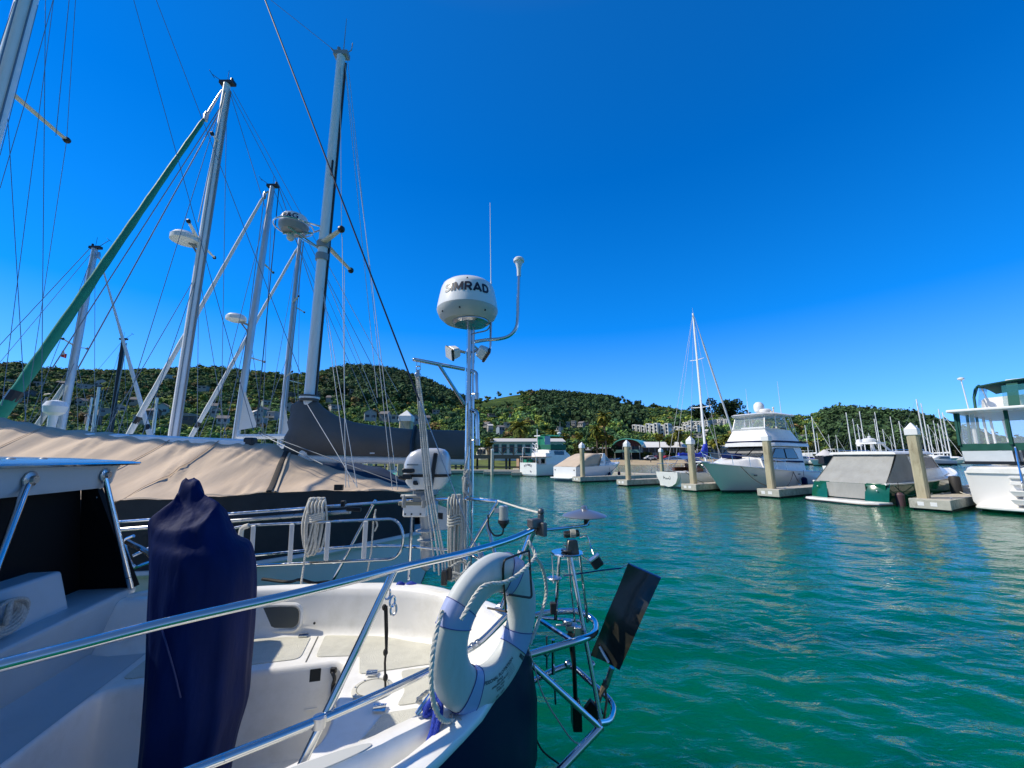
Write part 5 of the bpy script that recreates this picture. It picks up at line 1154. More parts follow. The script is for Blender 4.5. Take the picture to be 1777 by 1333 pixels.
# ---------------------------------------------------------------- white sailing boat, stern towards us
def cr2(p): return [(q_.x, q_.y) for q_ in cr([(a, b, 0) for a, b in p], 4)]
def white_sailboat():
    t = thing('sailing_boat', 'white sailing boat with royal blue boom cover and curved stern facing us', 'sailboat')
    L = 10.0; B = 3.1; b = MB(); sh = hull(b, L, B, 1.45, 1.12, .5, .60, 1.4, 2.1, flare=.66, n=19, reverse=-.0, sag=.1)
    b.build('hull', hull_white, t, smooth=60)
    # heart shaped counter transom
    k = MB(); pr = [(-.95, 1.12), (-.92, .75), (-.7, .34), (-.35, .12), (0, .04), (.35, .12), (.7, .34), (.92, .75), (.95, 1.12)]
    rings = [[(-.05-.0*z, y, z) for y, z in pr], [(-.36+.12*(1.14-z), y*.97, z+.03) for y, z in pr]]; k.loft(rings); k.build('transom', gel, t, smooth=30)
    k = MB(); k.tube([(-.36+.12*(1.14-z)-.012, -y, z) for y, z in cr2([(-.28, .86), (-.30, .66), (-.2, .78), (-.12, .62), (-.02, .72), (.04, .62), (.12, .73), (.18, .62), (.27, .70), (.24, .86)])], .011, 5); k.build('lettering', mat('faded grey lettering', (.12, .12, .12), .6), t)
    d = MB(); deck(d, sh, .04, .02, .1); d.build('deck', gelw, t, smooth=50)
    k = MB(); cabin(k, [(3.0, 1.0, .9, 1.05, 1.55), (5.4, .95, .85, 1.1, 1.58), (7.2, .55, .4, 1.2, 1.42)]); k.build('cabin', gel, t, smooth=40)
    for s in (1, -1):
        for x in (3.4, 4.1, 4.8): quadwin([(x, s*.965, 1.26), (x+.5, s*.965, 1.26), (x+.5, s*.94, 1.42), (x, s*.94, 1.42)], 'portlight', darkglass, t, (0, s*.03, 0))
    k = MB(); k.bb(1.4, 2.9, -.8, -.6, 1.15, 1.45); k.bb(1.4, 2.9, .6, .8, 1.15, 1.45); k.bb(2.8, 2.95, -.7, .7, 1.2, 1.75); k.build('cockpit_coaming', teak, t, smooth=0, bevel=.02)
    P = [[(lerp(.6, 2.5, i/5), lerp(-.95, .95, j/6), 2.05+.2*math.sin(math.pi*j/6)+.08*math.sin(math.pi*i/5)) for j in range(7)] for i in range(6)]; k = MB(); k.sheet(P, .03); k.build('bimini', mat('blue grey bimini', (.05, .12, .32), .7), t, smooth=60)
    k = MB()
    for x0, x1 in ((1.5, .65), (1.5, 2.4)): k.tube(bend([(x0, .95, 1.2), (x1, .95, 2.05), (x1, -.95, 2.05), (x0, -.95, 1.2)], .2), .02, 6)
    k.build('bimini_frame', steel, t)
    k = MB(); k.tube(bend([(1.6, .9, 1.18), (1.6, .95, 1.7), (-.45, .7, 1.75), (-.45, -.7, 1.75), (1.6, -.95, 1.7), (1.6, -.9, 1.18)], .15), .02, 6)
    for y in (.7, -.7): k.tube([(-.4, y, 1.15), (-.43, y, 1.75)], .018, 5)
    k.build('pushpit', steel, t)
    P = [[(lerp(2.7, 3.6, i/5), lerp(-.85, .85, j/6), 1.5+.55*math.sin(math.pi*(.12+.5*(1-i/5)))*(.75+.25*math.sin(math.pi*j/6))) for j in range(7)] for i in range(6)]; k = MB(); k.grid(P); k.build('spray_hood', mat('navy spray hood', (.01, .05, .25), .7), t, smooth=60, fixn=False)
    xm = 4.6; k = MB(); k.tube([(xm, 0, 1.3), (xm-.03, 0, 7.0), (xm-.08, 0, 14.3)], [.1, .095, .07], 10, flat=.7); mast_ = k.build('mast', whitemast, t)
    for z, w_ in ((6.2, .9), (10.2, .65)): k = MB(); k.tube([(xm-.05, -w_, z+.05), (xm-.02, 0, z), (xm-.05, w_, z+.05)], .03, 6); k.build('spreader', whitemast, mast_)
    k = MB(); k.tube([(xm, 0, 2.35), (.9, 0, 2.25)], .07, 8); k.build('boom', whitemast, t)
    rings = []
    for i in range(15):
        f = i/14; x = lerp(xm+.12, 1.2, f); hgt = .32+1.05*max(0, 1-f*3.6)**1.6+.04*math.sin(i*2.3); w_ = .17-.06*f+.02*math.sin(i*1.7)
        rings.append([(x, w_*math.cos(a), 2.3+hgt*(.5-.5*math.cos(a2))-.1) for a, a2 in [(2*math.pi*q_/10-math.pi/2, 2*math.pi*q_/10) for q_ in range(10)]])
    k = MB(); k.loft(rings); k.build('boom_cover', bluecloth, t, smooth=70)
    for nm, a, c in (('forestay', (xm+.05, 0, 14.1), (L-.1, 0, 1.5)),): k = MB(); k.tube([a, Vector(a).lerp(Vector(c), .12), Vector(a).lerp(Vector(c), .2), Vector(a).lerp(Vector(c), .96), c], [.012, .03, .07, .085, .03], 7); k.build('furled_headsail', sailcloth, t)
    for a, c in (((xm-.1, 0, 14.2), (-.3, 0, 1.2)), ((xm, 0, 14.1), (xm-.2, 1.35, 1.15)), ((xm, 0, 14.1), (xm-.2, -1.35, 1.15)), ((xm, 0, 6.2), (xm+.5, 1.35, 1.15)), ((xm, 0, 6.2), (xm+.5, -1.35, 1.15)), ((xm-.1, 0, 14.2), (.9, 0, 2.3))): k = MB(); k.tube([a, c], .013, 5); k.build('stay', wirel, t)
    k = MB(); k.tube([(xm-.08, 0, 14.3), (xm-.08, 0, 14.8)], .01, 5); k.build('masthead_antenna', wirel, t)
    R_ = MB()
    for s in (1, -1):
        R_.tube([Vector((sh[i].x, s*(sh[i].y-.08), sh[i].z+.6)) for i in range(3, 19)], .01, 5)
        for i in range(3, 19, 3): R_.tube([Vector((sh[i].x, s*max(sh[i].y-.08, 0), sh[i].z)), Vector((sh[i].x, s*max(sh[i].y-.08, 0), sh[i].z+.6))], .014, 5)
    R_.build('lifeline', steel, t)
    return t
sb = white_sailboat(); place(sb, 13.6, .9, ANG); bpy.context.view_layer.update()
mooring('dark stern line from the white sailing boat to its dock', sb.matrix_world @ Vector((.5, -1.0, 1.15)), slip(11.3, 1.4, .5), .12, .02)
# ---------------------------------------------------------------- cruiser under the tan cover
def cruiser():
    t = thing('cabin_cruiser', 'white cabin cruiser with tan canvas cockpit cover and raked windscreen', 'motorboat')
    L = 9.0; B = 3.1; b = MB(); sh = hull(b, L, B, 1.6, 1.3, .4, .93, 1.9, 2.0, flare=.78, n=17)
    b.build('hull', hull_white, t, smooth=50); d = MB(); deck(d, sh, .04, .0, .12, 5); d.build('deck', gel, t, smooth=50)
    k = MB(); k.loft([[(.1, 1.4, z), (-.55, 1.35, z), (-.7, 1.0, z), (-.7, -1.0, z), (-.55, -1.35, z), (.1, -1.4, z)] for z in (.22, .34)]); k.build('swim_platform', gelw, t, bevel=.03)
    P = []
    for i in range(13):
        f = i/12; x = .02+f*4.2; zt = 1.32+1.28*math.sin(min(1, f*1.12)*math.pi/2)**1.1-.18*max(0, f-.8)*5*.3; w_ = 1.45-.25*f
        P.append([(x, w_*math.cos(a)/max(abs(math.cos(a)), .72)*.98 if abs(math.cos(a)) > .72 else w_*math.cos(a)/.72*.98, 1.30+(zt-1.3)*min(1, abs(math.sin(a))*1.35)+.012*math.sin(i*2+q_)) for q_, a in enumerate(np.linspace(0, math.pi, 15))])
    k = MB(); k.grid(P); k.build('cockpit_cover', beige, t, smooth=60, fixn=False)
    k = MB(); k.loft([[(3.5, 1.48, 1.35), (4.4, 1.46, 1.38), (4.7, 1.32, 2.5), (4.3, 1.34, 2.56)], [(3.5, 1.40, 1.35), (4.4, 1.38, 1.38), (4.7, 1.26, 2.5), (4.3, 1.28, 2.56)]]); k.loft([[(3.5, -1.48, 1.35), (4.4, -1.46, 1.38), (4.7, -1.32, 2.5), (4.3, -1.34, 2.56)], [(3.5, -1.40, 1.35), (4.4, -1.38, 1.38), (4.7, -1.26, 2.5), (4.3, -1.28, 2.56)]]); k.bb(4.3, 4.7, -1.3, 1.3, 2.5, 2.58); k.build('radar_arch', gel, t, smooth=30, bevel=.02)
    for s in (1, -1):
        quadwin([(4.6, s*1.42, 1.62), (6.0, s*1.05, 1.72), (4.9, s*1.1, 2.42), (4.7, s*1.28, 2.42)], 'windscreen', tintv, t, (0, s*.01, 0), steel, .022)
        for z in (1.62, 1.7, 1.78): k = MB(); k.bb(3.75, 4.15, s*1.475-.01, s*1.475+.01, z, z+.04); k.build('louvre', greyp, t, smooth=0)
    quadwin([(6.0, -1.03, 1.72), (6.0, 1.03, 1.72), (4.92, 1.08, 2.42), (4.92, -1.08, 2.42)], 'windscreen', tintv, t, (.02, 0, .02), steel, .022)
    k = MB(); cabin(k, [(4.6, 1.35, 1.25, 1.35, 1.72), (6.3, 1.05, .9, 1.4, 1.75), (8.0, .4, .25, 1.5, 1.62)]); k.build('foredeck', gel, t, smooth=40)
    R_ = MB(); top = [Vector((sh[i].x+.1, max(sh[i].y-.1, 0), sh[i].z+.5)) for i in range(9, 17)]; R_.tube(top+[Vector((q_.x, -q_.y, q_.z)) for q_ in reversed(top)], .016, 5)
    for i in range(0, 8, 2):
        for s in (1, -1): R_.tube([(top[i].x, s*top[i].y, top[i].z), (sh[9+i].x, s*max(sh[9+i].y-.1, 0), sh[9+i].z)], .014, 5)
    R_.build('bow_rail', steel, t)
    for y in (1.2, -1.2): k = MB(); k.sphere((-.0, y, 1.0), .06, 8, 6); k.build('stern_light', black, t)
    return t
cz = cruiser(); place(cz, 24.5, -.2, ANG+.16); bpy.context.view_layer.update()
for i, x in enumerate((5.0, 7.0)): fender('dark fender on the %s side of the tan covered cruiser' % ('middle' if i == 0 else 'forward'), cz.matrix_world @ Vector((x, -1.5+.25*i, .75)), .5, .14)
mooring('dark line from the cruiser deck down to its dock', cz.matrix_world @ Vector((6.8, -1.35, 1.45)), slip(22.6, 3.2, .5), .1, .02)
# ---------------------------------------------------------------- trawler with the green bridge canopy
def roamer():
    t = thing('small_trawler', 'white trawler with green bridge canopy and name board stern', 'motorboat')
    L = 9.0; B = 3.2; b = MB(); sh = hull(b, L, B, 1.7, 1.25, .4, .95, 1.0, 2.2, flare=.85, n=15); b.build('hull', hull_white, t, smooth=50); d = MB(); deck(d, sh, .04, .25, .05); d.build('deck', cream, t, smooth=50)
    k = MB(); k.bb(-.06, .0, -1.52, 1.52, .2, 1.42); k.build('name_board', gel, t, smooth=0, bevel=.01)
    def arc(x, y):
        a = -x/1.5; r_ = 1.25+y; return (-.066, -r_*math.sin(-a)*1.0*-1 if False else -(r_*math.sin(x/1.25)), -.15+r_*math.cos(x/1.25))
    k = MB(); text_on(k, 'ROAMER', .34, arc, .005); k.build('lettering', navy, t, smooth=0, fixn=False); k = MB(); k.add([(-.066, -.35, .62), (-.066, -.62, .56), (-.066, -.6, .36), (-.066, -.5, .44)], [(0, 1, 2, 3)]); k.build('emblem', navy, t, smooth=0, fixn=False)
    k = MB(); cabin(k, [(1.6, 1.35, 1.3, 1.0, 2.5), (5.2, 1.35, 1.25, 1.1, 2.55), (5.8, 1.25, 1.1, 1.2, 2.3)]); k.build('cabin', gel, t, smooth=40)
    k = MB(); k.bb(-.1, 2.4, -1.5, 1.5, 2.0, 2.06); k.build('aft_roof', mat('pinkish deck paint', (.55, .42, .36), .7), t, smooth=0, bevel=.02)
    for y in (-1.4, 1.4): k = MB(); k.tube([(.0, y, 1.2), (.0, y, 2.0)], .04, 6); k.build('roof_post', gel, t)
    for y0, y1 in ((-1.15, -.5), (.1, .45), (.6, 1.15)): quadwin([(1.57, y0, 1.35), (1.57, y1, 1.35), (1.57, y1, 1.9), (1.57, y0, 1.9)], 'cabin_window', darkglass, t, (-.01, 0, 0), cream, .03)
    for y0, y1 in ((-1.1, -.3), (.5, 1.15)): quadwin([(2.25, y0, 2.15), (2.25, y1, 2.15), (2.35, y1, 2.62), (2.35, y0, 2.62)], 'upper_window', darkglass, t, (-.1, 0, 0), gel, .04)
    k = MB(); cabin(k, [(2.2, 1.3, 1.2, 2.0, 2.8), (5.0, 1.3, 1.2, 2.1, 2.8)]); k.build('wheelhouse', gel, t, smooth=40)
    for s in (1, -1): quadwin([(3.0, s*1.27, 2.25), (4.6, s*1.27, 2.25), (4.6, s*1.22, 2.66), (3.0, s*1.22, 2.66)], 'side_window', darkglass, t, (0, s*.04, 0))
    k = MB(); k.bb(2.4, 5.0, -1.3, 1.3, 2.83, 3.35); k.build('bridge_cloth', mat('deep green cloth', (.0, .11, .065), .7), t, smooth=0, bevel=.03)
    P = []
    for i in range(7):
        f = i/6; P.append([(2.5+f*.02, 1.25*math.cos(a), 3.36+1.05*min(1, math.sin(a)*1.6)) for a in np.linspace(0, math.pi, 9)])
    P = [[(lerp(2.45, 4.7, i/4), 1.2*q_/4, 4.28+.18*(1-(q_/4)**2)) for q_ in range(-4, 5)] for i in range(5)]; k = MB(); k.sheet(P, .04); k.build('canopy_top', brightgreen, t, smooth=60)
    k = MB(); k.grid([[(2.44-.02*math.sin(j*2+i), lerp(-.2, 1.2, j/6), lerp(3.36, 4.32, i/4)) for j in range(7)] for i in range(5)]); k.grid([[(lerp(2.44, 3.3, j/6), 1.2+.01*math.sin(j+i), lerp(3.36, 4.3, i/4)) for j in range(7)] for i in range(5)]); k.build('canopy_curtain', brightgreen, t, smooth=60, fixn=False)
    quadwin([(2.44, -1.2, 3.36), (2.44, -.22, 3.36), (2.44, -.22, 4.28), (2.44, -1.2, 4.28)], 'clear_curtain', mat('blue shaded curtain', (.02, .06, .12), .2), t)
    k = MB(); k.tube([(2.2, .9, 2.0), (2.2, .9, 5.1)], .06, 7); k.bb(2.16, 2.24, .35, 1.45, 4.3, 4.42); k.build('cross_mast', gel, t)
    k = MB(); k.lathe([(.1, 4.5), (.25, 4.55), (.27, 4.66), (.15, 4.74), (0, 4.75)], 14, (4.2, -.9, 0)); k.tube([(4.2, -.9, 4.3), (4.2, -.9, 4.55)], .06, 6); k.build('radar_dome', whitep, t)
    k = MB(); pts = [(2.15, 1.0+.24*math.cos(a), 3.2+.3*math.sin(a)) for a in np.linspace(0, 2*math.pi, 18)[:-1]]; k.tube(pts, .07, 7, closed=True); k.build('life_ring', gel, t)
    k = MB(); k.tube(bend([(.1, 1.2, 1.4), (.1, 1.2, 3.1), (1.9, 1.2, 3.0), (2.2, 1.2, 2.6)], .3), .035, 6); k.build('davit_rail', gel, t)
    k = MB(); k.tube([(4.4, -.8, 4.3), (4.5, -.8, 6.0)], [.015, .008], 5); k.build('whip_antenna', whitep, t)
    k = MB(); k.bb(-.02, .05, .3, .9, 1.35, 1.75); k.bb(.3, .7, .0, .5, 1.25, 1.8); k.build('deck_box', brightgreen, t, bevel=.02)
    return t
rm = roamer(); rm.rotation_euler = (0, 0, ANG+.1); p = PY(917, 828, 47.5); rm.location = (p.x, p.y, 0); rm.scale = (1, 1, 1.1)
# ---------------------------------------------------------------- far marina
def far_sail(proto, L, hm_, colr, seed, cover):
    rs = np.random.default_rng(seed); t = thing(proto, 'x', 'sailboat')
    b = MB(); sh = hull(b, L, L*.3, 1.3, 1.05, .4, .7, 1.2, 2.0, n=9); b.build('hull', colr, t, smooth=50)
    k = MB(); deck(k, sh, .04, 0, .1); cabin(k, [(L*.3, L*.11, L*.1, 1.0, 1.55), (L*.7, L*.07, L*.05, 1.1, 1.45)]); k.build('deck', gelw, t, smooth=40)
    k = MB(); k.tube([(L*.55, 0, 1.2), (L*.55, 0, hm_)], [.13, .1], 7); 
    for z in (.45, .75): k.tube([(L*.55, -.9, hm_*z), (L*.55, .9, hm_*z)], .035, 5)
    k.build('mast', whitemast, t)
    k = MB(); k.tube([(L*.55, 0, 2.3), (L*.16, 0, 2.2)], [.2, .14], 7); k.build('boom_cover', cover, t)
    if seed == 2: k = MB(); k.tube([(L*.55, 0, hm_*.97), (L*.98, 0, 1.4)], [.03, .06], 6); k.build('furled_headsail', sailcloth, t)
    for a, c in (((L*.55, 0, hm_), (0, 0, 1.1)), ((L*.55, 0, hm_), (L*.52, L*.14, 1.1)), ((L*.55, 0, hm_), (L*.52, -L*.14, 1.1))): k = MB(); k.tube([a, c], .014, 4); k.build('stay', wire, t)
    return t
prot = [far_sail('sailboat', 9.5, 13, hull_far, 1, bluecloth), far_sail('sailboat', 8.5, 11, hull_far, 2, sailcloth), far_sail('sailboat', 10.5, 15, hull_blue, 3, taupe)]
FS = [  # u, mast top v, kind
 (1405, 738), (1419, 723), (1424, 752), (1444, 754), (1457, 755), (1481, 716), (1491, 727), (1505, 714), (1498, 736), (1529, 727), (1532, 715), (1541, 745), (1558, 723), (1572, 731), (1552, 757), (1602, 738), (1610, 693), (1617, 700), (1622, 737), (1633, 730), (1640, 735), (1646, 697), (1652, 716), (1630, 752), (1590, 760), (1515, 752)]
used = set(); K3 = ['white hulled', 'white hulled', 'dark blue hulled']
NW = ['leftmost', 'second', 'third', 'fourth', 'fifth', 'sixth', 'seventh', 'eighth', 'ninth', 'tenth', 'eleventh', 'twelfth', 'thirteenth', 'fourteenth']
FS.sort(); zcount = {}
for i, (u, vt) in enumerate(FS):
    j = [0, 1, 0, 2, 1, 0, 2, 1][i % 8]; Y = 118+(i*37 % 60); p = PY(u, 800, Y); o = prot[j] if j not in used else copy_tree(prot[j]); used.add(j)
    if FS[i] and o is not prot[j]: pass
    rz = R(-70+(i*53 % 40)); z = PY(u, vt, Y).z; base_h = (13, 11, 15)[j]; sc_ = z/base_h; sc_ = max(.55, min(sc_, 1.7))
    L = (9.5, 8.5, 10.5)[j]; mx = L*.55*sc_; o.location = (p.x-mx*math.cos(rz), p.y-mx*math.sin(rz), 0); o.rotation_euler = (0, 0, rz); o.scale = (sc_, sc_, sc_)
    zone = 'between the yacht and the green boat' if u < 1440 else ('above the green boat roof' if u < 1590 else 'between the near piling and the trawler')
    n_ = zcount.get(zone, 0); zcount[zone] = n_+1
    o['label'] = '%s far sailboat, %s from left %s' % (K3[j], NW[n_], zone) if n_ else '%s far sailboat, leftmost %s' % (K3[j], zone); o['group'] = 'sailboats in the far marina'
def far_motor(label, u, Y, L, rz, tall):
    p = PY(u, 800, Y); t = thing('motor_cruiser', label, 'motorboat', (p.x, p.y, 0), rz, 'motor cruisers in the far marina')
    b = MB(); sh = hull(b, L, L*.32, 1.7, 1.2, .4, .9, 1.2, 2.0, n=9); b.build('hull', hull_far, t, smooth=50); k = MB(); deck(k, sh, .04, 0, .1); k.build('deck', gelw, t)
    k = MB(); cabin(k, [(L*.2, L*.14, L*.13, 1.2, 2.6), (L*.55, L*.13, L*.11, 1.3, 2.6), (L*.72, L*.1, L*.07, 1.4, 1.9)]); k.build('cabin', gel, t, smooth=40)
    for s in (1, -1): quadwin([(L*.24, s*L*.14, 1.8), (L*.6, s*L*.13, 1.8), (L*.54, s*L*.13, 2.35), (L*.26, s*L*.135, 2.35)], 'side_window', darkglass, t, (0, s*.06, 0))
    if tall: k = MB(); cabin(k, [(L*.25, L*.12, L*.11, 2.62, 3.3), (L*.5, L*.11, L*.09, 2.62, 3.2)]); k.bb(L*.22, L*.45, -L*.12, L*.12, 4.3, 4.4); [k.tube([(x, y, 3.2), (x, y, 4.3)], .05, 5) for x in (L*.24, L*.43) for y in (-L*.1, L*.1)]; k.build('flybridge', gel, t, smooth=40)
far_motor('low white motor cruiser just right of the yacht stern', 1402, 120, 10, R(200), False); far_motor('white motor cruiser behind the grey umbrella', 1425, 135, 12, R(170), True); far_motor('tall white motor cruiser behind the green boat roof', 1476, 110, 12, R(185), True); far_motor('white motor cruiser left of the near piling', 1555, 125, 11, R(160), True)
far_motor('low white motor cruiser right of the near piling', 1650, 115, 10, R(190), False); far_motor('pale motor cruiser low behind the trawler bow side', 1612, 140, 10, R(150), False); far_motor('white motor cruiser at the foot of the right palm row', 1390, 150, 10, R(190), True)
p = PY(1440, 803, 112); t = thing('dock_walkway', 'long low far dock across the harbour behind the green boat', 'dock', (p.x, p.y, 0), -.0, None); k = MB(); k.bb(-16, 60, -1, 1, .3, .5); k.build('planks', mat('dark far dock', (.07, .065, .06), .9), t, smooth=0)
p = PY(1434, 803, 108); t = thing('umbrella_tent', 'pale grey pagoda canopy over a dark kiosk on the far dock', 'canopy', (p.x, p.y, .5)); k = MB(); k.lathe([(2.2, 2.1), (2.15, 2.25), (1.2, 3.0), (.5, 3.5), (0, 3.75)], 10); k.build('canopy', mat('pale grey awning', (.55, .54, .54), .8), t, smooth=25); k = MB(); k.bb(-1.8, 1.8, -1.6, 1.6, 0, 2.0); k.build('kiosk', mat('dark kiosk', (.015, .018, .03), .7), t)
# ---------------------------------------------------------------- people
def person(name, label, p, h, top, leg, rz=0, hat=None, pose='stand', group=None):
    t = thing('person', label, 'person', tuple(p), rz, group); s = h/1.75; hd = (0, 0, 0)
    bm = bmesh.new(); J = {}
    def v(k, x, y, z, r): J[k] = (bm.verts.new((x*s, y*s, z*s)), r*s)
    if pose == 'stand':
        pts = dict(pel=(0, 0, .93, .15), chest=(0, 0, 1.28, .16), neck=(0, .0, 1.48, .065), head=(0, -.02, 1.64, .10), top=(0, -.01, 1.74, .07), sl=(-.18, 0, 1.4, .07), sr=(.18, 0, 1.4, .07), el=(-.26, -.02, 1.12, .05), er=(.27, -.05, 1.13, .05), hl=(-.25, -.12, .9, .04), hr=(.22, -.22, .98, .04), kl=(-.1, -.03, .5, .075), kr=(.11, .02, .5, .075), fl=(-.1, 0, .08, .055), fr=(.12, .06, .08, .055), tl=(-.1, -.14, .04, .045), tr=(.12, -.08, .04, .045), pl=(-.1, 0, .85, .1), pr=(.1, 0, .85, .1))
    else:
        pts = dict(pel=(0, 0, .2, .15), chest=(0, -.06, .55, .16), neck=(0, -.1, .74, .065), head=(0, -.14, .9, .10), top=(0, -.13, 1.0, .07), sl=(-.18, -.05, .66, .07), sr=(.18, -.05, .66, .07), el=(-.25, -.25, .46, .05), er=(.25, -.25, .46, .05), hl=(-.2, -.48, .45, .04), hr=(.2, -.48, .45, .04), kl=(-.14, -.42, .34, .075), kr=(.14, -.42, .34, .075), fl=(-.13, -.72, .06, .055), fr=(.13, -.72, .06, .055), tl=(-.13, -.84, .12, .045), tr=(.13, -.84, .12, .045), pl=(-.1, -.06, .2, .1), pr=(.1, -.06, .2, .1))
    for k, q_ in pts.items(): v(k, *q_)
    for a, c in (('pel', 'chest'), ('chest', 'neck'), ('neck', 'head'), ('head', 'top'), ('chest', 'sl'), ('sl', 'el'), ('el', 'hl'), ('chest', 'sr'), ('sr', 'er'), ('er', 'hr'), ('pel', 'pl'), ('pl', 'kl'), ('kl', 'fl'), ('fl', 'tl'), ('pel', 'pr'), ('pr', 'kr'), ('kr', 'fr'), ('fr', 'tr')): bm.edges.new((J[a][0], J[c][0]))
    bm.verts.index_update(); rad = [(q_[0].index, q_[1]) for q_ in J.values()]
    me = bpy.data.meshes.new('body'); bm.to_mesh(me); bm.free(); o = bpy.data.objects.new('body', me); C.objects.link(o); o.parent = t
    md_ = o.modifiers.new('skin', 'SKIN'); sv = me.skin_vertices[0].data
    for i, r_ in rad: sv[i].radius = (r_, r_*.85)
    sv[0].use_root = True; o.modifiers.new('sub', 'SUBSURF').levels = 1; o.modifiers['sub'].render_levels = 1
    zz = pts['pel'][2]*s; zn = pts['neck'][2]*s
    m, N, L_, B_ = nodes('clothes '+label[:12]); tc = N.new('ShaderNodeTexCoord'); sx = N.new('ShaderNodeSeparateXYZ'); L_.new(tc.outputs['Object'], sx.inputs[0]); mr = N.new('ShaderNodeMapRange'); mr.inputs[1].default_value = 0; mr.inputs[2].default_value = 2*s; L_.new(sx.outputs[2], mr.inputs[0]); rp = N.new('ShaderNodeValToRGB'); rp.color_ramp.interpolation = 'CONSTANT'; L_.new(mr.outputs[0], rp.inputs[0])
    e = rp.color_ramp.elements; e[0].position = 0; e[0].color = (*leg, 1); e[1].position = (zz+.02)/(2*s); e[1].color = (*top, 1); x = e.new((zn+.02)/(2*s)); x.color = (.42, .24, .16, 1); L_.new(rp.outputs[0], B_.inputs['Base Color']); B_.inputs['Roughness'].default_value = .8; me.materials.append(m)
    hz = pts['head']; k = MB(); k.sphere((0, hz[1]*s+.02*s, (hz[2]+.04)*s), (.108*s, .115*s, .1*s), 10, 6)
    if hat: k.lathe([(.17*s, 0), (.17*s, .015*s), (.11*s, .02*s)], 12, (0, hz[1]*s, (hz[2]+.05)*s))
    k.build('hat' if hat else 'hair', hat or mat('dark hair', (.02, .015, .01), .7), t)
    return t
zb_ = lambda u, Y: (PY(u, 795, Y).x, PY(u, 795, Y).y, max(.06, (Y-122)*.055)+.06)
person('p', 'person in a white top standing on the beach left of the far piling', zb_(1129, 130), 1.75, (.6, .6, .62), (.03, .03, .06), .4)
person('p', 'person in dark clothes on the beach right of the cluster of palms', zb_(1096, 132), 1.7, (.05, .05, .08), (.3, .28, .25), -.3)
p = PY(1432, 806, 78); sk = skiff('small white rowing boat crossing the open water beyond the yacht stern', (p.x, p.y, .05), R(20), 3.0, 1.3); person('p', 'person in white with a pale hat sitting in the small rowing boat', (p.x+1.2, p.y+.4, .36), 1.75, (.7, .7, .7), (.05, .06, .1), 1.2, whitep, 'sit')
# ================================================================ the ketch under the tan cover and the yachts behind it
def wires(t, lst, r=.006, m=None, name='stay', org=None):
    for a, c in lst: k = MB(); k.tube([a, c], r, 5); k.build(name, m or wire, t, org=org)
def dhull(b, X0, X1, Yc, B, zs, zb, draft=.4, m=0, n=25):
    """double ended hull along X from stern X0 to bow X1 (world)"""
    rings = []; sh = []
    for i in range(n):
        t = i/(n-1); e = abs(2*t-1); hb = max(B/2*(1-e**3.2)**.8, .02); x = lerp(X0, X1, t); zt = lerp(zs, zb, t)-.2*math.sin(math.pi*t)
        ov = .45*(2*t-1)*e**3*(X1-X0)/abs(X1-X0)*-1
        P = [(x, hb, zt), (x+ov*.3, hb*.99, zt*.6), (x+ov*.7, hb*.9, zt*.2), (x+ov, hb*.75, -.05), (x+ov*1.3, hb*.35, -draft*.7), (x+ov*1.4, 0, -draft)]
        rings.append([(a, Yc+c, d) for a, c, d in P]+[(a, Yc-c, d) for a, c, d in reversed(P[:-1])]); sh.append((x, hb, zt))
    b.grid(rings, 0); return sh
KX = [-13.2, -11, -8, -5, -3, -2, -1.3, -1.0]; KH = [.05, 1.0, 1.42, 1.36, 1.10, .80, .38, .06]
def kh(x): return interp(x, KX, KH)
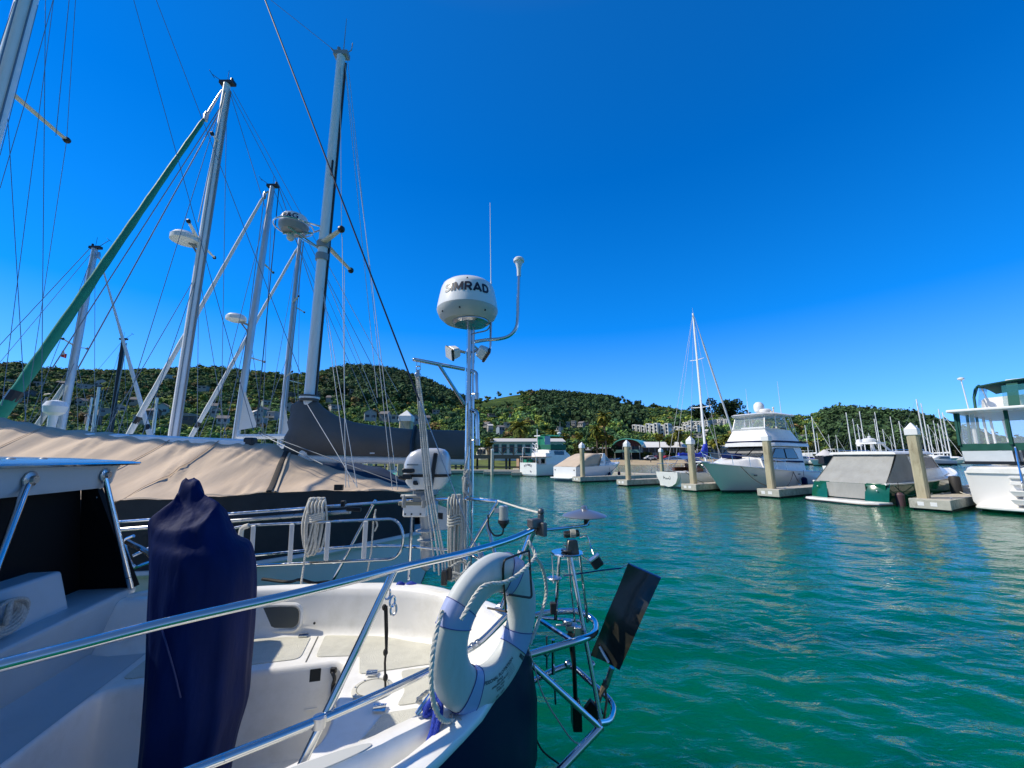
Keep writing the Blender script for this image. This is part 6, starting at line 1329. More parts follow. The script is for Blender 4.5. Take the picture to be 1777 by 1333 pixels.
def ketch():
    org = (-6.0, 5.4, 0); t = thing('ketch', 'white two masted yacht under a big tan cover, dark cover on its mizzen boom', 'sailboat', org)
    bd = lambda k, nm, m, par=t, **q_: k.build(nm, m, par, org=org, **q_)
    zs = lambda x: interp(x, [-13.2, -6, -3, -1], [1.5, 1.05, 1.10, 1.32])
    rings = []
    for x in np.linspace(-13.2, -1.0, 34):
        h = kh(x); z = zs(x); ov = .5*max(0, (x+2.2)/1.2)-.9*max(0, (-11-x)/2.2)
        P = [(x, h, z), (x-ov*.15, h*.995, z*.62), (x-ov*.55, h*.93, z*.22), (x-ov*.8, h*.82, -.03), (x-ov, h*.4, -.35), (x-ov, 0, -.5)]
        rings.append([(a, 5.4-c, d) for a, c, d in P]+[(a, 5.4+c, d) for a, c, d in reversed(P[:-1])])
    k = MB(); k.grid(rings); bd(k, 'hull', hull_white, smooth=60)
    k = MB(); k.grid([[(x, 5.4-kh(x), zs(x)-.01), (x, 5.4, zs(x)+.05), (x, 5.4+kh(x), zs(x)-.01)] for x in np.linspace(-13.2, -1.0, 30)]); bd(k, 'deck', gelw, fixn=False)
    for sg in (1, -1): k = MB(); k.tube([(x, 5.4-sg*(kh(x)+.012), zs(x)-.03) for x in np.linspace(-13.1, -1.02, 40)], .035, 6); bd(k, 'rub_rail', gelw)
    # tan cover: ridge and eave lines
    RX = [-9.5, -7.4, -6.9, -6.15, -4.56, -3.63, -3.15, -3.0, -2.52, -2.1, -1.45, -1.2]; RZ = [2.95, 2.76, 2.72, 2.58, 2.46, 2.42, 2.36, 2.26, 2.10, 1.985, 1.83, 1.80]
    BURST = [(-3.95, .50, .16, .55, .022), (-4.3, .14, .12, .5, .018), (-3.45, .16, .14, -.35, .022), (-5.4, .2, .14, .6, .016), (-1.75, .8, .2, -.5, .016), (-6.6, .35, .2, .5, .02), (-2.95, .8, .16, .3, .014)]
    xs = np.linspace(-9.5, -1.2, 260); P = []; Q = []
    for x in xs:
        rz_ = interp(x, RX, RZ); h = kh(x)*.985; ez = 1.80+.03*math.sin(x*2.1)-.02*(x < -4); row = []
        for j in range(41):
            f = j/40; g = abs(2*f-1); y = 5.4-h*(1-2*f)
            # slack cloth: concave between ridge and eave, folds running down from the ridge and up from the ties
            z = lerp(rz_, ez, g**1.05)-.10*math.sin(math.pi*g)*min(1, (rz_-ez)*2)*(1-.0*f)
            tie = max(0, 1-abs(((x+.35) % 1.35)-.675)/.675); fold = .022*math.sin(x*9+g*3+2*math.sin(x*1.7))*g*(1-g)*3+.016*math.sin(x*17+g*5)*math.exp(-((g-.15)/.2)**2)+.02*math.sin((x*.8+f)*14)*math.exp(-((g-.85)/.18)**2)
            for (bx, bg, ln, sl_, amp_) in BURST:
                u_ = (x-bx)-sl_*(g-bg); z += amp_*math.sin(u_*46)*math.exp(-(u_/.17)**2-((g-bg)/ln)**2)*(f < .5)
            z += fold; y += -.05*math.sin(math.pi*g)*np.sign(f-.5)*-1*.6
            if 0 < j < 40: z -= .03*tie*math.exp(-((g-1)/.15)**2)
            row.append((x, y, z))
        P.append(row)
    k = MB(); k.grid(P); tc_ = bd(k, 'boat_cover', tan, smooth=80, fixn=False)
    # side curtain below the eave, tan cloth's shade put into its dark colour
    for sg in (1, -1):
        Q = []
        for x in xs:
            h = kh(x)*.985; ez = 1.80+.03*math.sin(x*2.1)-.02*(x < -4); lo = zs(x)-.02
            Q.append([(x, 5.4-sg*(h+.012*math.sin(x*7+j)*(j > 0)-.004), lerp(ez-.002, lo, j/6)) for j in range(7)])
        k = MB(); k.grid(Q); bd(k, 'side_curtain', mat('cover side shade tone', (.038, .04, .044), .9, var=.2, bump=.2, bscale=20), fixn=False, smooth=80)
    k = MB(); k.tube([P[i][1] for i in range(260)], .012, 5); bd(k, 'cover_hem', mat('hem rope', (.5, .42, .32), .8), tc_)
    def seam(x0, x1, nm, m, r, j0=0, j1=20, dz=.012):
        k = MB(); pts = []
        for j in range(j1, j0-1, -1):
            x = lerp(x1, x0, (j-j0)/(j1-j0)); i = int(np.clip((x+9.5)/8.3*259, 0, 258)); a = Vector(P[i][j]).lerp(Vector(P[i+1][j]), (x+9.5)/8.3*259-i); pts.append(a+Vector((0, -.006, dz)))
        k.tube(pts, r, 5, flat=.35); bd(k, nm, m, tc_)
    seam(-3.02, -2.62, 'strap', mat('dark strap', (.025, .022, .02), .8), .03)
    seam(-2.97, -2.56, 'strap_edge', MATS['hem rope'], .014)
    for a in (-8.2, -6.3, -4.55, -3.9): seam(a, a-.12, 'seam', mat('seam thread', (.30, .22, .16), .9), .008)
    # tan cover's far slope beyond the ridge, shade put in as dark blue
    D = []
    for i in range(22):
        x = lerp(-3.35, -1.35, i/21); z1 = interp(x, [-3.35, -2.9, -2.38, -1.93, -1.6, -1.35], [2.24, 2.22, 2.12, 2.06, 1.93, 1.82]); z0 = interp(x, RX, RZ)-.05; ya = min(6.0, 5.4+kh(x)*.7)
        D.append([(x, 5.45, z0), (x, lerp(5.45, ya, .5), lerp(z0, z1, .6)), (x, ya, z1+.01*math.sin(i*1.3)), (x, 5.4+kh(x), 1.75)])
    k = MB(); k.grid(D); bd(k, 'shaded_far_slope', mat('dark blue cover shade', (.008, .022, .05), .8, var=.2), smooth=80, fixn=False)
    # mizzen mast, cover and gear
    mx, my = -2.83, 5.5; k = MB(); k.tube([(mx, my, 1.2), (mx, my, 5.5), (mx, my, 8.72)], [.077, .075, .068], 14, flat=1.0); mz = bd(k, 'mizzen_mast', whitemast)
    k = MB(); k.bb(mx+.075, mx+.10, my-.012, my+.012, 2.9, 8.6); bd(k, 'sail_track', black, mz, smooth=0)
    k = MB(); k.bb(mx-.11, mx+.12, my-.06, my+.06, 8.72, 8.80); k.tube([(mx-.1, my, 8.78), (mx-.18, my, 8.9)], .012, 5); k.tube([(mx+.03, my, 8.8), (mx+.03, my, 9.5)], [.008, .004], 5); k.tube([(mx+.08, my, 8.8), (mx+.16, my, 8.86), (mx+.17, my, 9.0)], .008, 5); k.lathe([(.03, 8.8), (.03, 8.9), (0, 8.92)], 10, (mx-.05, my, 0)); bd(k, 'masthead_fitting', greyp, mz)
    for y, x in ((5.02, -2.36), (6.25, -2.72)):
        k = MB(); k.tube([(mx+.02, my+(-.05 if y < my else .05), 5.36), (x, y, 5.30)], [.05, .03], 7, flat=.5); sp = bd(k, 'spreader', cream, mz); k = MB(); k.sphere((x, y, 5.30), .05, 8, 6); bd(k, 'spreader_tip', black, sp)
    for z in (5.28, 5.08): k = MB(); k.tube([(mx, my, z), (mx, my, z+.1)], .098, 12); bd(k, 'mast_band', greyp, mz)
    k = MB(); k.box((mx+.05, my-.062, 6.6), (.022, .02, .26)); bd(k, 'mast_slot', black, mz, smooth=0)
    # B&G dome on its guard
    c = Vector((-3.28, 5.45, 5.62)); k = MB(); k.lathe([(.16, -.10), (.2, -.05), (.205, .0)], 28, c); rd = bd(k, 'radar_base', greyp, t)
    k = MB(); k.lathe([(.206, .0), (.2, .08), (.17, .14), (.1, .165), (0, .17)], 28, c); bd(k, 'radar_dome', whitep, rd)
    k = MB(); text_on(k, 'B&G', .115, lambda x, y: (lambda r_, a_: Vector((c.x+r_*math.sin(a_), c.y-r_*math.cos(a_), c.z+.022+y)))(interp(.022+y, [0, .08, .14], [.208, .202, .176])+.002, x/.2+.22), .002); bd(k, 'lettering', navy, rd, smooth=0, fixn=False)
    k = MB(); k.tube([c+Vector((.27*math.cos(a), .27*math.sin(a), -.02)) for a in np.linspace(0, 2*math.pi, 25)[:-1]], .011, 6, closed=True)
    for s in (-.14, .14): k.tube([c+Vector((.23, s, -.02)), (mx-.06, my+s*.3, 5.62)], .012, 6); k.tube([c+Vector((0, s, -.1)), (mx-.06, my+s*.3, 5.28)], .012, 6)
    k.tube([c+Vector((-.15, 0, -.12)), c+Vector((.3, 0, -.12))], .015, 6); bd(k, 'radar_guard', steel, rd)
    k = MB(); k.sphere(c+Vector((-.02, -.02, -.2)), .055, 10, 8); k.tube([c+Vector((0, 0, -.1)), c+Vector((0, 0, -.18))], .02, 6); bd(k, 'steaming_light', cream, rd)
    # mizzen boom and its cover
    rings = []
    for i in range(40):
        f = i/39; x = lerp(-3.06, -.62, f)
        top = interp(x, [-3.06, -2.95, -2.83, -2.72, -2.6, -2.4, -2.2, -1.9, -1.4, -.62], [2.92, 3.02, 3.03, 2.98, 2.86, 2.75, 2.68, 2.63, 2.58, 2.56]); bot = interp(x, [-3.06, -2.9, -2.6, -1.6, -.62], [2.22, 2.20, 2.23, 2.20, 2.15])
        wd = interp(x, [-3.06, -3.0, -2.83, -2.5, -1.5, -.62], [.03, .10, .15, .17, .13, .10])
        ring = []
        for q_ in range(20):
            a = 2*math.pi*q_/20; zz = lerp(bot, top, .5+.5*math.sin(a)); fo = 1+.22*math.sin(zz*26+i*.4)*max(0, 1-f*4.2)+.10*math.sin(i*.9+q_*.5)*(.3+.7*math.sin(a)**2)
            ring.append((x-.05*max(0, .14-f)*7*(1-(zz-bot)/(top-bot))+.02*math.sin(zz*30)*max(0, 1-f*6), my+wd*math.cos(a)*fo*(1-.45*max(0, math.sin(a))), zz))
        rings.append(ring)
    k = MB(); k.loft(rings); cv = bd(k, 'mizzen_boom_cover', taupe, smooth=75)
    k = MB(); k.tube([(mx, my, 2.97), (mx, my, 3.05)], .125, 14); bd(k, 'cover_collar', taupe, cv); k = MB(); k.tube([(mx, my, 3.0), (mx, my, 3.025)], .135, 14); bd(k, 'collar_strap', whitep, cv)
    k = MB(); k.tube([(-1.33, my-.14, 2.15), (-1.33, my-.15, 2.4), (-1.33, my, 2.62)], .03, 6); bd(k, 'strap', black, cv)
    for x in (-2.75, -1.85): k = MB(); k.bb(x-.03, x+.03, my-.165, my-.15, 2.245, 2.26); bd(k, 'buckle', whitep, cv, smooth=0)
    k = MB(); k.tube([(mx, my, 2.18), (-.6, my, 2.14)], .05, 10); bd(k, 'mizzen_boom', whitemast)
    # main mast far to the left and its boom end peeping out of the cover
    X, Y = -8.15, 5.4; k = MB(); k.tube([(X, Y, 1.2), (X, Y, 8), (X, Y, 15.5)], [.125, .125, .11], 14); mm = bd(k, 'main_mast', whitemast)
    k = MB(); k.tube([(X+.14, Y-.03, 2), (X+.14, Y-.03, 14)], .012, 5); k.tube([(X+.06, Y-.14, 2), (X+.06, Y-.14, 14)], .01, 5); bd(k, 'halyard', wire, mm)
    for y in (6.45, 4.35):
        k = MB(); k.tube([(X, Y, 8.05), (X-.13, y, 8.0)], [.055, .04], 8, flat=.5); s_ = bd(k, 'spreader', cream, mm); k = MB(); k.sphere((X-.13, y, 8.0), .06, 8, 6); bd(k, 'spreader_tip', black, s_)
    k = MB(); k.tube([(-7.9, 5.4, 2.55), (-3.55, 5.4, 2.36)], .075, 8); bd(k, 'main_boom', whitemast); k = MB(); k.box((-3.52, 5.4, 2.40), (.14, .12, .12)); bd(k, 'boom_end_fitting', black, smooth=0, bevel=.02)
    M_ = Vector((X, Y, 15.4)); Z_ = Vector((mx+.05, my, 8.7))
    L = [(PY(440, 748, 5.4), PY(232, 0, 5.4)*1.0+(PY(232, 0, 5.4)-PY(440, 748, 5.4))*.9), (Z_, PY(470, 0, 5.45)+(PY(470, 0, 5.45)-Z_)*2),
         (PY(524, 655, 5.0), PY(271, 0, 5.0)+(PY(271, 0, 5.0)-PY(524, 655, 5.0))*.6), (Vector((X-.13, 6.45, 8)), Vector((X, Y, 15.3))), (Vector((X-.13, 6.45, 8)), Vector((X, 6.75, 1.1))), (Vector((X-.13, 4.35, 8)), Vector((X, Y, 15.3))), (Vector((X-.13, 4.35, 8)), Vector((X, 4.0, 1.1))),
         (PY(3, 704, 5.8), PY(93, 0, 5.8)), (PY(0, 270, 5.1), PY(66, 9, 5.1)), (PY(0, 78, 5.0), PY(25, 3, 5.0)), (PY(72, 722, 5.6), PY(79, 0, 5.6)), (PY(45, 731, 5.5), PY(13, 195, 5.5)), (PY(0, 327, 5.2), PY(45, 174, 5.2)), (PY(45, 174, 5.2), PY(95, -10, 5.2))]
    wires(t, L, .0045, wire, 'stay', org)
    for q_ in ((PY(97, 236, 5.9), PY(120, 0, 5.9)),): wires(t, [q_], .005, wire, 'shroud', org)
    W2 = [(Z_, PY(690, 850, 4.9)), (Z_+Vector((.04, .05, 0)), PY(681, 850, 5.1)), (PY(593, 411, 5.02), PY(590, 110, 5.45)), (PY(594, 412, 5.02), PY(600, 846, 4.55)), (PY(598, 467, 6.25), PY(598, 846, 6.3)),
          (PY(560, 500, 5.45), PY(620, 846, 4.6)), (PY(562, 520, 5.45), PY(606, 846, 4.6)), (PY(560, 470, 5.5), PY(655, 700, 6.2)), (PY(564, 450, 5.5), PY(690, 680, 6.3)), (PY(600, 130, 5.5), PY(655, 690, 5.6)), (PY(532, 700, 5.1), PY(620, 846, 4.62))]
    wires(t, W2, .0045, wirel, 'shroud', org)
    wires(t, [(PY(448, 750, 5.3), PY(690, 838, 4.95)), (PY(448, 752, 5.3), PY(560, 806, 5.0))], .006, wire, 'cover_line', org)
    k = MB(); k.box(PY(588, 846, 4.53), (.09, .04, .06)); bd(k, 'chainplate', black, smooth=0)
    return t
ketch()
def mast_yacht(label, px_top, px_base, Y, r, hullm, headsail=None, hs_pts=None, hs_r=(.03, .1), mastm=None, bow=-1, L=11, cat='sailboat', spreaders=(), radar=None, extra=(), cover=None, sail=None, hullz=1.3):
    a = PY(*px_top, Y); b_ = PY(*px_base, Y); X = b_.x; org = (X, Y, 0); t = thing('moored_yacht', label, cat, org)
    bd = lambda k, nm, m, par=t, **q_: k.build(nm, m, par, org=org, **q_)
    x0 = X-bow*L*.5; x1 = X+bow*L*.45; k = MB(); sh = dhull(k, x0, x1, Y, L*.29, hullz-.1, hullz+.25); bd(k, 'hull', hullm, smooth=60)
    k = MB(); k.grid([[(x, Y-h, z-.02), (x, Y, z+.06), (x, Y+h, z-.02)] for x, h, z in sh]); bd(k, 'deck', gelw, fixn=False)
    k = MB(); k.bb(X-L*.2, X+L*.16, Y-L*.09, Y+L*.09, hullz-.05, hullz+.38); bd(k, 'cabin', gel, bevel=.08)
    k = MB(); k.tube([(X, Y, hullz), (lerp(X, a.x, .6), Y, lerp(hullz, a.z, .6)), a], [r, r, r*.8], 12, flat=.85); mm = bd(k, 'mast', mastm or whitemast)
    k = MB(); k.bb(a.x-r*1.6, a.x+r*1.8, Y-r*.6, Y+r*.6, a.z, a.z+r*.8); k.tube([(a.x+bow*r, Y, a.z+r*.7), (a.x+bow*r*4, Y, a.z+r*3.0)], r*.08, 5); k.tube([(a.x+bow*r*4, Y-.1, a.z+r*3.2), (a.x+bow*r*4, Y+.1, a.z+r*2.8)], r*.07, 4); k.tube([(a.x, Y, a.z), (a.x, Y, a.z+r*4)], r*.06, 4); k.lathe([(r*.3, 0), (r*.3, r*.9), (0, r)], 8, (a.x-bow*r, Y, a.z+r*.8)); bd(k, 'masthead_fitting', black, mm)
    k = MB(); k.bb(X-bow*r*1.0-.015, X-bow*r*1.0+.015, Y-.02, Y+.02, hullz+.6, a.z-.2); k.tube([(X-bow*r*.4, Y-r*.92, hullz+.5), (X-bow*r*.4, Y-r*.92, a.z-.3)], .012, 5); bd(k, 'sail_track', greyp, mm, smooth=0)
    for pa, pb, dy in spreaders:
        k = MB(); A = PY(*pa, Y); B_ = PY(*pb, Y+dy); k.tube([A, B_], [.05, .03], 6, flat=.5); s_ = bd(k, 'spreader', mastm or whitemast, mm); k = MB(); k.sphere(B_, .05, 6, 5); bd(k, 'spreader_tip', black, s_)
    if radar:
        c = PY(*radar, Y-.15); rr = .3; k = MB(); k.lathe([(.2, -.12), (rr, -.08), (rr, .03), (rr*.8, .1), (0, .12)], 20, c); rd = bd(k, 'radar_dome', whitep, t); k = MB(); k.tube([c+Vector((.1, 0, -.12)), (X, Y, c.z-.2)], .035, 6); k.tube([c+Vector((.1, .1, -.12)), (X, Y, c.z-.45)], .025, 6); bd(k, 'radar_bracket', greyp, rd)
    if hs_pts:
        pts = [PY(u, v, y) for u, v, y in hs_pts]; n = len(pts); A, B_ = pts[0], pts[-1]; k = MB(); P = [A.lerp(B_, f) for f in np.linspace(0, 1, 24)]
        R_ = [.012 if f < .02 else lerp(hs_r[0], hs_r[1], min(1, f*1.05))*(1+.08*math.sin(f*60)) for f in np.linspace(0, 1, 24)]; k.tube(P, R_, 9); h = bd(k, 'furled_headsail', headsail or sailcloth, t, smooth=60)
        k = MB(); k.tube([Vector((a.x+bow*r, Y, a.z-.15)), Vector((a.x+bow*r, Y, a.z-.15)).lerp(A, .3), A], [.012, hs_r[0]*.55, hs_r[0]*.8], 7); k.lathe([(.05, -.15), (.06, 0), (.03, .12)], 8, A.lerp(B_, .008)); bd(k, 'halyard_swivel', steel2, h)
        k = MB(); k.tube([A.lerp(B_, .93), A.lerp(B_, .955)], hs_r[1]*1.08, 8); k.tube([B_, Vector((x1, Y, hullz+.25))], .015, 5); bd(k, 'furling_strap', black, h)
    if cover: k = MB(); k.tube([(X-bow*.1, Y, hullz+1.25), (X-bow*L*.2, Y, hullz+1.2), (X-bow*L*.38, Y, hullz+1.15)], [.24, .2, .12], 10); bd(k, 'boom_cover', cover)
    if sail: k = MB(); P = [PY(u, v, Y-.05) for u, v in sail]; k.fill([P]); bd(k, 'stacked_sail', sailcloth, smooth=0, fixn=False)
    W = []
    for s in (-1, 1): W += [(a, (X+.1, Y+s*L*.13, hullz)), ((X, Y, lerp(hullz, a.z, .5)), (X+.5, Y+s*L*.13, hullz)), ((X, Y, lerp(hullz, a.z, .5)), (X-.5, Y+s*L*.13, hullz))]
    W += [(a, (x0, Y, hullz+.1))]; wires(t, W, .007 if Y < 11 else .009, wire, 'shroud', org)
    for p, q_, rr_, m_ in extra: k = MB(); k.tube([PY(*p), PY(*q_)], rr_, 6); bd(k, 'stay', m_)
    return t
green_sail = mat('green sail cover', (.0, .22, .14), .6, var=.15, vscale=4, bump=.4, bscale=9)
mast_yacht('yacht with thick white mast, radar bracket and long green furled headsail', (394, 147), (301, 757), 9.0, .112, hull_white, green_sail, [(360, 198, 8.95), (-4, 728, 7.6)], (.045, .10), whitemast, -1, 12,
           spreaders=[((343, 415), (327, 384), -1.1), ((350, 425), (372, 447), 1.0), ((378, 245), (368, 232), -.8)], radar=(322, 414), extra=[((380, 190, 9), (90, 640, 7.9), .011, wire), ((380, 196, 9), (135, 640, 8.3), .013, wire), ((399, 160, 9), (460, 360, 9.2), .007, wire), ((404, 156, 9), (560, 440, 9.4), .007, wire), ((344, 385, 8.2), (392, 160, 8.9), .011, wirel)])
mast_yacht('yacht with grey mast and small radar, third mast from the left behind the cover', (473, 325), (408, 756), 13.0, .12, hull_white, sailcloth, [(461, 335, 13), (222, 757, 12.6)], (.045, .08), alu, -1, 11,
           spreaders=[((456, 456), (474, 473), 1.0), ((432, 620), (459, 628), 1.2)], radar=(410, 552), sail=[(424, 676), (447, 741), (413, 747)], extra=[((413, 758, 12.8), (540, 757, 12.8), .09, whitemast), ((484, 326, 13), (445, 742, 12.5), .014, wired), ((484, 326, 13), (562, 560, 14), .012, wire)])
mast_yacht('yacht with slim bluish mast just left of the mizzen mast', (521, 412), (487, 757), 17.0, .112, hull_white, sailcloth, [(520, 424, 17), (331, 759, 16.6)], (.05, .085), alu, -1, 11,
           spreaders=[((508, 526), (518, 514), -1.0), ((508, 530), (528, 542), 1.0), ((494, 655), (507, 645), -1.2), ((494, 658), (524, 666), 1.2)], sail=[(492, 690), (504, 755), (486, 757)], extra=[((487, 775, 16.8), (545, 772, 16.8), .1, whitemast)])
mast_yacht('yacht with grey mast and wind instruments behind the left end of the cover', (165, 432), (108, 742), 15.0, .13, hull_white, sailcloth, [(171, 440, 15), (262, 762, 15)], (.02, .08), alu, 1, 11,
           spreaders=[((129, 600), (109, 588), -1.0), ((131, 602), (151, 605), 1.0)], extra=[((155, 432, 15), (-6, 605, 15), .012, wire), ((114, 668, 14.8), (60, 745, 14.4), .09, cream), ((150, 470, 15), (100, 735, 14.6), .009, wire)])
mast_yacht('yacht with thin black mast and low black boom cover', (214, 590), (195, 752), 24.0, .13, hull_blue, None, None, mastm=black, bow=1, L=11, cover=black)
mast_yacht('yacht with short white mast beside the big white mast', (273, 690), (267, 760), 30.0, .12, hull_white, None, None, bow=1, L=9)
mast_yacht('yacht with short pale mast left of the black mast', (172, 672), (163, 752), 34.0, .13, hull_white, None, None, bow=-1, L=9)
mast_yacht('yacht with the faintest short mast near the black mast', (160, 690), (150, 750), 36.0, .10, hull_white, None, None, bow=1, L=8)
# small flag hoisted on the grey masted yacht
p = PY(107, 612, 14.2); k = MB(); k.grid([[p+Vector((.22*i/5+.0, .03*math.sin(i*1.2), -.16*j/3-.06*i/5)) for j in range(4)] for i in range(6)]); fl = single(k, 'flag', reds, 'small red and white flag on the shroud of the grey masted yacht', 'flag', tuple(p), fixn=False)
k = MB(); k.grid([[p+Vector((.22*i/5, .03*math.sin(i*1.2)-.006, .08-.14*j/3-.06*i/5)) for j in range(4)] for i in range(4)]); k.build('white_half', sailcloth, fl, org=tuple(p), fixn=False)
p = PY(94, 716, 13); t = thing('satellite_antenna', 'white globe shaped antenna standing above the left end of the cover', 'antenna', tuple(p)); k = MB(); k.lathe([(.1, -.5), (.12, -.1), (.26, 0), (.3, .2), (.22, .36), (0, .42)], 18); k.build('dome', whitep, t); k = MB(); k.tube([(-.35, 0, -.4), (-.42, 0, .3), (-.35, 0, .5)], .03, 6); k.tube([(-.45, 0, .6), (-.25, 0, .62)], .02, 5); k.build('wind_sensor', greyp, t); k = MB(); k.tube([(0, 0, -1.8), (0, 0, -.4)], .05, 6); k.build('pole', whitep, t)
# little craft glimpsed under the mizzen boom
def canopy_boat(label, u, Y, L, rz, cloth):
    p = PY(u, 812, Y); t = thing('launch', label, 'motorboat', (p.x, p.y, 0), rz); b = MB(); sh = hull(b, L, L*.34, 1.2, .95, .3, .9, .8, 2.0, n=11); b.build('hull', hull_white, t, smooth=50); k = MB(); deck(k, sh, .04, .2, .05); k.build('deck', gelw, t)
    P = [[(lerp(L*.1, L*.6, i/5), lerp(-L*.16, L*.16, j/6), 2.3+.25*math.sin(math.pi*j/6)) for j in range(7)] for i in range(6)]; k = MB(); k.sheet(P, .03); k.build('canopy', cloth, t, smooth=60)
    k = MB(); k.grid([[(L*.1-.5*f+.02*math.sin(j), lerp(-L*.15, L*.15, j/6), lerp(2.32, 1.7, f)) for j in range(7)] for f in (0, .5, 1)]); k.build('canopy_flap', cloth, t, fixn=False)
    k = MB(); [k.tube([(x, y, 1.0), (x, y, 2.35)], .03, 5) for x in (L*.12, L*.58) for y in (-L*.15, L*.15)]; k.build('canopy_post', steel, t); k = MB(); k.bb(L*.35, L*.6, -.5, .5, .9, 1.5); k.build('console', whitep, t, bevel=.05)
    return t
canopy_boat('launch with folded green canopy seen under the dark boom cover', 570, 22, 6.5, R(10), roofg)
p = PY(652, 822, 20); t = thing('covered_dinghy', 'small boat under a green cover below the dark boom cover', 'dinghy', (p.x, p.y, 0), R(15)); b = MB(); hull(b, 2.6, 1.2, 1.0, .8, .2, .8, .4, 2.0, n=11); b.build('hull', mat('teal hull', (.03, .25, .2), .3), t, smooth=50); k = MB(); cabin(k, [(0, .5, .4, .82, 1.15), (1.2, .55, .3, .86, 1.5), (2.5, .1, .05, 1.0, 1.1)]); k.build('cover', roofg, t, smooth=60)
canopy_boat('white launch with rails moored beyond the outboard motor', 640, 30, 6, R(-20), sailcloth)
# ================================================================ the near double ended sailing boat, its cockpit and gear
BO = Vector((.10, 2.5, 0)); BF = Vector((-.966, -.259, 0)); BN = Vector((.259, -.966, 0))    # stern apex, forward, towards us
def BA(s, w, z): return BO+BF*s+BN*w+Vector((0, 0, z))
GS = [0.04, .07, .12, .19, .26, .38, .54, .75, 1.04, 1.5, 2.2, 3, 4.5, 6, 7.5, 8.8, 9.6, 9.8]; GW = [.0, .18, .30, .41, .50, .68, .88, 1.02, 1.16, 1.32, 1.50, 1.66, 1.75, 1.65, 1.3, .75, .2, 0]
def wg(s): return interp(s, GS, GW)
def zg(s): return interp(s, [0, .5, 1.5, 3, 6, 9.8], [1.275, 1.265, 1.20, 1.14, 1.2, 1.55])
org = (BO.x, BO.y, 0)
boat = thing('double_ender', 'white and navy double ended sailing boat right in front, cockpit and stern rails', 'sailboat', org)
def bd(k, nm, m, par=boat, **q_): return k.build(nm, m, par, org=org, **q_)
def smoothline(fn, a, b, n): return [fn(lerp(a, b, i/(n-1))) for i in range(n)]
# parameter along the half outline with dense stations at the blunt stern
SS = sorted(set(list(np.round(np.concatenate([[.04, .044, .05, .058, .068, .074, .08, .11, .14, .17, .21, .25, .3, .36, .42, .5, .58, .66, .76, .88, 1.0], np.linspace(1.15, 9.8, 40)]), 4))))
wraw = np.array([wg(s) for s in SS]); wsm = wraw.copy()
for _ in range(2): wsm[2:-2] = (wsm[1:-3]+wsm[2:-2]*2+wsm[3:-1])/4
def wgs(s): return float(np.interp(s, SS, wsm))
lev = [(0, 0, 1.0), (.09, -.02, 1.0), (.28, -.05, .995), (.55, -.05, .96), (.80, .02, .89), (1.02, .13, .78), (1.26, .36, .58), (1.62, .9, .2)]
hullk = MB(); rows = []
for dz, sh_, kf in lev:
    row = []
    for sg in (1, -1):
        seq = SS if sg == 1 else list(reversed(SS))
        for s in seq:
            f = s/9.8; se = s+sh_*(1-f)**2*1.0-(.9*dz/1.6)*f**4; row.append(BA(se, sg*wgs(s)*kf, max(zg(s)-dz*(1 if s < 7 else 1), -.5)))
    rows.append(row)
hullk.grid(rows); bd(hullk, 'hull', hull_navy, smooth=70)
k = MB()
for sg in (1, -1):   # white sheer strake proud of the navy topsides
    k.grid([[BA(s, sg*(wgs(s)+.002), zg(s)-.034), BA(s-.003, sg*(wgs(s)+.008), zg(s)-.028), BA(s-.003, sg*(wgs(s)+.008), zg(s)-.01), BA(s, sg*(wgs(s)+.004), zg(s)), BA(s+.01, sg*max(wgs(s)-.03, 0), zg(s)+.008), BA(s+.03, sg*max(wgs(s)-.075, 0), zg(s)+.004), BA(s+.035, sg*max(wgs(s)-.088, 0), zg(s)-.015), BA(s+.04, sg*max(wgs(s)-.092, 0), zg(s)-.17)] for s in SS])
bd(k, 'toe_rail', gel, smooth=50, fixn=False)
# side decks and cockpit moulding
CS = [.24, .26, .30, .38, .48, .6, .75, 1.04, 1.4, 1.73, 2.3, 2.9]; CW = [0, .16, .32, .47, .59, .68, .755, .87, .96, 1.0, .96, .93]
C2 = sorted(set(list(np.round(np.concatenate([np.linspace(.24, .27, 5), np.linspace(.28, .8, 18), np.linspace(.86, 2.9, 22)]), 4))))
cws = np.interp(C2, CS, CW)
for _ in range(3): cws[1:-1] = (cws[:-2]+cws[1:-1]*2+cws[2:])/4
cws[0] = 0
def wc(s): return float(np.interp(s, C2, cws))
def offs(i, d):
    a = max(i-1, 0); c = min(i+1, len(C2)-1); ds, dw = C2[c]-C2[a], cws[c]-cws[a]
    if i == 0: ds, dw = 0, 1
    l = math.hypot(ds, dw); s_ = C2[i]-d*dw/l; w_ = cws[i]+d*ds/l
    s_ = max(s_, .085); w_ = min(max(w_, 0), max(wgs(s_)-.095, 0)) if d > 0 else max(w_, 0)
    return s_, w_
ZC, ZS = 1.285, .985
k = MB()
for sg in (1, -1):
    P = []
    for i in range(len(C2)):
        row = []
        for d, z in ((.125, None), (.10, None), (.088, ZC-.02), (.075, ZC), (.02, ZC), (0, ZC-.018), (-.006, ZC-.06), (-.02, ZS+.06), (-.035, ZS+.015), (-.06, ZS)):
            s_, w_ = offs(i, d); row.append(BA(s_, sg*w_, z if z else zg(s_)-(.165 if d > .11 else .12)))
        P.append(row)
    k.grid(P)
bd(k, 'coaming', gel, smooth=45, fixn=False)
k = MB()
for sg in (1, -1):
    P = []
    for i in range(len(C2)):
        s_, w_ = offs(i, .12); P.append([BA(s_, sg*w_, zg(s_)-.162), BA(max(s_-.02*(i < 8), .06), sg*max(wgs(s_)-.085, 0), zg(s_)-.162)])
    k.grid(P)
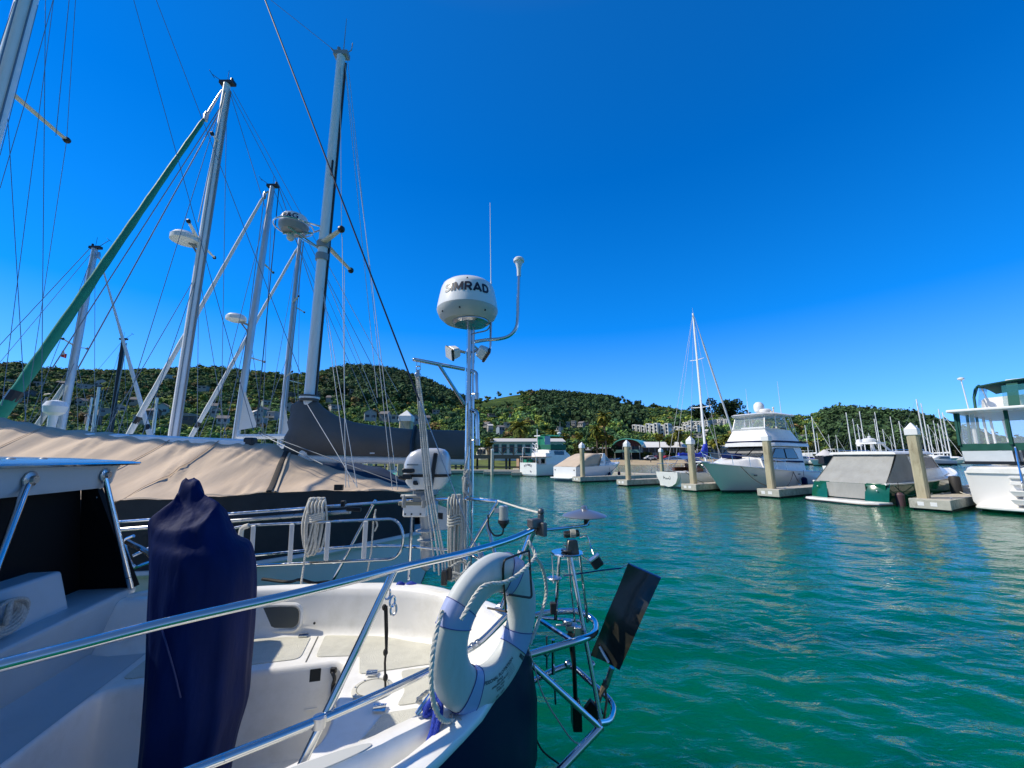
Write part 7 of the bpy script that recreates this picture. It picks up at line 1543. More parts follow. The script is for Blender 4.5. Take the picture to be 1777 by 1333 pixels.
k.grid([[BA(s, -max(wgs(s)-.1, .0), zg(s)-.163), BA(s, max(wgs(s)-.1, .0), zg(s)-.163)] for s in np.linspace(2.88, 9.7, 20)])
bd(k, 'side_deck', gel, smooth=45, fixn=False)
# seat level with the footwell let into it
def plan(poly, z): return [BA(s, w, z) for s, w in poly]
outer = [(s, wc(s)-.05) for s in C2 if s >= .29]; outer = outer+[(2.9, -.88)]+[(s, -(wc(s)-.05)) for s in reversed(C2) if s >= .29]
def rr2(s0, s1, w0, w1, r, n=5):
    out = []
    for cx, cy, a0 in ((s1-r, w1-r, 0), (s0+r, w1-r, 90), (s0+r, w0+r, 180), (s1-r, w0+r, 270)):
        for j in range(n+1): a = R(a0+90*j/n); out.append((cx+r*math.cos(a), cy+r*math.sin(a)))
    return out
def well_(d):
    P = [Vector((a, b, 0)) for a, b in ((2.25-d, .42-d), (1.0+d, .42-d), (1.0+d, -.48+d), (2.25-d, -.48+d))]; out = []
    for i, r in enumerate((.12, .30, .10, .12)):
        r = r-d*.6; a = (P[i-1]-P[i]).normalized(); b = (P[(i+1) % 4]-P[i]).normalized()
        for t in np.linspace(0, 1, 8): q_ = (P[i]+a*r)*(1-t)**2+P[i]*2*t*(1-t)+(P[i]+b*r)*t*t; out.append((q_.x, q_.y))
    return out
well = well_(0)
k = MB(); k.fill([plan(outer, ZS), plan(well, ZS)]); 
ring = [plan(well_(d), z) for d, z in ((0, ZS), (.008, ZS-.004), (.016, ZS-.016), (.02, ZS-.04), (.035, .56), (.06, .53))]
k.grid(ring, cl=True); k.fill([ring[-1]]); bd(k, 'cockpit_moulding', gel, smooth=40, fixn=False)
# raised non skid panels, the locker lids
def panel(poly, nm, z=ZS, h=.005, m=nonskid): k = MB(); a = plan(poly, z+h); k.fill([a]); b_ = plan(poly, z-.002); k.grid([a, b_], cl=True); return bd(k, nm, m, smooth=0, fixn=False)
def inset(poly, r=.05):  # round the corners of a polygon in plan
    P = [Vector((a, b, 0)) for a, b in poly]; n = len(P); out = []
    for i in range(n):
        a = (P[i-1]-P[i]); b = (P[(i+1) % n]-P[i]); d = min(r, a.length*.45, b.length*.45); a.normalize(); b.normalize()
        for t in (0, .33, .66, 1): q_ = (P[i]+a*d)*(1-t)**2+P[i]*2*t*(1-t)+(P[i]+b*d)*t*t; out.append((q_.x, q_.y))
    return out
panel(inset([(1.30, -.88), (1.30, -.55), (2.2, -.55), (2.2, -.87), (1.73, -.93)]), 'seat_panel')
panel(inset([(1.21, -.86), (1.0, -.80), (.8, -.73), (.64, -.61), (.52, -.54), (.42, -.47), (.37, -.38), (.345, -.28), (.60, -.28), (.93, -.27), (.95, -.50), (1.21, -.55)], .03), 'seat_panel')
panel(inset([(.335, -.245), (.325, -.1), (.335, .09), (.72, .09), (.68, -.02), (.70, -.245)], .03), 'seat_panel')
panel(inset([(.34, .135), (.36, .27), (.43, .40), (.54, .52), (.68, .62), (.9, .75), (1.2, .84), (1.2, .50), (.98, .44), (.85, .28), (.78, .135)], .03), 'seat_panel')
panel(inset([(1.24, .50), (1.24, .85), (1.7, .91), (2.2, .88), (2.2, .50)]), 'seat_panel')
for a, b_ in (((1.255, -.93), (1.255, -.50)), ((1.22, .44), (1.22, .9))):
    A, B_ = BA(*a, ZS+.0015), BA(*b_, ZS+.0015); d = BF*.004; k = MB(); k.add([A-d, A+d, B_+d, B_-d], [(0, 1, 2, 3)]); bd(k, 'lid_gap', mat('dark joint', (.10, .10, .09), .8), smooth=0, fixn=False)
# locker recess in the far coaming, drain, slot, latch, inspection plate and hinges
FW = lambda x, y, z: Matrix.Translation((x, y, z)) @ Matrix((Vector((-1, -.02, 0)), Vector((0, 0, 1)), Vector((.02, -1, 0)))).transposed().to_4x4()
FM = lambda s, w, z, ax: Matrix.Translation(BA(s, w, z)) @ Matrix((BF, Vector((0, 0, 1)), ax)).transposed().to_4x4()
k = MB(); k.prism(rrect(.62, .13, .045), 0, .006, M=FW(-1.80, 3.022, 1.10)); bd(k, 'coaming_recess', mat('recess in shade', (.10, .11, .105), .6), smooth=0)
k = MB(); M_ = FW(-1.80, 3.018, 1.10); k.tube([M_ @ Vector((x, y, 0)) for x, y in rrect(.66, .17, .06, 6)], .012, 6, closed=True); bd(k, 'recess_rim', gel)
k = MB(); k.lathe([(.008, 0), (.008, .004), (0, .004)], 10, Vector((-1.38, 3.035, 1.06)), basis((0, -1, 0))); bd(k, 'drain_hole', black)
k = MB(); k.prism(rrect(.06, .20, .004), 0, .004, M=FM(1.19, -.462, .86, BN)); bd(k, 'vent_slot', mat('deep slot', (.015, .02, .022), .8), smooth=0)
k = MB(); k.tube([BA(1.225, -.455, .76), BA(1.225, -.448, .755), BA(1.165, -.448, .755)], .006, 5); bd(k, 'slot_lip', gel)
k = MB(); k.box(BA(1.09, -.45, .945), (.035, .02, .03)); k.tube(bend([BA(1.095, -.44, .94), BA(1.075, -.425, .91), BA(1.085, -.43, .88)], .02), .011, 6); k.box(BA(1.08, -.435, .83), (.03, .012, .10)); bd(k, 'latch', black, bevel=.004); k = MB(); k.tube(bend([BA(1.07, -.425, .79), BA(1.06, -.425, .755), BA(1.09, -.425, .755), BA(1.083, -.425, .79)], .01), .004, 5, closed=True); bd(k, 'latch_ring', steel)
PC = (.845, -.09); k = MB(); k.lathe([(.105, 0), (.105, .006), (.098, .009), (0, .009)], 36, BA(*PC, ZS+.004)); pl = bd(k, 'inspection_plate', mat('cream plastic plate', (.58, .57, .50), .5, var=.05, dirt=(.3, .29, .22), dscale=8, damt=.3)); k = MB(); k.tube([BA(*PC, ZS+.013)+Vector((.082*math.cos(a), .082*math.sin(a), 0)) for a in np.linspace(0, 6.283, 33)[:-1]], .0025, 5, closed=True); bd(k, 'plate_groove', mat('plate groove', (.25, .25, .2), .6), pl)
for i in range(8): a = i*math.pi/4; k = MB(); k.lathe([(.006, 0), (.005, .003), (0, .004)], 8, BA(*PC, ZS+.012)+Vector((.092*math.cos(a), .092*math.sin(a), 0))); bd(k, 'screw', steel2, pl)
for s, w in ((.86, -.262), (.80, .085), (1.35, -.90)):
    k = MB(); k.box(BA(s, w, ZS+.012), (.06, .028, .006)); k.box(BA(s, w+.03, ZS+.012), (.06, .028, .006)); k.tube([BA(s-.03, w+.015, ZS+.016), BA(s+.03, w+.015, ZS+.016)], .007, 8)
    for i in (-.02, 0, .02): k.sphere(BA(s+i, w, ZS+.015), .005, 6, 4)
    bd(k, 'hinge', steel)
# near coaming: oval insert
k = MB(); k.prism([(x*.19, y*.028) for x, y in [(math.cos(a), math.sin(a)) for a in np.linspace(0, 6.283, 25)[:-1]]], 0, .004, M=Matrix.Translation(BA(.98, .905, ZC)) @ Matrix.Rotation(R(180+15+18), 4, 'Z')); bd(k, 'coaming_pad', mat('pad insert', (.52, .53, .50), .6), smooth=0)
# bridge deck, bulkhead and doghouse with the hard top
k = MB(); P = []
for w in np.linspace(-.88, .88, 11): P.append([BA(2.25, w, ZS+.002), BA(2.45, w, ZS+.006), BA(2.56, w, ZS+.03), BA(2.60, w, ZS+.10), BA(2.61, w, ZS+.14)])
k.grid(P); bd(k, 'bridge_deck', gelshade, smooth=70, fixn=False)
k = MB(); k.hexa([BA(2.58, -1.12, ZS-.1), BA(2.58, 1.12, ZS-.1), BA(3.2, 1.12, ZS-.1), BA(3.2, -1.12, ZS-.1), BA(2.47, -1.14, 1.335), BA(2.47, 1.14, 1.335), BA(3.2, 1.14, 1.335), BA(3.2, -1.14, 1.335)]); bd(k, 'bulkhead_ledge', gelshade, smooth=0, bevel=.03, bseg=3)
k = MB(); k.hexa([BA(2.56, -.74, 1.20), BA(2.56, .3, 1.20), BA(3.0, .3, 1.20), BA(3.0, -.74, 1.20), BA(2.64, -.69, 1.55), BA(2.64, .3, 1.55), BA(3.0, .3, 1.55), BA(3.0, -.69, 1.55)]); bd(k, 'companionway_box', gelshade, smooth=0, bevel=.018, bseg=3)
k = MB(); P = [[BA(s, w*f, z) for f in (-1, -.6, 0, .6, 1)] for s, w, z in ((3.0, 1.2, zg(3)-.11), (3.01, 1.2, 1.30), (3.1, 1.14, 1.5), (5.6, 1.0, 1.62), (6.6, .8, 1.5), (6.8, .75, 1.2))]; k.grid(P)
for sg in (1, -1): k.grid([[BA(s, sg*w, 1.0), BA(s, sg*w, z)] for s, w, z in ((3.0, 1.2, 1.30), (3.1, 1.2, 1.5), (5.6, 1.05, 1.62), (6.8, .75, 1.2))])
bd(k, 'cabin_trunk', gel, smooth=40, fixn=False)
k = MB(); k.hexa([BA(2.78, -1.12, 1.3), BA(2.78, 1.12, 1.3), BA(3.8, 1.1, 1.5), BA(3.8, -1.1, 1.5), BA(2.78, -.93, 2.04), BA(2.78, .93, 2.04), BA(3.8, .9, 2.05), BA(3.8, -.9, 2.05)]); bd(k, 'doghouse_curtain', blackv, smooth=0)
for sg in (-1, 1): k = MB(); k.hexa([BA(2.46, sg*1.06, 1.337), BA(2.775, sg*1.09, 1.337), BA(2.775, sg*1.16, 1.337), BA(2.46, sg*1.12, 1.337), BA(2.70, sg*.93, 2.03), BA(2.775, sg*.93, 2.03), BA(2.775, sg*.98, 2.03), BA(2.70, sg*.98, 2.03)]); bd(k, 'curtain_edge', blackv, smooth=0)
for i, z in enumerate((1.96, 1.99, 2.015)): k = MB(); k.lathe([(.010, 0), (.008, .006), (0, .007)], 10, BA(2.69, -.955, z-.02), basis(-BF)); bd(k, 'snap_button', steel)
# hard top: valance, rounded roof and polished edge strip
def roof_ring(s0, hw, z): return [BA(s0, -hw+.10, z), BA(s0+.03, -hw+.03, z), BA(s0+.10, -hw, z), BA(4.4, -hw+.02, z+.03), BA(4.4, hw-.02, z+.03), BA(s0+.10, hw, z), BA(s0+.03, hw-.03, z), BA(s0, hw-.10, z)]
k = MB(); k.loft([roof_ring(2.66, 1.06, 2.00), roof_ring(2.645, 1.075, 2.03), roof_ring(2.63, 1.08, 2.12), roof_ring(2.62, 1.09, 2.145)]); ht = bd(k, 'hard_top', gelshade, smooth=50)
k = MB(); rt = [roof_ring(2.62-.06, 1.15, 2.148), roof_ring(2.62-.07, 1.16, 2.158), roof_ring(2.62-.05, 1.14, 2.172), roof_ring(2.62+.15, .9, 2.195), roof_ring(2.62+.5, .5, 2.21)]; k.loft(rt); bd(k, 'roof_skin', mat('roof sky reflection tone', (.10, .22, .36), .25, coat=.3), ht, smooth=40)  # blue sky reflection on the top put into the skin colour
k = MB(); k.tube(rt[1], .011, 6, closed=True); bd(k, 'edge_trim', steel, ht)
for w in (-.35, -.55): k = MB(); k.sphere(BA(2.74, w, 2.188), (.02, .02, .012), 8, 5); bd(k, 'roof_stud', greyp, ht)
for a, b_ in ((BA(2.632, -.88, 2.085), BA(2.46, -1.03, 1.34)), (BA(2.632, -.33, 2.085), BA(2.46, .06, 1.34))):
    k = MB(); k.tube([a, b_], .0165, 12); pp = bd(k, 'roof_strut', steel); ax = (b_-a).normalized(); k = MB(); k.lathe([(.045, 0), (.043, .006), (.02, .012), (.02, .03)], 16, a+Vector((0.004, 0, 0)), basis(-BF)); bd(k, 'strut_flange', steel2, pp)
    k = MB(); k.tube([lerp(a, b_, .9), lerp(a, b_, .905)], .0175, 12); bd(k, 'strut_joint', black, pp)
# ---------------------------------------------------------------- pushpit
RT = .0155
tt = lambda u: 1/(1.053-.000626*u)
top_px = [(-120, 1186), (0, 1155), (141, 1119), (281, 1083), (400, 1056), (500, 1034), (610, 1007), (700, 984), (809, 959), (881, 938), (928, 918)]
near_top = [PT(u, v, tt(u)) for u, v in top_px]
ext = near_top[0]+(near_top[0]-near_top[1])*6; k = MB(); k.tube(cr([ext]+near_top, 8), RT, 14); bd(k, 'near_top_rail', steel)
A = near_top[-1]
near_low = [PT(u, v, tt(u)*.955) for u, v in [(330, 1338), (400, 1311), (548, 1252), (669, 1200), (756, 1159), (800, 1135), (836, 1112), (880, 1068)]]
e2 = near_low[0]+(near_low[0]-near_low[1])*8; k = MB(); k.tube(cr([e2]+near_low, 8), RT*.95, 14); bd(k, 'near_lower_rail', steel)
for p in (near_low[5].lerp(near_low[6], .55), near_low[5].lerp(near_low[6], .8)): k = MB(); d = (near_low[6]-near_low[5]).normalized(); k.tube([p-d*.006, p+d*.006], RT*1.06, 14); bd(k, 'rail_joint', steel2)
def leg(a, b_, r=RT*.95, nm='stanchion'): k = MB(); k.tube([a, b_], r, 12); o = bd(k, nm, steel); k = MB(); k.lathe([(.035, 0), (.034, .006), (.018, .02)], 14, b_, basis((a-b_).normalized())); bd(k, 'base_plate', steel2, o); return o
leg(PT(684, 990, tt(684)), PT(512, 1352, 1.30))
k = MB(); k.tube([PT(555, 1243, 1.352), PT(553, 1262, 1.345)], RT*1.5, 12); bd(k, 'clamp', steel2)
leg(A-Vector((.01, 0, .0)), PT(868, 1062, 2.02))
leg(A, BA(.10, -.25, 1.27))
# far side of the pushpit, boarding ladder and boom
far_top = [PY(205, 906, 3.62), PY(440, 889, 3.5), PY(600, 877, 3.42), PY(740, 867, 3.32), PY(815, 866, 3.12), PY(864, 870, 2.95)]
k = MB(); k.tube(cr(far_top, 6), .0135, 10); bd(k, 'far_top_rail', steel)
k = MB(); k.tube([PY(200, 920, 3.60), PY(608, 888, 3.44)], .018, 10); bd(k, 'boat_hook_pole', steel2)
k = MB(); k.box(PY(614, 884, 3.42), (.12, .03, .03), Matrix.Rotation(.05, 3, 'Y')); k.box(PY(596, 874, 3.42), (.035, .04, .05)); bd(k, 'pole_clip', black, bevel=.005)
far_mid = [PY(290, 978, 3.6), PY(439, 964, 3.52), PY(610, 949, 3.42), PY(700, 948, 3.36), PY(760, 953, 3.25), PY(800, 958, 3.14), PY(872, 985, 2.9)]
k = MB(); k.tube(cr(far_mid, 6), .012, 10); bd(k, 'far_mid_rail', steel)
for a, b_ in (((652, 868, 3.40), (572, 1018, 3.46)), ((300, 900, 3.6), (268, 1030, 3.6)), ((864, 870, 2.95), (806, 968, 3.02)), ((844, 905, 2.98), (862, 972, 2.9))): leg(PY(*a), PY(*b_), .0125)
lad = bend([PY(400, 918, 3.44), PY(430, 912, 3.43), PY(690, 900, 3.3), PY(703, 935, 3.29), PY(690, 970, 3.3), PY(436, 982, 3.43)], .16, 8)
k = MB(); k.tube(lad, .0115, 10); ld = bd(k, 'boarding_ladder', steel)
for u0, v0, v1 in ((440, 912, 978), (507, 909, 975), (570, 906, 973), (635, 904, 970)): k = MB(); a, b_ = PY(u0, v0, 3.4-(u0-440)*.0005), PY(u0-4, v1, 3.4-(u0-440)*.0005); k.box((a+b_)/2, (.036, .012, (a-b_).length), Matrix.Rotation(math.atan2(a.x-b_.x, a.z-b_.z), 3, 'Y')); bd(k, 'rung', mat('pale ladder tread', (.6, .62, .62), .4), ld, smooth=0, bevel=.004)
k = MB(); k.tube(cr([PY(417, 938, 3.42), PY(420, 918, 3.42), PY(432, 912, 3.42)], 5), .02, 8); bd(k, 'rope_sleeve', ropew, ld)
k = MB(); k.tube(cr([PY(236, 985, 3.3), PY(224, 972, 3.32), PY(217, 940, 3.33), PY(232, 930, 3.33)], 5), .013, 8); k.tube([PY(230, 965, 3.32), PY(262, 950, 3.4)], .012, 8); k.tube([PY(232, 985, 3.3), PY(262, 975, 3.4)], .012, 8); bd(k, 'far_stanchion_loop', steel)
k = MB(); k.tube(cr([BA(2.35, -1.1, 1.27), BA(2.42, -1.15, 1.5), BA(2.6, -1.16, 1.62)], 4), .018, 8); bd(k, 'coaming_hoop', steel)
k = MB()
for sgn in (1,): k.tube(cr([BA(2.5, -1.05, 1.27), BA(2.2, -1.07, 1.30), BA(2.0, -1.08, 1.30), BA(1.8, -1.07, 1.27)], 5), .03, 8)
bd(k, 'winch_pad', gel); k = MB(); k.lathe([(.07, 0), (.06, .03), (.045, .06), (.055, .1), (0, .11)], 18, BA(1.95, -1.09, 1.285)); bd(k, 'winch', steel)
# life line from the stern clamp to the far rail, clamp, lantern
k = MB(); k.box(A+Vector((.0, .0, .03)), (.07, .05, .045), Matrix.Rotation(.6, 3, 'Z')); k.tube([A+Vector((.03, .02, -.02)), A+Vector((.035, .02, .075))], .018, 10); k.sphere(A+Vector((.035, .02, .085)), .02, 10, 6); k.box(A+Vector((.035, .0, .0)), (.03, .07, .07), Matrix.Rotation(.6, 3, 'Z')); bd(k, 'rail_clamp', mat('dull grey casting', (.12, .125, .13), .4, .6, var=.2), bevel=.006)
k = MB(); rope_twist(k, [PY(864, 869, 2.94), PY(905, 882, 2.5), A+Vector((.03, .02, .08))], .006); bd(k, 'stern_line', ropew)
p = PY(869, 878, 2.93); k = MB(); k.lathe([(.034, -.095), (.034, -.005), (.03, .0), (0, .005)], 18, p+Vector((.02, 0, 0))); lan = bd(k, 'rail_lantern', mat('lantern glass', (.35, .38, .36), .1, spec=.8)); k = MB(); k.lathe([(.012, -.15), (.03, -.125), (.04, -.115), (.04, -.095)], 16, p+Vector((.02, 0, 0))); k.tube(cr([p+Vector((.02, 0, -.15)), p+Vector((.01, 0, -.19)), p+Vector((-.04, 0, -.20)), p+Vector((-.08, 0, -.15)), p+Vector((-.09, 0, -.06))], 5), .006, 6); bd(k, 'lantern_base', black, lan); k = MB(); k.box(p+Vector((-.02, 0, -.03)), (.05, .03, .03)); bd(k, 'lantern_bracket', steel2, lan)
# ---------------------------------------------------------------- radar pole
ptop = PY(815, 563, 3.2); PBx = PY(808, 985, 3.2)
mast_o = None
k = MB(); k.tube([Vector((PBx.x, 3.2, 1.15)), Vector((ptop.x, 3.2, ptop.z))], .0235, 16); mast_o = bd(k, 'radar_pole', steel)
k = MB(); k.tube([Vector((PBx.x+.047, 3.19, 1.2)), Vector((ptop.x+.035, 3.19, ptop.z-.03))], .0105, 10); bd(k, 'conduit', steel, mast_o)
c = Vector((ptop.x-.02, 3.2, ptop.z+.01)); RD = .255
k = MB(); k.lathe([(.085, .0), (.19, .008), (.232, .045), (RD, .095), (RD+.002, .108)], 48, c); bd(k, 'dome_base', mat('grey white dome base', (.50, .51, .48), .4, var=.03), mast_o)
k = MB(); k.lathe([(.13, -.028), (.15, -.01), (.15, .0)], 32, c+Vector((.03, -.02, .004))); k.bb(c.x-.05, c.x+.13, c.y-.05, c.y+.05, c.z-.02, c.z-.008); bd(k, 'mounting_plate', steel2, mast_o)
prof = [(RD+.001, .110), (RD-.002, .14), (RD-.016, .22), (RD-.030, .29), (RD-.045, .325), (RD-.075, .348), (RD-.13, .362), (0, .372)]
k = MB(); k.lathe(prof, 64, c); bd(k, 'dome', mat('radome white', (.82, .83, .82), .3, coat=.2, dirt=(.6, .6, .55), dscale=5, damt=.15), mast_o, smooth=50)
vd = math.atan2(-c.x, c.y)   # heading of the face towards us
def on_dome(x, y):
    z = .195+y; r_ = interp(z, [.110, .14, .22, .29], [RD+.001, RD-.002, RD-.016, RD-.030])+.0032; a = x/RD+.16
    return Vector((c.x+r_*math.sin(a+vd*-1+0), c.y-r_*math.cos(a+vd*-1), c.z+z))
def arc_(cx, cy, rx, ry, a0, a1, n_=10): return [(cx+rx*math.cos(R(lerp(a0, a1, i/n_))), cy+ry*math.sin(R(lerp(a0, a1, i/n_)))) for i in range(n_+1)]
GLY = {'S': (.80, [arc_(.40, .72, .28, .18, 25, 270)+arc_(.40, .30, .30, .20, 90, -155)[1:]]), 'I': (.28, [[(.14, .0), (.14, 1)]]), 'M': (1.12, [[(.13, 0), (.13, 1)], [(.99, 0), (.99, 1)], [(.17, .93), (.56, .12), (.95, .93)]]),
       'R': (.86, [[(.13, 0), (.13, 1)], [(.13, .90)]+arc_(.48, .665, .24, .235, 90, -90)+[(.13, .43)], [(.44, .43), (.76, 0)]]), 'A': (.98, [[(.08, 0), (.49, .96), (.90, 0)], [(.26, .27), (.72, .27)]]), 'D': (.90, [[(.13, 0), (.13, 1)], [(.13, .90)]+arc_(.40, .5, .36, .40, 90, -90, 14)+[(.13, .10)]])}
def stroke(k, pts, wd, fn):
    P = [Vector((x, y, 0)) for x, y in pts]; Q = [P[0]]
    for q0_, q1_ in zip(P, P[1:]): m_ = max(1, int((q1_-q0_).length/.12)); Q += [q0_.lerp(q1_, (i+1)/m_) for i in range(m_)]
    L_, R_ = [], []
    for i, q_ in enumerate(Q):
        d_ = (Q[min(i+1, len(Q)-1)]-Q[max(i-1, 0)]).normalized(); n_ = Vector((-d_.y, d_.x, 0))*wd/2; L_.append(fn(q_+n_)); R_.append(fn(q_-n_))
    k.grid([L_, [(a_+c_)/2 for a_, c_ in zip(L_, R_)], R_])
x0_, HL = -.205, .078
for ch in 'SIMRAD':
    w_, st_ = GLY[ch]; k = MB()
    for p_ in st_: stroke(k, p_, .24, lambda q_: on_dome(x0_+q_.x*HL, q_.y*HL-.002))
    bd(k, 'lettering' if ch != 'S' else 'faded_lettering', mat('navy lettering', (.006, .01, .03), .5) if ch != 'S' else mat('faded lettering', (.30, .31, .31), .5), mast_o, smooth=0, fixn=False); x0_ += (w_+.09)*HL
k = MB(); k.add([on_dome(.0, .103), on_dome(.022, .103), on_dome(.011, .118)], [(0, 1, 2)]); bd(k, 'emblem', MATS['navy lettering'], mast_o, smooth=0, fixn=False)
for a in (-.9, -.15, .75): q_ = c+Vector((.236*math.sin(a), -.236*math.cos(a), .052)); k = MB(); k.sphere(q_, .008, 6, 5); bd(k, 'drain_screw', black, mast_o)
# antenna arm, antenna, whip
j0 = PY(819, 594, 3.2); arm = cr([j0, PY(845, 590, 3.2), PY(868, 588, 3.2), PY(885, 582, 3.2), PY(896, 568, 3.2), PY(898.5, 548, 3.2), PY(899, 520, 3.2), PY(900.5, 474, 3.2)], 5)
k = MB(); k.tube(arm, .0145, 12); am = bd(k, 'antenna_arm', steel, mast_o)
q_ = arm[-1]; k = MB(); k.lathe([(.017, -.03), (.018, .03), (.022, .055), (.034, .10), (.046, .105), (.047, .125), (.038, .137), (0, .142)], 22, q_); bd(k, 'positioning_antenna', whitep, mast_o)
k = MB(); k.tube([PY(852, 499, 3.2), PY(850.5, 352, 3.2)], [.0045, .0025], 6); k.lathe([(.012, -.03), (.014, .0), (.008, .02), (.005, .06)], 8, PY(852, 499, 3.2)); bd(k, 'whip_antenna', whitep, mast_o)
k = MB(); k.tube(bend([PY(853, 500, 3.3), PY(852, 560, 3.22), PY(851, 606, 3.2), PY(840, 616, 3.2), PY(822, 600, 3.2)], .05), .0105, 8); bd(k, 'whip_bracket', steel, mast_o)
k = MB(); k.tube(cr([PY(852, 563, 3.2), PY(845, 573, 3.17), PY(830, 577, 3.17), PY(818, 580, 3.19)], 5), .006, 6); bd(k, 'dome_cable', greyp, mast_o)
# twin floodlights
for (u, v, ax, lens) in ((789, 611, (-.75, -.45, -.35), 1), (836, 611, (.80, .30, -.42), 0)):
    q_ = PY(u, v, 3.18); B3 = basis(ax); k = MB(); k.box(q_, (.085, .075, .075), B3, top=(1.25, 1.3)); fl = bd(k, 'floodlight', whitep, mast_o, smooth=0, bevel=.012); k = MB(); k.box(q_+B3 @ Vector((0, 0, .045)), (.112, .104, .018), B3); bd(k, 'bezel', black, fl, smooth=0, bevel=.004)
    k = MB(); k.box(q_+B3 @ Vector((0, 0, .056)), (.10, .09, .006), B3); bd(k, 'lens', mat('frosted lens', (.6, .62, .62), .3), fl, smooth=0); k = MB(); k.tube([q_-B3 @ Vector((0, 0, .04)), PY(808 if u < 800 else 820, 612, 3.2)], .012, 8); bd(k, 'light_arm', steel2, fl)
# hoist arm with brace and hook
h0, h1 = PY(806, 641, 3.2), PY(719, 624, 2.98); k = MB(); k.tube([h0, h1], .0155, 12); k.sphere(h1, .0155, 10, 6); ha = bd(k, 'hoist_arm', steel, mast_o); k = MB(); k.tube([lerp(h1, h0, .47), PY(806, 702, 3.2)], .0135, 10); bd(k, 'hoist_brace', steel, ha)
hk = lerp(h1, h0, .08); k = MB(); k.tube(bend([hk+Vector((-.012, 0, -.01)), hk+Vector((-.016, 0, -.05)), hk+Vector((.016, 0, -.05)), hk+Vector((.012, 0, -.01))], .016), .004, 6); k.tube([hk+Vector((0, .0, -.045))+Vector((.018*math.sin(a), 0, -.018+.018*math.cos(a))) for a in np.linspace(0, 6.28, 13)[:-1]], .0045, 6, closed=True); bd(k, 'shackle', steel, ha)
for v0, v1, du in ((644, 690, 12), (712, 770, 14)):
    k = MB(); k.tube(bend([PY(818, v0, 3.19), PY(822+du*.4, v0+3, 3.17), PY(818+du*.72, v0+16, 3.16), PY(819+du*.72, v1, 3.16)], .06), .0165, 10); cn = bd(k, 'conduit_bend', steel, mast_o); k = MB(); k.tube([PY(819+du*.72, v1-8, 3.16), PY(819+du*.72, v1+3, 3.16)], .019, 10); k.tube([PY(816, v1-6, 3.19), PY(819+du*.72, v1-6, 3.16)], .007, 6); bd(k, 'conduit_clamp', steel2, cn)
k = MB(); rope_twist(k, [PY(811, 700, 3.165), PY(812, 790, 3.165), PY(805, 822, 3.14), PY(809, 850, 3.13), PY(815, 838, 3.13), PY(812, 815, 3.13), PY(803, 830, 3.13), PY(806, 880, 3.14), PY(808, 975, 3.14)], .008); bd(k, 'knotted_halyard', ropeg, mast_o)
k = MB(); k.tube(cr([PY(805, 830, 3.13), PY(816, 838, 3.12), PY(815, 858, 3.12), PY(806, 850, 3.12), PY(808, 828, 3.12)], 5), .012, 7); bd(k, 'halyard_knot', ropeg, mast_o)
# tackle hanging from the arm, coils
def ropething(label, paths, r, m, loc, cat='rope', group=None, twist=True):
    k = MB()
    for p in paths:
        if twist: rope_twist(k, p, r)
        else: k.tube(p, r, 6)
    return single(k, 'rope', m, label, cat, tuple(loc), group, smooth=60)
tk = thing('hoist_tackle', 'rope tackle with blocks hanging from the polished hoist arm', 'tackle', tuple(hk))
ends = [(752, 958), (760, 964), (767, 968), (772, 972)]
for i, (u, v) in enumerate(ends): k = MB(); rope_twist(k, [hk+Vector((-.012+.008*i, -.005*i, -.13)), PY(728+3.2*i, 730, 2.98), PY(738+4*i, 850, 2.9), PY(u, v, 2.82), PY(u+2, v+34, 2.8)], .0068); k.build('rope', ropew if i % 2 else ropeg, tk, org=tuple(hk))
k = MB(); k.box(hk+Vector((0, 0, -.11)), (.03, .02, .07)); k.lathe([(.022, -.012), (.022, .012)], 14, hk+Vector((0, -.012, -.12)), basis((0, 1, 0))); k.build('block', steel2, tk, org=tuple(hk), bevel=.004); q_ = PY(771, 1003, 2.79); k = MB(); k.box(q_, (.04, .03, .09)); k.box(q_+Vector((.03, .02, .02)), (.035, .03, .08)); k.build('block', black, tk, org=tuple(hk), bevel=.006)
def coil(label, pos, n, hgt, wd, r, m, seed, thick=.02):
    rs = np.random.default_rng(seed); t = thing('rope_coil', label, 'rope', tuple(pos)); p = Vector(pos)
    for i in range(n):
        a = rs.uniform(-.5, .5)*wd; b_ = rs.uniform(.2, .5)*wd; h = hgt*rs.uniform(.78, 1.05); y = rs.uniform(-1, 1)*thick
        pts = cr([p+Vector((a-b_*.4, y, .03)), p+Vector((a-b_, y-.012, -h*.4)), p+Vector((a-b_*.6, y, -h*.9)), p+Vector((a, y, -h)), p+Vector((a+b_*.6, y, -h*.88)), p+Vector((a+b_, y+.012, -h*.4)), p+Vector((a+b_*.4, y, .03)), p+Vector((a, y, .05))], 5, closed=True)
        k = MB(); k.tube(pts, r, 6, closed=True); k.build('loop', m, t, org=tuple(pos))
    for z in np.linspace(-hgt*.18, -hgt*.30, 4): k = MB(); k.tube([p+Vector((wd*.62*math.cos(q_), -thick*1.6*math.sin(q_)-.0, z+.01*math.sin(q_*2))) for q_ in np.linspace(0, 6.283, 17)[:-1]], r, 6, closed=True); k.build('wrap', m, t, org=tuple(pos))
    for x in np.linspace(-.5, .5, 5): k = MB(); k.tube(cr([p+Vector((wd*x*1.1, -.03, -hgt*.16)), p+Vector((wd*x*1.15, -.035, -.0)), p+Vector((wd*x*1.1, .0, .035)), p+Vector((wd*x, .03, -.01))], 4), r, 6); k.build('hitch', m, t, org=tuple(pos))
    return t
coil('coil of white rope hung on the far rail beside the boarding ladder', PY(551, 876, 3.38), 7, .40, .10, .009, ropew, 3)
coil('long bundle of grey flecked rope hung on the rail left of the radar pole', PY(789, 872, 3.08), 9, .52, .075, .0085, ropeg, 4)
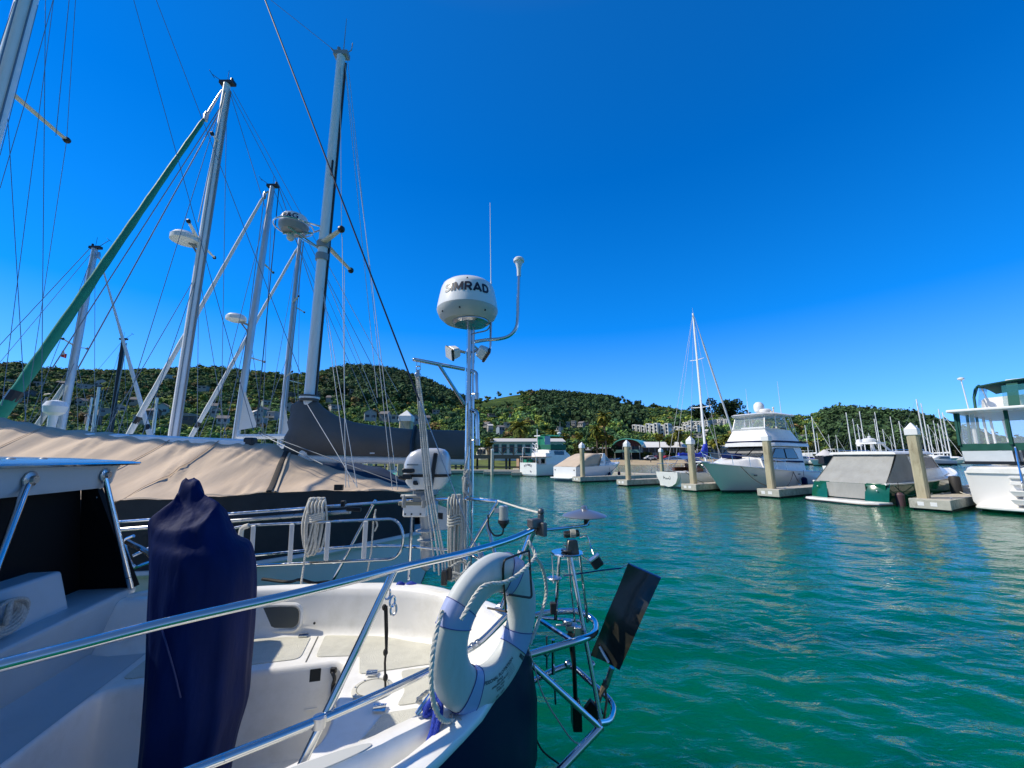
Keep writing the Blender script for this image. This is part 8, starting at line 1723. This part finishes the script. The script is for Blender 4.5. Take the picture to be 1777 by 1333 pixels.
ropething('rope tail dropping from the white coil to the far coaming', [[PY(545, 900, 3.36), PY(530, 960, 3.36), PY(522, 1018, 3.3)]], .008, ropew, PY(545, 900, 3.36))
ropething('short frayed rope tied to the upper far rail by the ladder end', [[PY(652, 884, 3.35), PY(648, 905, 3.34), PY(644, 960, 3.34), PY(636, 1000, 3.34)], [PY(650, 892, 3.34), PY(655, 912, 3.33), PY(650, 922, 3.33)]], .007, ropew, PY(652, 884, 3.35))
t = thing('rope_coil', 'coil of grey rope hung on the white box beside the dark companionway', 'rope', tuple(BA(2.58, -.28, 1.50)))
for i in range(6):
    rr_ = .06+.007*i; q_ = BA(2.585-.006*i, -.27, 1.46-.004*i); k = MB(); k.tube([q_+BN*(-rr_*1.1*math.cos(a))+Vector((.006*math.sin(3*a+i), 0, rr_*.8*math.sin(a))) for a in np.linspace(0, 6.283, 25)[:-1]], .0095, 7, closed=True); k.build('loop', ropeg, t, org=tuple(BA(2.58, -.28, 1.50)))
k = MB(); k.tube([BA(2.56, -.27, 1.46)+Vector((.012*math.cos(a), 0, 0))+BN*.018*math.cos(a)+Vector((0, 0, .05*math.sin(a))) for a in np.linspace(0, 6.283, 17)[:-1]], .011, 7, closed=True); k.build('wrap', ropeg, t, org=tuple(BA(2.58, -.28, 1.50)))
# black cord with shackles hanging from the near rail
q0 = PT(672, 1026, 1.60); t = thing('cord', 'knotted black cord with shackle hanging from the near rail stanchion', 'rope', tuple(q0)); oq = tuple(q0)
for i, (u, v, a) in enumerate(((672, 1031, .3), (681, 1044, 1.3), (683, 1058, .6))): q_ = PT(u, v, 1.595); k = MB(); B3 = basis((math.sin(a), -.8, .2)); k.tube([q_+B3 @ Vector((.012*math.cos(x), .02*math.sin(x), 0)) for x in np.linspace(0, 6.283, 17)[:-1]], .0042, 7, closed=True); k.build('shackle', steel if i < 2 else steel2, t, org=oq)
k = MB(); k.tube([PT(668, 1052, 1.59), PT(669, 1090, 1.59), PT(670, 1128, 1.588), PT(668, 1150, 1.585), PT(669, 1200, 1.58)], .0045, 6); k.tube([PT(671, 1052, 1.588), PT(672, 1095, 1.588), PT(671, 1130, 1.587)], .0042, 6); k.build('strand', ropek, t, org=oq)
for v in (1132, 1176): k = MB(); k.sphere(PT(669, v, 1.584), (.010, .010, .014), 8, 6); k.build('knot', ropek, t, org=oq)
k = MB(); k.sphere(PT(667, 1054, 1.588), (.010, .01, .012), 8, 6); k.build('knot', ropek, t, org=oq)
# ---------------------------------------------------------------- backstay and cleat
s0 = PY(823, 943, 2.85); s1 = PT(460, 0, 3.4); d = s1-s0; k = MB(); k.tube([s0+d*.22, s0+d*3.2], .0062, 8); bd(k, 'backstay', wired); k = MB(); k.tube([s0, s0+d*.22], .004, 6); bd(k, 'backstay_tail', steel2)
k = MB(); k.tube([s0, PY(838, 975, 2.80)], .011, 8); k.tube([s0+Vector((.03, 0, 0)), PY(846, 985, 2.75)], .009, 8); k.tube([PY(838, 975, 2.8), BA(.2, -.4, 1.27)], .005, 6); bd(k, 'turnbuckle', steel2)
# pale horn cleat with the blue line
cl0 = PT(722, 1240, 1.416); cl1 = PT(768, 1190, 1.502); k = MB(); k.tube([cl0, lerp(cl0, cl1, .5)+Vector((0, 0, .008)), cl1], [.0085, .012, .009], 10); mid = lerp(cl0, cl1, .5)
for f in (.35, .62): p = lerp(cl0, cl1, f); k.tube([p, p-Vector((0, 0, .06))], .009, 8)
bd(k, 'horn_cleat', steel); k = MB(); k.box(mid-Vector((0, 0, .055)), (.13, .04, .01), Matrix.Rotation(math.atan2((cl1-cl0).y, (cl1-cl0).x), 3, 'Z')); bd(k, 'cleat_base', steel2, bevel=.003)
t = thing('mooring_rope', 'doubled royal blue mooring rope belayed on the stern cleat and hanging down', 'rope', tuple(mid)); om = tuple(mid)
k = MB(); k.tube(cr([lerp(cl0, cl1, .68)+Vector((.01, -.01, .012)), PT(757, 1226, 1.434), PT(752, 1262, 1.385), PT(741, 1298, 1.335), PT(734, 1345, 1.276), PT(728, 1400, 1.231)], 6), .0105, 9); k.build('strand', ropeb, t, org=om)
k = MB(); k.tube(cr([lerp(cl0, cl1, .75)+Vector((.0, -.02, .0)), PT(765, 1228, 1.430), PT(758, 1262, 1.385), PT(746, 1298, 1.339), PT(740, 1345, 1.276), PT(734, 1400, 1.231)], 6), .0105, 9); k.build('strand', ropeb, t, org=om)
k = MB(); k.tube(cr([PT(735, 1234, 1.430), PT(748, 1216, 1.448), PT(760, 1212, 1.457), PT(752, 1232, 1.430), PT(738, 1240, 1.421), PT(745, 1222, 1.434), PT(764, 1206, 1.466)], 6), .0105, 9); k.build('wrap', ropeb, t, org=om)
k = MB(); k.tube([PT(746, 1290, 1.338), PT(743, 1303, 1.323)], .022, 12, flat=.6); k.build('whipping', ropew, t, org=om)
k = MB(); k.tube(bend([PT(775, 1296, 1.43), PT(784, 1312, 1.41), PT(782, 1322, 1.40), PT(768, 1338, 1.385)], .02), .004, 6); bd(k, 'pad_eye', steel)
ropething('blue ropes piled on the far coaming behind the near rail', [cr([PY(688, 1018, 3.2), PY(694, 1012, 3.2), PY(704, 1016, 3.22), PY(712, 1012, 3.2), PY(722, 1016, 3.2)], 4), cr([PY(690, 1014, 3.25), PY(700, 1018, 3.2), PY(716, 1018, 3.22)], 4)], .014, ropeb, PY(690, 1015, 3.2), twist=False)
ropething('dark rope lying along the far coaming below the ladder', [cr([PY(455, 1005, 3.5), PY(500, 1010, 3.45), PY(520, 1006, 3.4), PY(545, 1012, 3.4), PY(568, 1010, 3.4), PY(590, 1014, 3.4)], 4)], .012, ropek, PY(455, 1005, 3.5), twist=False)
ropething('white ropes bundled round the foot of the radar pole', [cr([PY(772, 1000, 2.95), PY(782, 985, 2.95), PY(800, 975, 3.0), PY(812, 985, 3.0), PY(800, 1000, 2.95), PY(785, 1005, 2.95)], 4), cr([PY(775, 990, 2.9), PY(790, 1000, 2.9), PY(806, 992, 2.92), PY(815, 975, 3.0)], 4), cr([PY(768, 1004, 2.9), PY(786, 994, 2.9), PY(808, 1002, 2.9)], 4)], .009, ropeg, PY(785, 1000, 2.95))
# ---------------------------------------------------------------- covered steering pedestal
pc = BA(1.68, -.04, .53); t0 = thing('pedestal_cover', 'tall navy canvas cover hiding the steering wheel pedestal in the cockpit', 'cover', tuple(pc)); rings = []
def cov(u0, v0, u1, v1): return PY(u0, v0, 2.33), PY(u1, v1, 2.33)
outl = [(832, 312, 330), (838, 303, 343), (850, 297, 352), (866, 290, 364), (880, 285, 392), (893, 270, 398), (905, 256, 402), (930, 255, 412), (955, 255, 430), (985, 256, 438), (1020, 255, 440), (1070, 253, 438), (1130, 250, 434), (1190, 246, 429), (1240, 242, 425), (1300, 236, 407), (1360, 230, 395), (1440, 222, 385)]
n = 84; pb = basis((0, 0, 1)); rg = lambda x: 1-2*abs(math.sin(x))
for i, (v, u0, u1) in enumerate(outl):
    a, b_ = PY(u0, v, 2.08), PY(u1, v, 2.08); cx = (a.x+b_.x)/2; hw = (b_.x-a.x)/2*(.66 if i < 4 else .74 if i < 6 else .79); z = (a.z+b_.z)/2; dy = min(.23, hw*.95)*(1.0 if i > 4 else .8); ring = []
    g = i/(len(outl)-1)
    for j in range(n):
        th = 2*math.pi*j/n; cs, sn = math.cos(th), math.sin(th); ex = .78
        x = hw*math.copysign(abs(cs)**ex, cs); y = dy*math.copysign(abs(sn)**.85, sn)
        low = min(1, max(0, g-.16)*2.2); top_ = max(0, 1-abs(g-.22)/.22)
        f = 1+low*(.055*rg(th*2.5+g*1.6)+.04*rg(th*4.5-g*2.2+1)+.02*math.sin(th*11+g*9))+top_*(.13*rg(th*1.5+.9)+.06*rg(th*3.5+g*7))
        ring.append(Vector((cx+x*(1+(f-1)*.35), 2.11+y*f, z+(.030*rg(th*1.5+.4) if 2 < i < 8 else 0)+.008*math.sin(g*26+th*2))))
    rings.append(ring)
fine = []
for j in range(n): fine.append(cr([r[j] for r in rings], 4))
k = MB(); k.loft([[fine[j][i] for j in range(n)] for i in range(len(fine[0]))]); cvo = k.build('canvas', navy, t0, org=tuple(pc), smooth=70)
def on_cov(u, v):
    # first hit along the view on the cover: nearest ring point in the picture
    best = None
    for i in range(len(fine[0])):
        for j in range(n//2, n):
            p = fine[j][i]; q_ = proj(p.x, p.y, p.z); d_ = (q_[0]-u)**2+(q_[1]-v)**2
            if best is None or d_ < best[0]: best = (d_, p)
    return best[1]+Vector((.0, -.012, .004))
def seam_on(pts, r, nm, m): k = MB(); k.tube(cr([on_cov(*p) for p in pts], 4), r, 6); k.build(nm, m, cvo, org=tuple(pc))
seam_on([(270, 1048), (290, 1098), (306, 1150), (318, 1205)], .0035, 'zip_flap', mat('navy piping', (.0, .012, .09), .5))

# ---------------------------------------------------------------- life ring
rc = PT(849, 1090, 1.60); rn = Vector((.77, -.63, -.10)).normalized(); rd_ = Vector((.63, .77, 0)).normalized(); ru = rn.cross(rd_).normalized(); ru = ru if ru.z > 0 else -ru
RO, RI, TH = .288, .136, .043; t = thing('life_ring', 'white life ring with pale blue bands hung on the near stern rail', 'life ring', tuple(rc)); og = tuple(rc)
def rp(a, r_, h): return rc+rd_*(r_*math.cos(a))+ru*(r_*math.sin(a))+rn*h
def sect(q_):  # rounded rectangular section: angle -> (radius, height)
    cs, sn = math.cos(q_), math.sin(q_); m_ = (RO+RI)/2; w_ = (RO-RI)/2
    return m_+w_*math.copysign(abs(cs)**.8, cs), TH*math.copysign(abs(sn)**.75, sn)
k = MB(); k.grid([[rp(2*math.pi*i/72, *sect(2*math.pi*j/20)) for j in range(21)] for i in range(73)]); ringm = mat('life ring vinyl', (.54, .57, .55), .5, var=.05, vscale=4, dirt=(.34, .33, .27), dscale=7, damt=.45, stretch=(1, 1, .3), bump=.06, bscale=12)
k.build('ring', ringm, t, org=og, smooth=80)
bandm = mat('pale blue reflective band', (.36, .42, .66), .35, var=.06, dirt=(.4, .42, .55), damt=.3)
for ac in (R(152), R(243), R(-28), R(62)):
    k = MB(); k.grid([[rp(ac+R(a), *[(lambda s_: ((RO+RI)/2+(s_[0]-(RO+RI)/2)*1.025, s_[1]*1.05))(sect(2*math.pi*j/24))][0]) for j in range(25)] for a in np.linspace(-9, 9, 7)]); bo = k.build('band', bandm, t, org=og, smooth=80)
    for a in (-9, 9): k = MB(); k.tube([rp(ac+R(a), *[(lambda s_: ((RO+RI)/2+(s_[0]-(RO+RI)/2)*1.03, s_[1]*1.06))(sect(2*math.pi*j/24))][0]) for j in range(24)], .0016, 4, closed=True); k.build('stitching', mat('band stitching', (.05, .06, .25), .6), bo, org=og)
def seg(a0, a1, bulge, n_=9): return [rp(R(lerp(a0, a1, i/n_)), RO+.012+bulge*math.sin(math.pi*i/n_), .0+.05*math.sin(math.pi*i/n_)) for i in range(n_+1)]
k = MB(); rope_twist(k, seg(152, 243, .035), .0085); k.build('grab_line', ropew, t, org=og)
k = MB(); rope_twist(k, cr([rp(R(152), RO*.93, .07), rp(R(125), .26, .075), rp(R(100), .21, .085), rp(R(78), .22, .085), rp(R(62), .27, .08), rp(R(52), .33, .06), rp(R(58), .37, .02)], 5), .0085); k.build('grab_line', ropew, t, org=og)
k = MB(); rope_twist(k, cr([rp(R(62), RO+.02, .01), rp(R(35), RO+.07, .02), rp(R(8), RO+.085, .02), rp(R(-15), RO+.03, .02), rp(R(-28), RO+.01, .02)], 6), .0085); k.build('grab_line', ropew, t, org=og)
k = MB(); rope_twist(k, cr([rp(R(243), RO+.01, .03), PT(790, 1234, 1.57), PT(815, 1246, 1.58), PT(838, 1250, 1.6), PT(842, 1240, 1.61), PT(836, 1222, 1.63), rp(R(290), RO+.012, .0)], 6), .0085); k.build('grab_line', ropew, t, org=og)
k = MB(); rope_twist(k, cr([rp(R(238), RO+.01, .04), PT(742, 1222, 1.53), PT(724, 1218, 1.54), PT(728, 1212, 1.55), PT(748, 1200, 1.57), rp(R(215), RO+.03, .02)], 6), .0085); k.build('grab_line', ropew, t, org=og)
def on_ring(ac, rad0):
    def f(x, y):
        r_ = rad0-y; a = ac+x/rad0; w_ = (RO-RI)/2; cs = np.clip((r_-(RO+RI)/2)/w_, -.98, .98); c0 = abs(cs)**(1/.8); h = TH*(1-c0*c0)**.5**.75+.0012
        h = TH*max(1-c0*c0, .0)**.375+.0015
        return rp(a, r_, h)
    return f
ink = mat('printed ink', (.06, .07, .08), .6)
for i, (tx, sz, dr) in enumerate((('PERSONAL FLOTATION', .017, .030), ('DEVICE', .011, .016), ('APPROVED LIFE BUOY', .010, .004), ('24 in  RING', .010, -.008), ('TYPE IV', .013, -.022), ('10   12.5', .015, -.045))):
    k = MB(); text_on(k, tx, sz, on_ring(R(282), (RO+RI)/2-dr), .0003); k.build('lettering', ink, t, org=og, smooth=0, fixn=False)
k = MB(); f = on_ring(R(300), .205); 
for i in range(7): text_on(k, 'inspect before use', .006, lambda x, y, i=i: f(x, .03-i*.009+y), 0)
k.build('lettering', ink, t, org=og, smooth=0, fixn=False)
k = MB(); f2 = on_ring(R(319), .235); k.add([f2(x, y) for x, y in ((-.008, -.022), (.008, -.022), (.008, .022), (-.008, .022))], [(0, 1, 2, 3)]); k.build('printed_tag', ink, t, org=og, smooth=0, fixn=False)
k = MB(); hp_ = [PT(918, 955, 1.70), PT(874, 972, 1.60), PT(873, 1000, 1.60), PT(878, 1062, 1.62)]; k.tube(bend(hp_, .02), .0045, 8); k.tube(bend([PT(918, 955, 1.70), PT(923, 1038, 1.62), PT(884, 1032, 1.58)], .015), .0045, 8); k.tube([PT(846, 1055, 1.68), PT(880, 1062, 1.63)], .004, 6); single(k, 'ring_holder', mat('dark wire holder', (.06, .055, .05), .4, .8), 'bent dark wire holder that carries the life ring', 'bracket', tuple(hp_[0]))
# ---------------------------------------------------------------- outboard motor on the far rail
oc = PY(738, 812, 3.32); t = thing('outboard_motor', 'small silver grey outboard motor clamped upright on the far rail', 'outboard motor', tuple(PY(728, 880, 3.32))); oo = tuple(PY(728, 880, 3.32)); cowl = mat('silver grey cowl', (.52, .54, .55), .3, .2, coat=.3, var=.04)
def oring(cx, cz, hx, hy, p=.55): return [Vector((cx+hx*math.copysign(abs(math.cos(a))**p, math.cos(a)), 3.32+hy*math.copysign(abs(math.sin(a))**p, math.sin(a)), cz)) for a in np.linspace(0, 6.283, 29)[:-1]]
zA = lambda v: PY(738, v, 3.32).z
xA = lambda u: PY(u, 815, 3.32).x
k = MB(); k.loft([oring((xA(703)+xA(782))/2, zA(822), (xA(782)-xA(703))/2, .12), oring((xA(703)+xA(781))/2, zA(806), (xA(781)-xA(703))/2*1.0, .125), oring((xA(707)+xA(780))/2, zA(794), (xA(780)-xA(707))/2, .12), oring((xA(714)+xA(776))/2, zA(785), (xA(776)-xA(714))/2, .11), oring((xA(726)+xA(770))/2, zA(780), (xA(770)-xA(726))/2, .09), oring((xA(738)+xA(762))/2, zA(778), (xA(762)-xA(738))/2, .05)]); cw = k.build('cowl', cowl, t, org=oo, smooth=60)
k = MB(); k.loft([oring((xA(704)+xA(783))/2, zA(826), (xA(783)-xA(704))/2*1.0, .122), oring((xA(704)+xA(783))/2, zA(822), (xA(783)-xA(704))/2*1.02, .124)]); k.build('cowl_seal', black, t, org=oo); k = MB(); k.box((xA(757), 3.185, (zA(786)+zA(848))/2), (.035, .02, zA(786)-zA(848)), Matrix.Rotation(.12, 3, 'Y')); k.build('dark_strap', black, t, org=oo, bevel=.006); k = MB(); k.box((xA(722), 3.196, zA(806)), (.09, .004, .012)); k.build('cowl_decal', greyp, t, org=oo, smooth=0)
k = MB(); k.loft([oring((xA(708)+xA(776))/2, zA(848), (xA(776)-xA(708))/2*.75, .09), oring((xA(706)+xA(779))/2, zA(838), (xA(779)-xA(706))/2*.95, .11), oring((xA(704)+xA(781))/2, zA(827), (xA(781)-xA(704))/2, .118)]); k.build('lower_cowl', whitep, t, org=oo)
k = MB(); k.prism(rrect(.10, .035, .015), 0, .012, M=Matrix.Translation((xA(716), 3.32-.13, zA(816))) @ Matrix.Rotation(R(90), 4, 'X')); k.box((xA(714), 3.20, zA(826)), (.07, .05, .04)); k.box((xA(728), 3.19, zA(836)), (.03, .03, .03)); k.tube([(xA(712), 3.2, zA(830)), (xA(700), 3.18, zA(826))], .016, 8); k.build('starter_handle', black, t, org=oo, bevel=.005)
k = MB(); k.prism(rrect(.05, .03, .008), 0, .012, M=Matrix.Translation((xA(729), 3.215, zA(838))) @ Matrix.Rotation(R(90), 4, 'X')); k.build('intake_frame', whitep, t, org=oo); k = MB(); k.prism(rrect(.035, .018, .006), 0, .004, M=Matrix.Translation((xA(729), 3.203, zA(838))) @ Matrix.Rotation(R(90), 4, 'X')); k.build('intake', black, t, org=oo)
k = MB(); k.box((xA(735), 3.34, zA(862)), (.14, .12, .10)); k.tube([(xA(706), 3.28, zA(858)), (xA(706), 3.28, zA(880))], .018, 8); k.tube([(xA(740), 3.26, zA(858)), (xA(740), 3.26, zA(880))], .018, 8); k.tube([(xA(700), 3.28, zA(860)), (xA(748), 3.27, zA(860))], .014, 8); k.lathe([(.025, -.02), (.025, .02)], 14, (xA(742), 3.24, zA(862)), basis((0, 1, 0))); k.build('clamp_bracket', greyp, t, org=oo, bevel=.01)
k = MB(); k.box((xA(722), 3.30, zA(873)), (.24, .05, .028)); k.build('mount_board', mat('grey board', (.30, .28, .2), .7, var=.2), t, org=oo, bevel=.003)
k = MB(); k.box((xA(724), 3.31, zA(885)), (.185, .06, .10)); k.build('mount_block', whitep, t, org=oo, bevel=.008)
for x in (-.07, -.02, .05): k = MB(); k.lathe([(.007, 0), (.007, .004), (0, .005)], 8, (xA(724)+x, 3.279, zA(891)), basis((0, -1, 0))); k.build('bolt', black, t, org=oo)
k = MB(); k.tube([(xA(740), 3.36, zA(895)), (xA(743), 3.36, zA(930))], [.05, .045], 12); k.tube([(xA(742), 3.36, zA(930)), (xA(745), 3.36, zA(980))], [.04, .035], 12, flat=1.3); k.lathe([(.075, 0), (.08, .01), (.05, .02)], 18, (xA(741), 3.36, zA(924))); k.lathe([(.07, 0), (.075, .008), (.05, .018)], 18, (xA(743), 3.36, zA(940))); k.tube([(xA(741), 3.36, zA(978)), (xA(748), 3.36, zA(990))], [.05, .03], 10); k.build('shaft_leg', mat('pale grey leg', (.45, .47, .47), .4, .2), t, org=oo)
k = MB(); k.tube([(xA(719), 3.3, zA(895)), (xA(719), 3.3, zA(1005))], .012, 8); bd(k, 'far_stanchion', steel)
p = PY(766, 897, 3.5); k = MB(); k.add([p+Vector((-.035, 0, .10)), p+Vector((.05, .0, .07)), p+Vector((.065, 0, -.10)), p+Vector((-.03, 0, -.11))], [(0, 1, 2, 3)]); nt = single(k, 'notice_card', whitep, 'white card with a black square hanging beside the outboard', 'card', tuple(p), smooth=0, fixn=False); k = MB(); k.add([p+Vector((-.03, -.003, .035)), p+Vector((.012, -.003, .03)), p+Vector((.012, -.003, -.02)), p+Vector((-.03, -.003, -.015))], [(0, 1, 2, 3)]); k.build('black_square', black, nt, org=tuple(p), smooth=0, fixn=False)
# ---------------------------------------------------------------- wind vane steering gear on the stern
Yv = 2.5; V = lambda u, v, dy=0: PY(u, v, Yv+dy)
wo = tuple(V(985, 1100)); t = thing('wind_vane_gear', 'polished tube wind vane steering gear with tilted black blade behind the stern', 'wind vane', wo)
wb = lambda k, nm, m, par=t, **q_: k.build(nm, m, par, org=wo, **q_)
k = MB(); k.tube(bend([V(895, 1143, -.25), V(1006, 1111, -.18), V(1034, 1100, -.05), V(1034, 1078, .12), V(1006, 1060, .2), V(950, 1062, .25), V(905, 1075, .2)], .13, 8), .0185, 14); wb(k, 'upper_frame', steel)
k = MB(); k.tube([V(940, 1078, .1), V(995, 1114, -.12)], .013, 10); k.tube([V(941, 1072, .22), V(1010, 1078, .15)], .010, 8); wb(k, 'cross_tube', steel)
k = MB(); k.tube([V(906, 1138, -.2), V(1042, 1263, -.12)], .0155, 12); wb(k, 'diagonal_strut', steel)
k = MB(); k.tube(bend([V(908, 1192, .1), V(950, 1168, .2), V(990, 1152, .25), V(1018, 1178, .15), V(1068, 1222, .1), V(1060, 1252, -.05), V(1040, 1255, -.12)], .1, 8), .0165, 12); wb(k, 'lower_frame', steel)
k = MB(); k.tube([V(1042, 1262, -.12), V(968, 1340, -.22)], .019, 12); wb(k, 'rudder_stay', steel)
k = MB(); k.tube([V(989, 963, -.02), V(1045, 1262, -.10)], .0125, 12); wb(k, 'main_post', steel)
for a, b_, r_ in ((V(971, 962, .05), V(964, 1075, .12), .0105), (V(1006, 960, .08), V(1020, 1080, .12), .009), (V(985, 962, .1), V(998, 1080, .12), .006), (V(958, 963, 0), V(961, 1012, 0), .005), (V(960, 1110, .0), V(960, 1170, .02), .010)): k = MB(); k.tube([a, b_], r_, 10); wb(k, 'post', steel)
k = MB(); M_ = Matrix.Translation(V(984, 958)) ; k.lathe([(.055, -.004), (.092, -.006), (.095, 0), (.092, .005), (.055, .004)], 30, V(984, 959)); wb(k, 'tower_plate', steel)
k = MB(); k.box(V(993, 948), (.075, .06, .075), top=(.75, .8)); k.tube([V(978, 928), V(1005, 925)], .021, 12); k.lathe([(.04, 0), (.04, .012)], 16, V(985, 957)); wb(k, 'turret', mat('tarnished bronze', (.10, .10, .09), .3, .8, var=.3, vscale=15), bevel=.004)
k = MB()
for i in range(5): k.tube([V(994, 926)+Vector((.007*i-.014, .022*math.cos(a), .022*math.sin(a))) for a in np.linspace(0, 6.283, 13)[:-1]], .003, 5, closed=True)
wb(k, 'lashing', ropeg)
k = MB(); k.lathe([(.028, -.008), (.030, .0), (.028, .008)], 22, V(963, 1004)); k.lathe([(.042, -.003), (.044, 0), (.042, .003)], 26, V(962, 1003)); wb(k, 'pulley_wheel', steel2)
k = MB(); k.tube([V(978, 999), V(1010, 995), V(1050, 989), V(1078, 986)], .0085, 8, flat=.4); wb(k, 'strap', mat('blue black strap', (.01, .03, .12), .5)); k = MB(); k.tube(cr([V(1076, 987), V(1082, 983), V(1090, 980)], 4), .003, 6); wb(k, 'lashing_wire', steel2)
# the blade: thin tilted panel with a buckled lower corner
c0, c1, c2, c3 = V(1090, 978, .0), V(1147, 1003, -.10), V(1075, 1163, -.06), V(1024, 1138, .02); P = []
nrm_ = (c1-c0).cross(c3-c0).normalized()
for i in range(15):
    f = i/14; a, b_ = c0.lerp(c3, f), c1.lerp(c2, f); P.append([a.lerp(b_, g)+nrm_*(.016*math.sin(math.pi*g)+.018*math.exp(-((f-.75)/.16)**2-((g-.1)/.3)**2)+.007*math.sin(f*7+g*2)) for g in np.linspace(0, 1, 9)])
k = MB(); k.sheet(P, nrm_*-.005); wb(k, 'vane_blade', mat('weathered black vane', (.014, .016, .013), .28, coat=.25, var=.4, vscale=5, dirt=(.085, .07, .045), dscale=3, damt=.5), smooth=60)
k = MB(); k.tube([c0+nrm_*.004, c1+nrm_*.004], .005, 6); wb(k, 'blade_edge', mat('blue edge strip', (.05, .16, .42), .3))
k = MB(); k.tube([V(1062, 1158, -.02), V(1052, 1190, .0)], .015, 10); k.tube([V(1056, 1150, -.03), V(1040, 1122, .0)], .009, 8); wb(k, 'blade_stem', steel2); k = MB(); k.tube([V(1052, 1186), V(1042, 1204), V(1030, 1240)], [.02, .014, .02], 8); k.tube([V(1048, 1180), V(1053, 1216), V(1045, 1268)], .007, 6); wb(k, 'blade_lashing', mat('frayed cloth lashing', (.12, .10, .07), .9, var=.5, vscale=20))
for f, g in ((.12, .08), (.5, .93)): q_ = P[int(f*14)][int(g*8)]; k = MB(); k.sphere(q_+nrm_*.004, .005, 8, 5); wb(k, 'rivet', steel)
# servo: dark rudder shaft and gear block
k = MB(); k.tube([V(990, 1100, .02), V(996, 1150, .03), V(1000, 1250, .03)], [.035, .022, .02], 10, flat=.6); k.box(V(1000, 1240, .03), (.05, .10, .12)); k.box(V(1030, 1232, .0), (.09, .04, .06), Matrix.Rotation(.7, 3, 'Y')); wb(k, 'servo_shaft', mat('dark casting', (.018, .02, .02), .35, .5, var=.3), bevel=.006)
k = MB(); k.box(V(992, 1088, .06), (.07, .06, .03)); k.box(V(1003, 1096, .0), (.045, .03, .05)); k.tube([V(965, 1085, .05), V(1010, 1086, .05)], .007, 6); k.lathe([(.03, 0), (.03, .02)], 16, V(985, 1082, .05)); wb(k, 'gear_block', steel2, bevel=.004); k = MB(); k.box(V(960, 1055, .05), (.035, .035, .06)); k.sphere(V(958, 1050, .05), .014, 8, 6); wb(k, 'pivot_block', rubber, bevel=.004)
for a, b_, m_ in ((V(949, 1104, .0), V(949, 1160, .02), steel2), (V(962, 1180, .04), V(964, 1222, .05), steel2)): k = MB(); k.tube([a, b_], .006, 6); wb(k, 'link_rod', m_)
for u, v in ((948, 1133), (985, 1152), (1027, 1153)): k = MB(); k.sphere(V(u, v, .0), .02, 10, 7); wb(k, 'joint', steel)
# black weight on its wire
q_ = V(1035, 976, -.05); k = MB(); k.box(q_, (.065, .05, .055), Matrix.Rotation(-.6, 3, 'Y')); cwt = wb(k, 'counterweight', rubber, bevel=.008); k = MB(); k.box(q_+Vector((-.012, 0, .026)), (.066, .052, .008), Matrix.Rotation(-.6, 3, 'Y')); wb(k, 'weight_plate', steel2, cwt, smooth=0); k = MB(); k.tube(cr([V(1006, 933), V(1018, 930), V(1024, 945), V(1030, 962, -.04)], 4), .0042, 6); k.tube([V(978, 945), V(1000, 958), V(1021, 972, -.04)], .0038, 6); wb(k, 'weight_wire', steel2, cwt)
for pts, m_, r_, nm, lb in (([PT(913, 1114, 2.0), PT(925, 1150, 2.0), PT(940, 1200, 2.02), PT(965, 1245, 2.1), PT(1002, 1290, 2.2), PT(1040, 1268, 2.25)], ropeg, .004, 'cord', 'thin grey line sagging from the life ring side to the vane gear'), ([PT(908, 1145, 2.05), PT(914, 1195, 2.05), PT(920, 1245, 2.05), PT(938, 1298, 2.05), PT(970, 1326, 2.1)], ropek, .0045, 'cord', 'thin black cable hanging from the stern to the vane gear foot')): k = MB(); k.tube(cr(pts, 8), r_, 6); single(k, nm, m_, lb, 'cord', tuple(pts[0]))
k = MB(); k.tube(bend([V(908, 1138, -.2), V(880, 1150, -.25), V(860, 1150, -.2)], .03), .0185, 10); k.tube([V(908, 1192, .1), V(880, 1210, .05)], .0165, 10); wb(k, 'hull_bracket', steel)
# disc shaped lamp on its arm from the clamp
k = MB(); a0_ = A+Vector((.05, .02, -.01)); arm_ = bend([a0_, V(1000, 914, -.1), V(1018, 912, -.05), V(1021, 902, -.02), V(1021, 897, 0)], .03); k.tube(arm_, .0085, 10); q_ = V(1014, 895, -.02); lp = thing('stern_lamp', 'flat grey disc lamp on a thin tube arm above the vane gear', 'lamp', tuple(q_)); k.build('arm', steel2, lp, org=tuple(q_)); k = MB(); k.lathe([(.03, -.012), (.125, -.004), (.132, .0), (.125, .006), (.08, .022), (.035, .034), (.02, .038), (.018, .055), (.0, .06)], 36, q_); k.build('disc', mat('grey lamp disc', (.30, .31, .33), .3, .7), lp, org=tuple(q_), smooth=50); k = MB(); k.box(q_+Vector((.012, .0, -.03)), (.03, .03, .05)); k.build('lamp_base', black, lp, org=tuple(q_), bevel=.004)
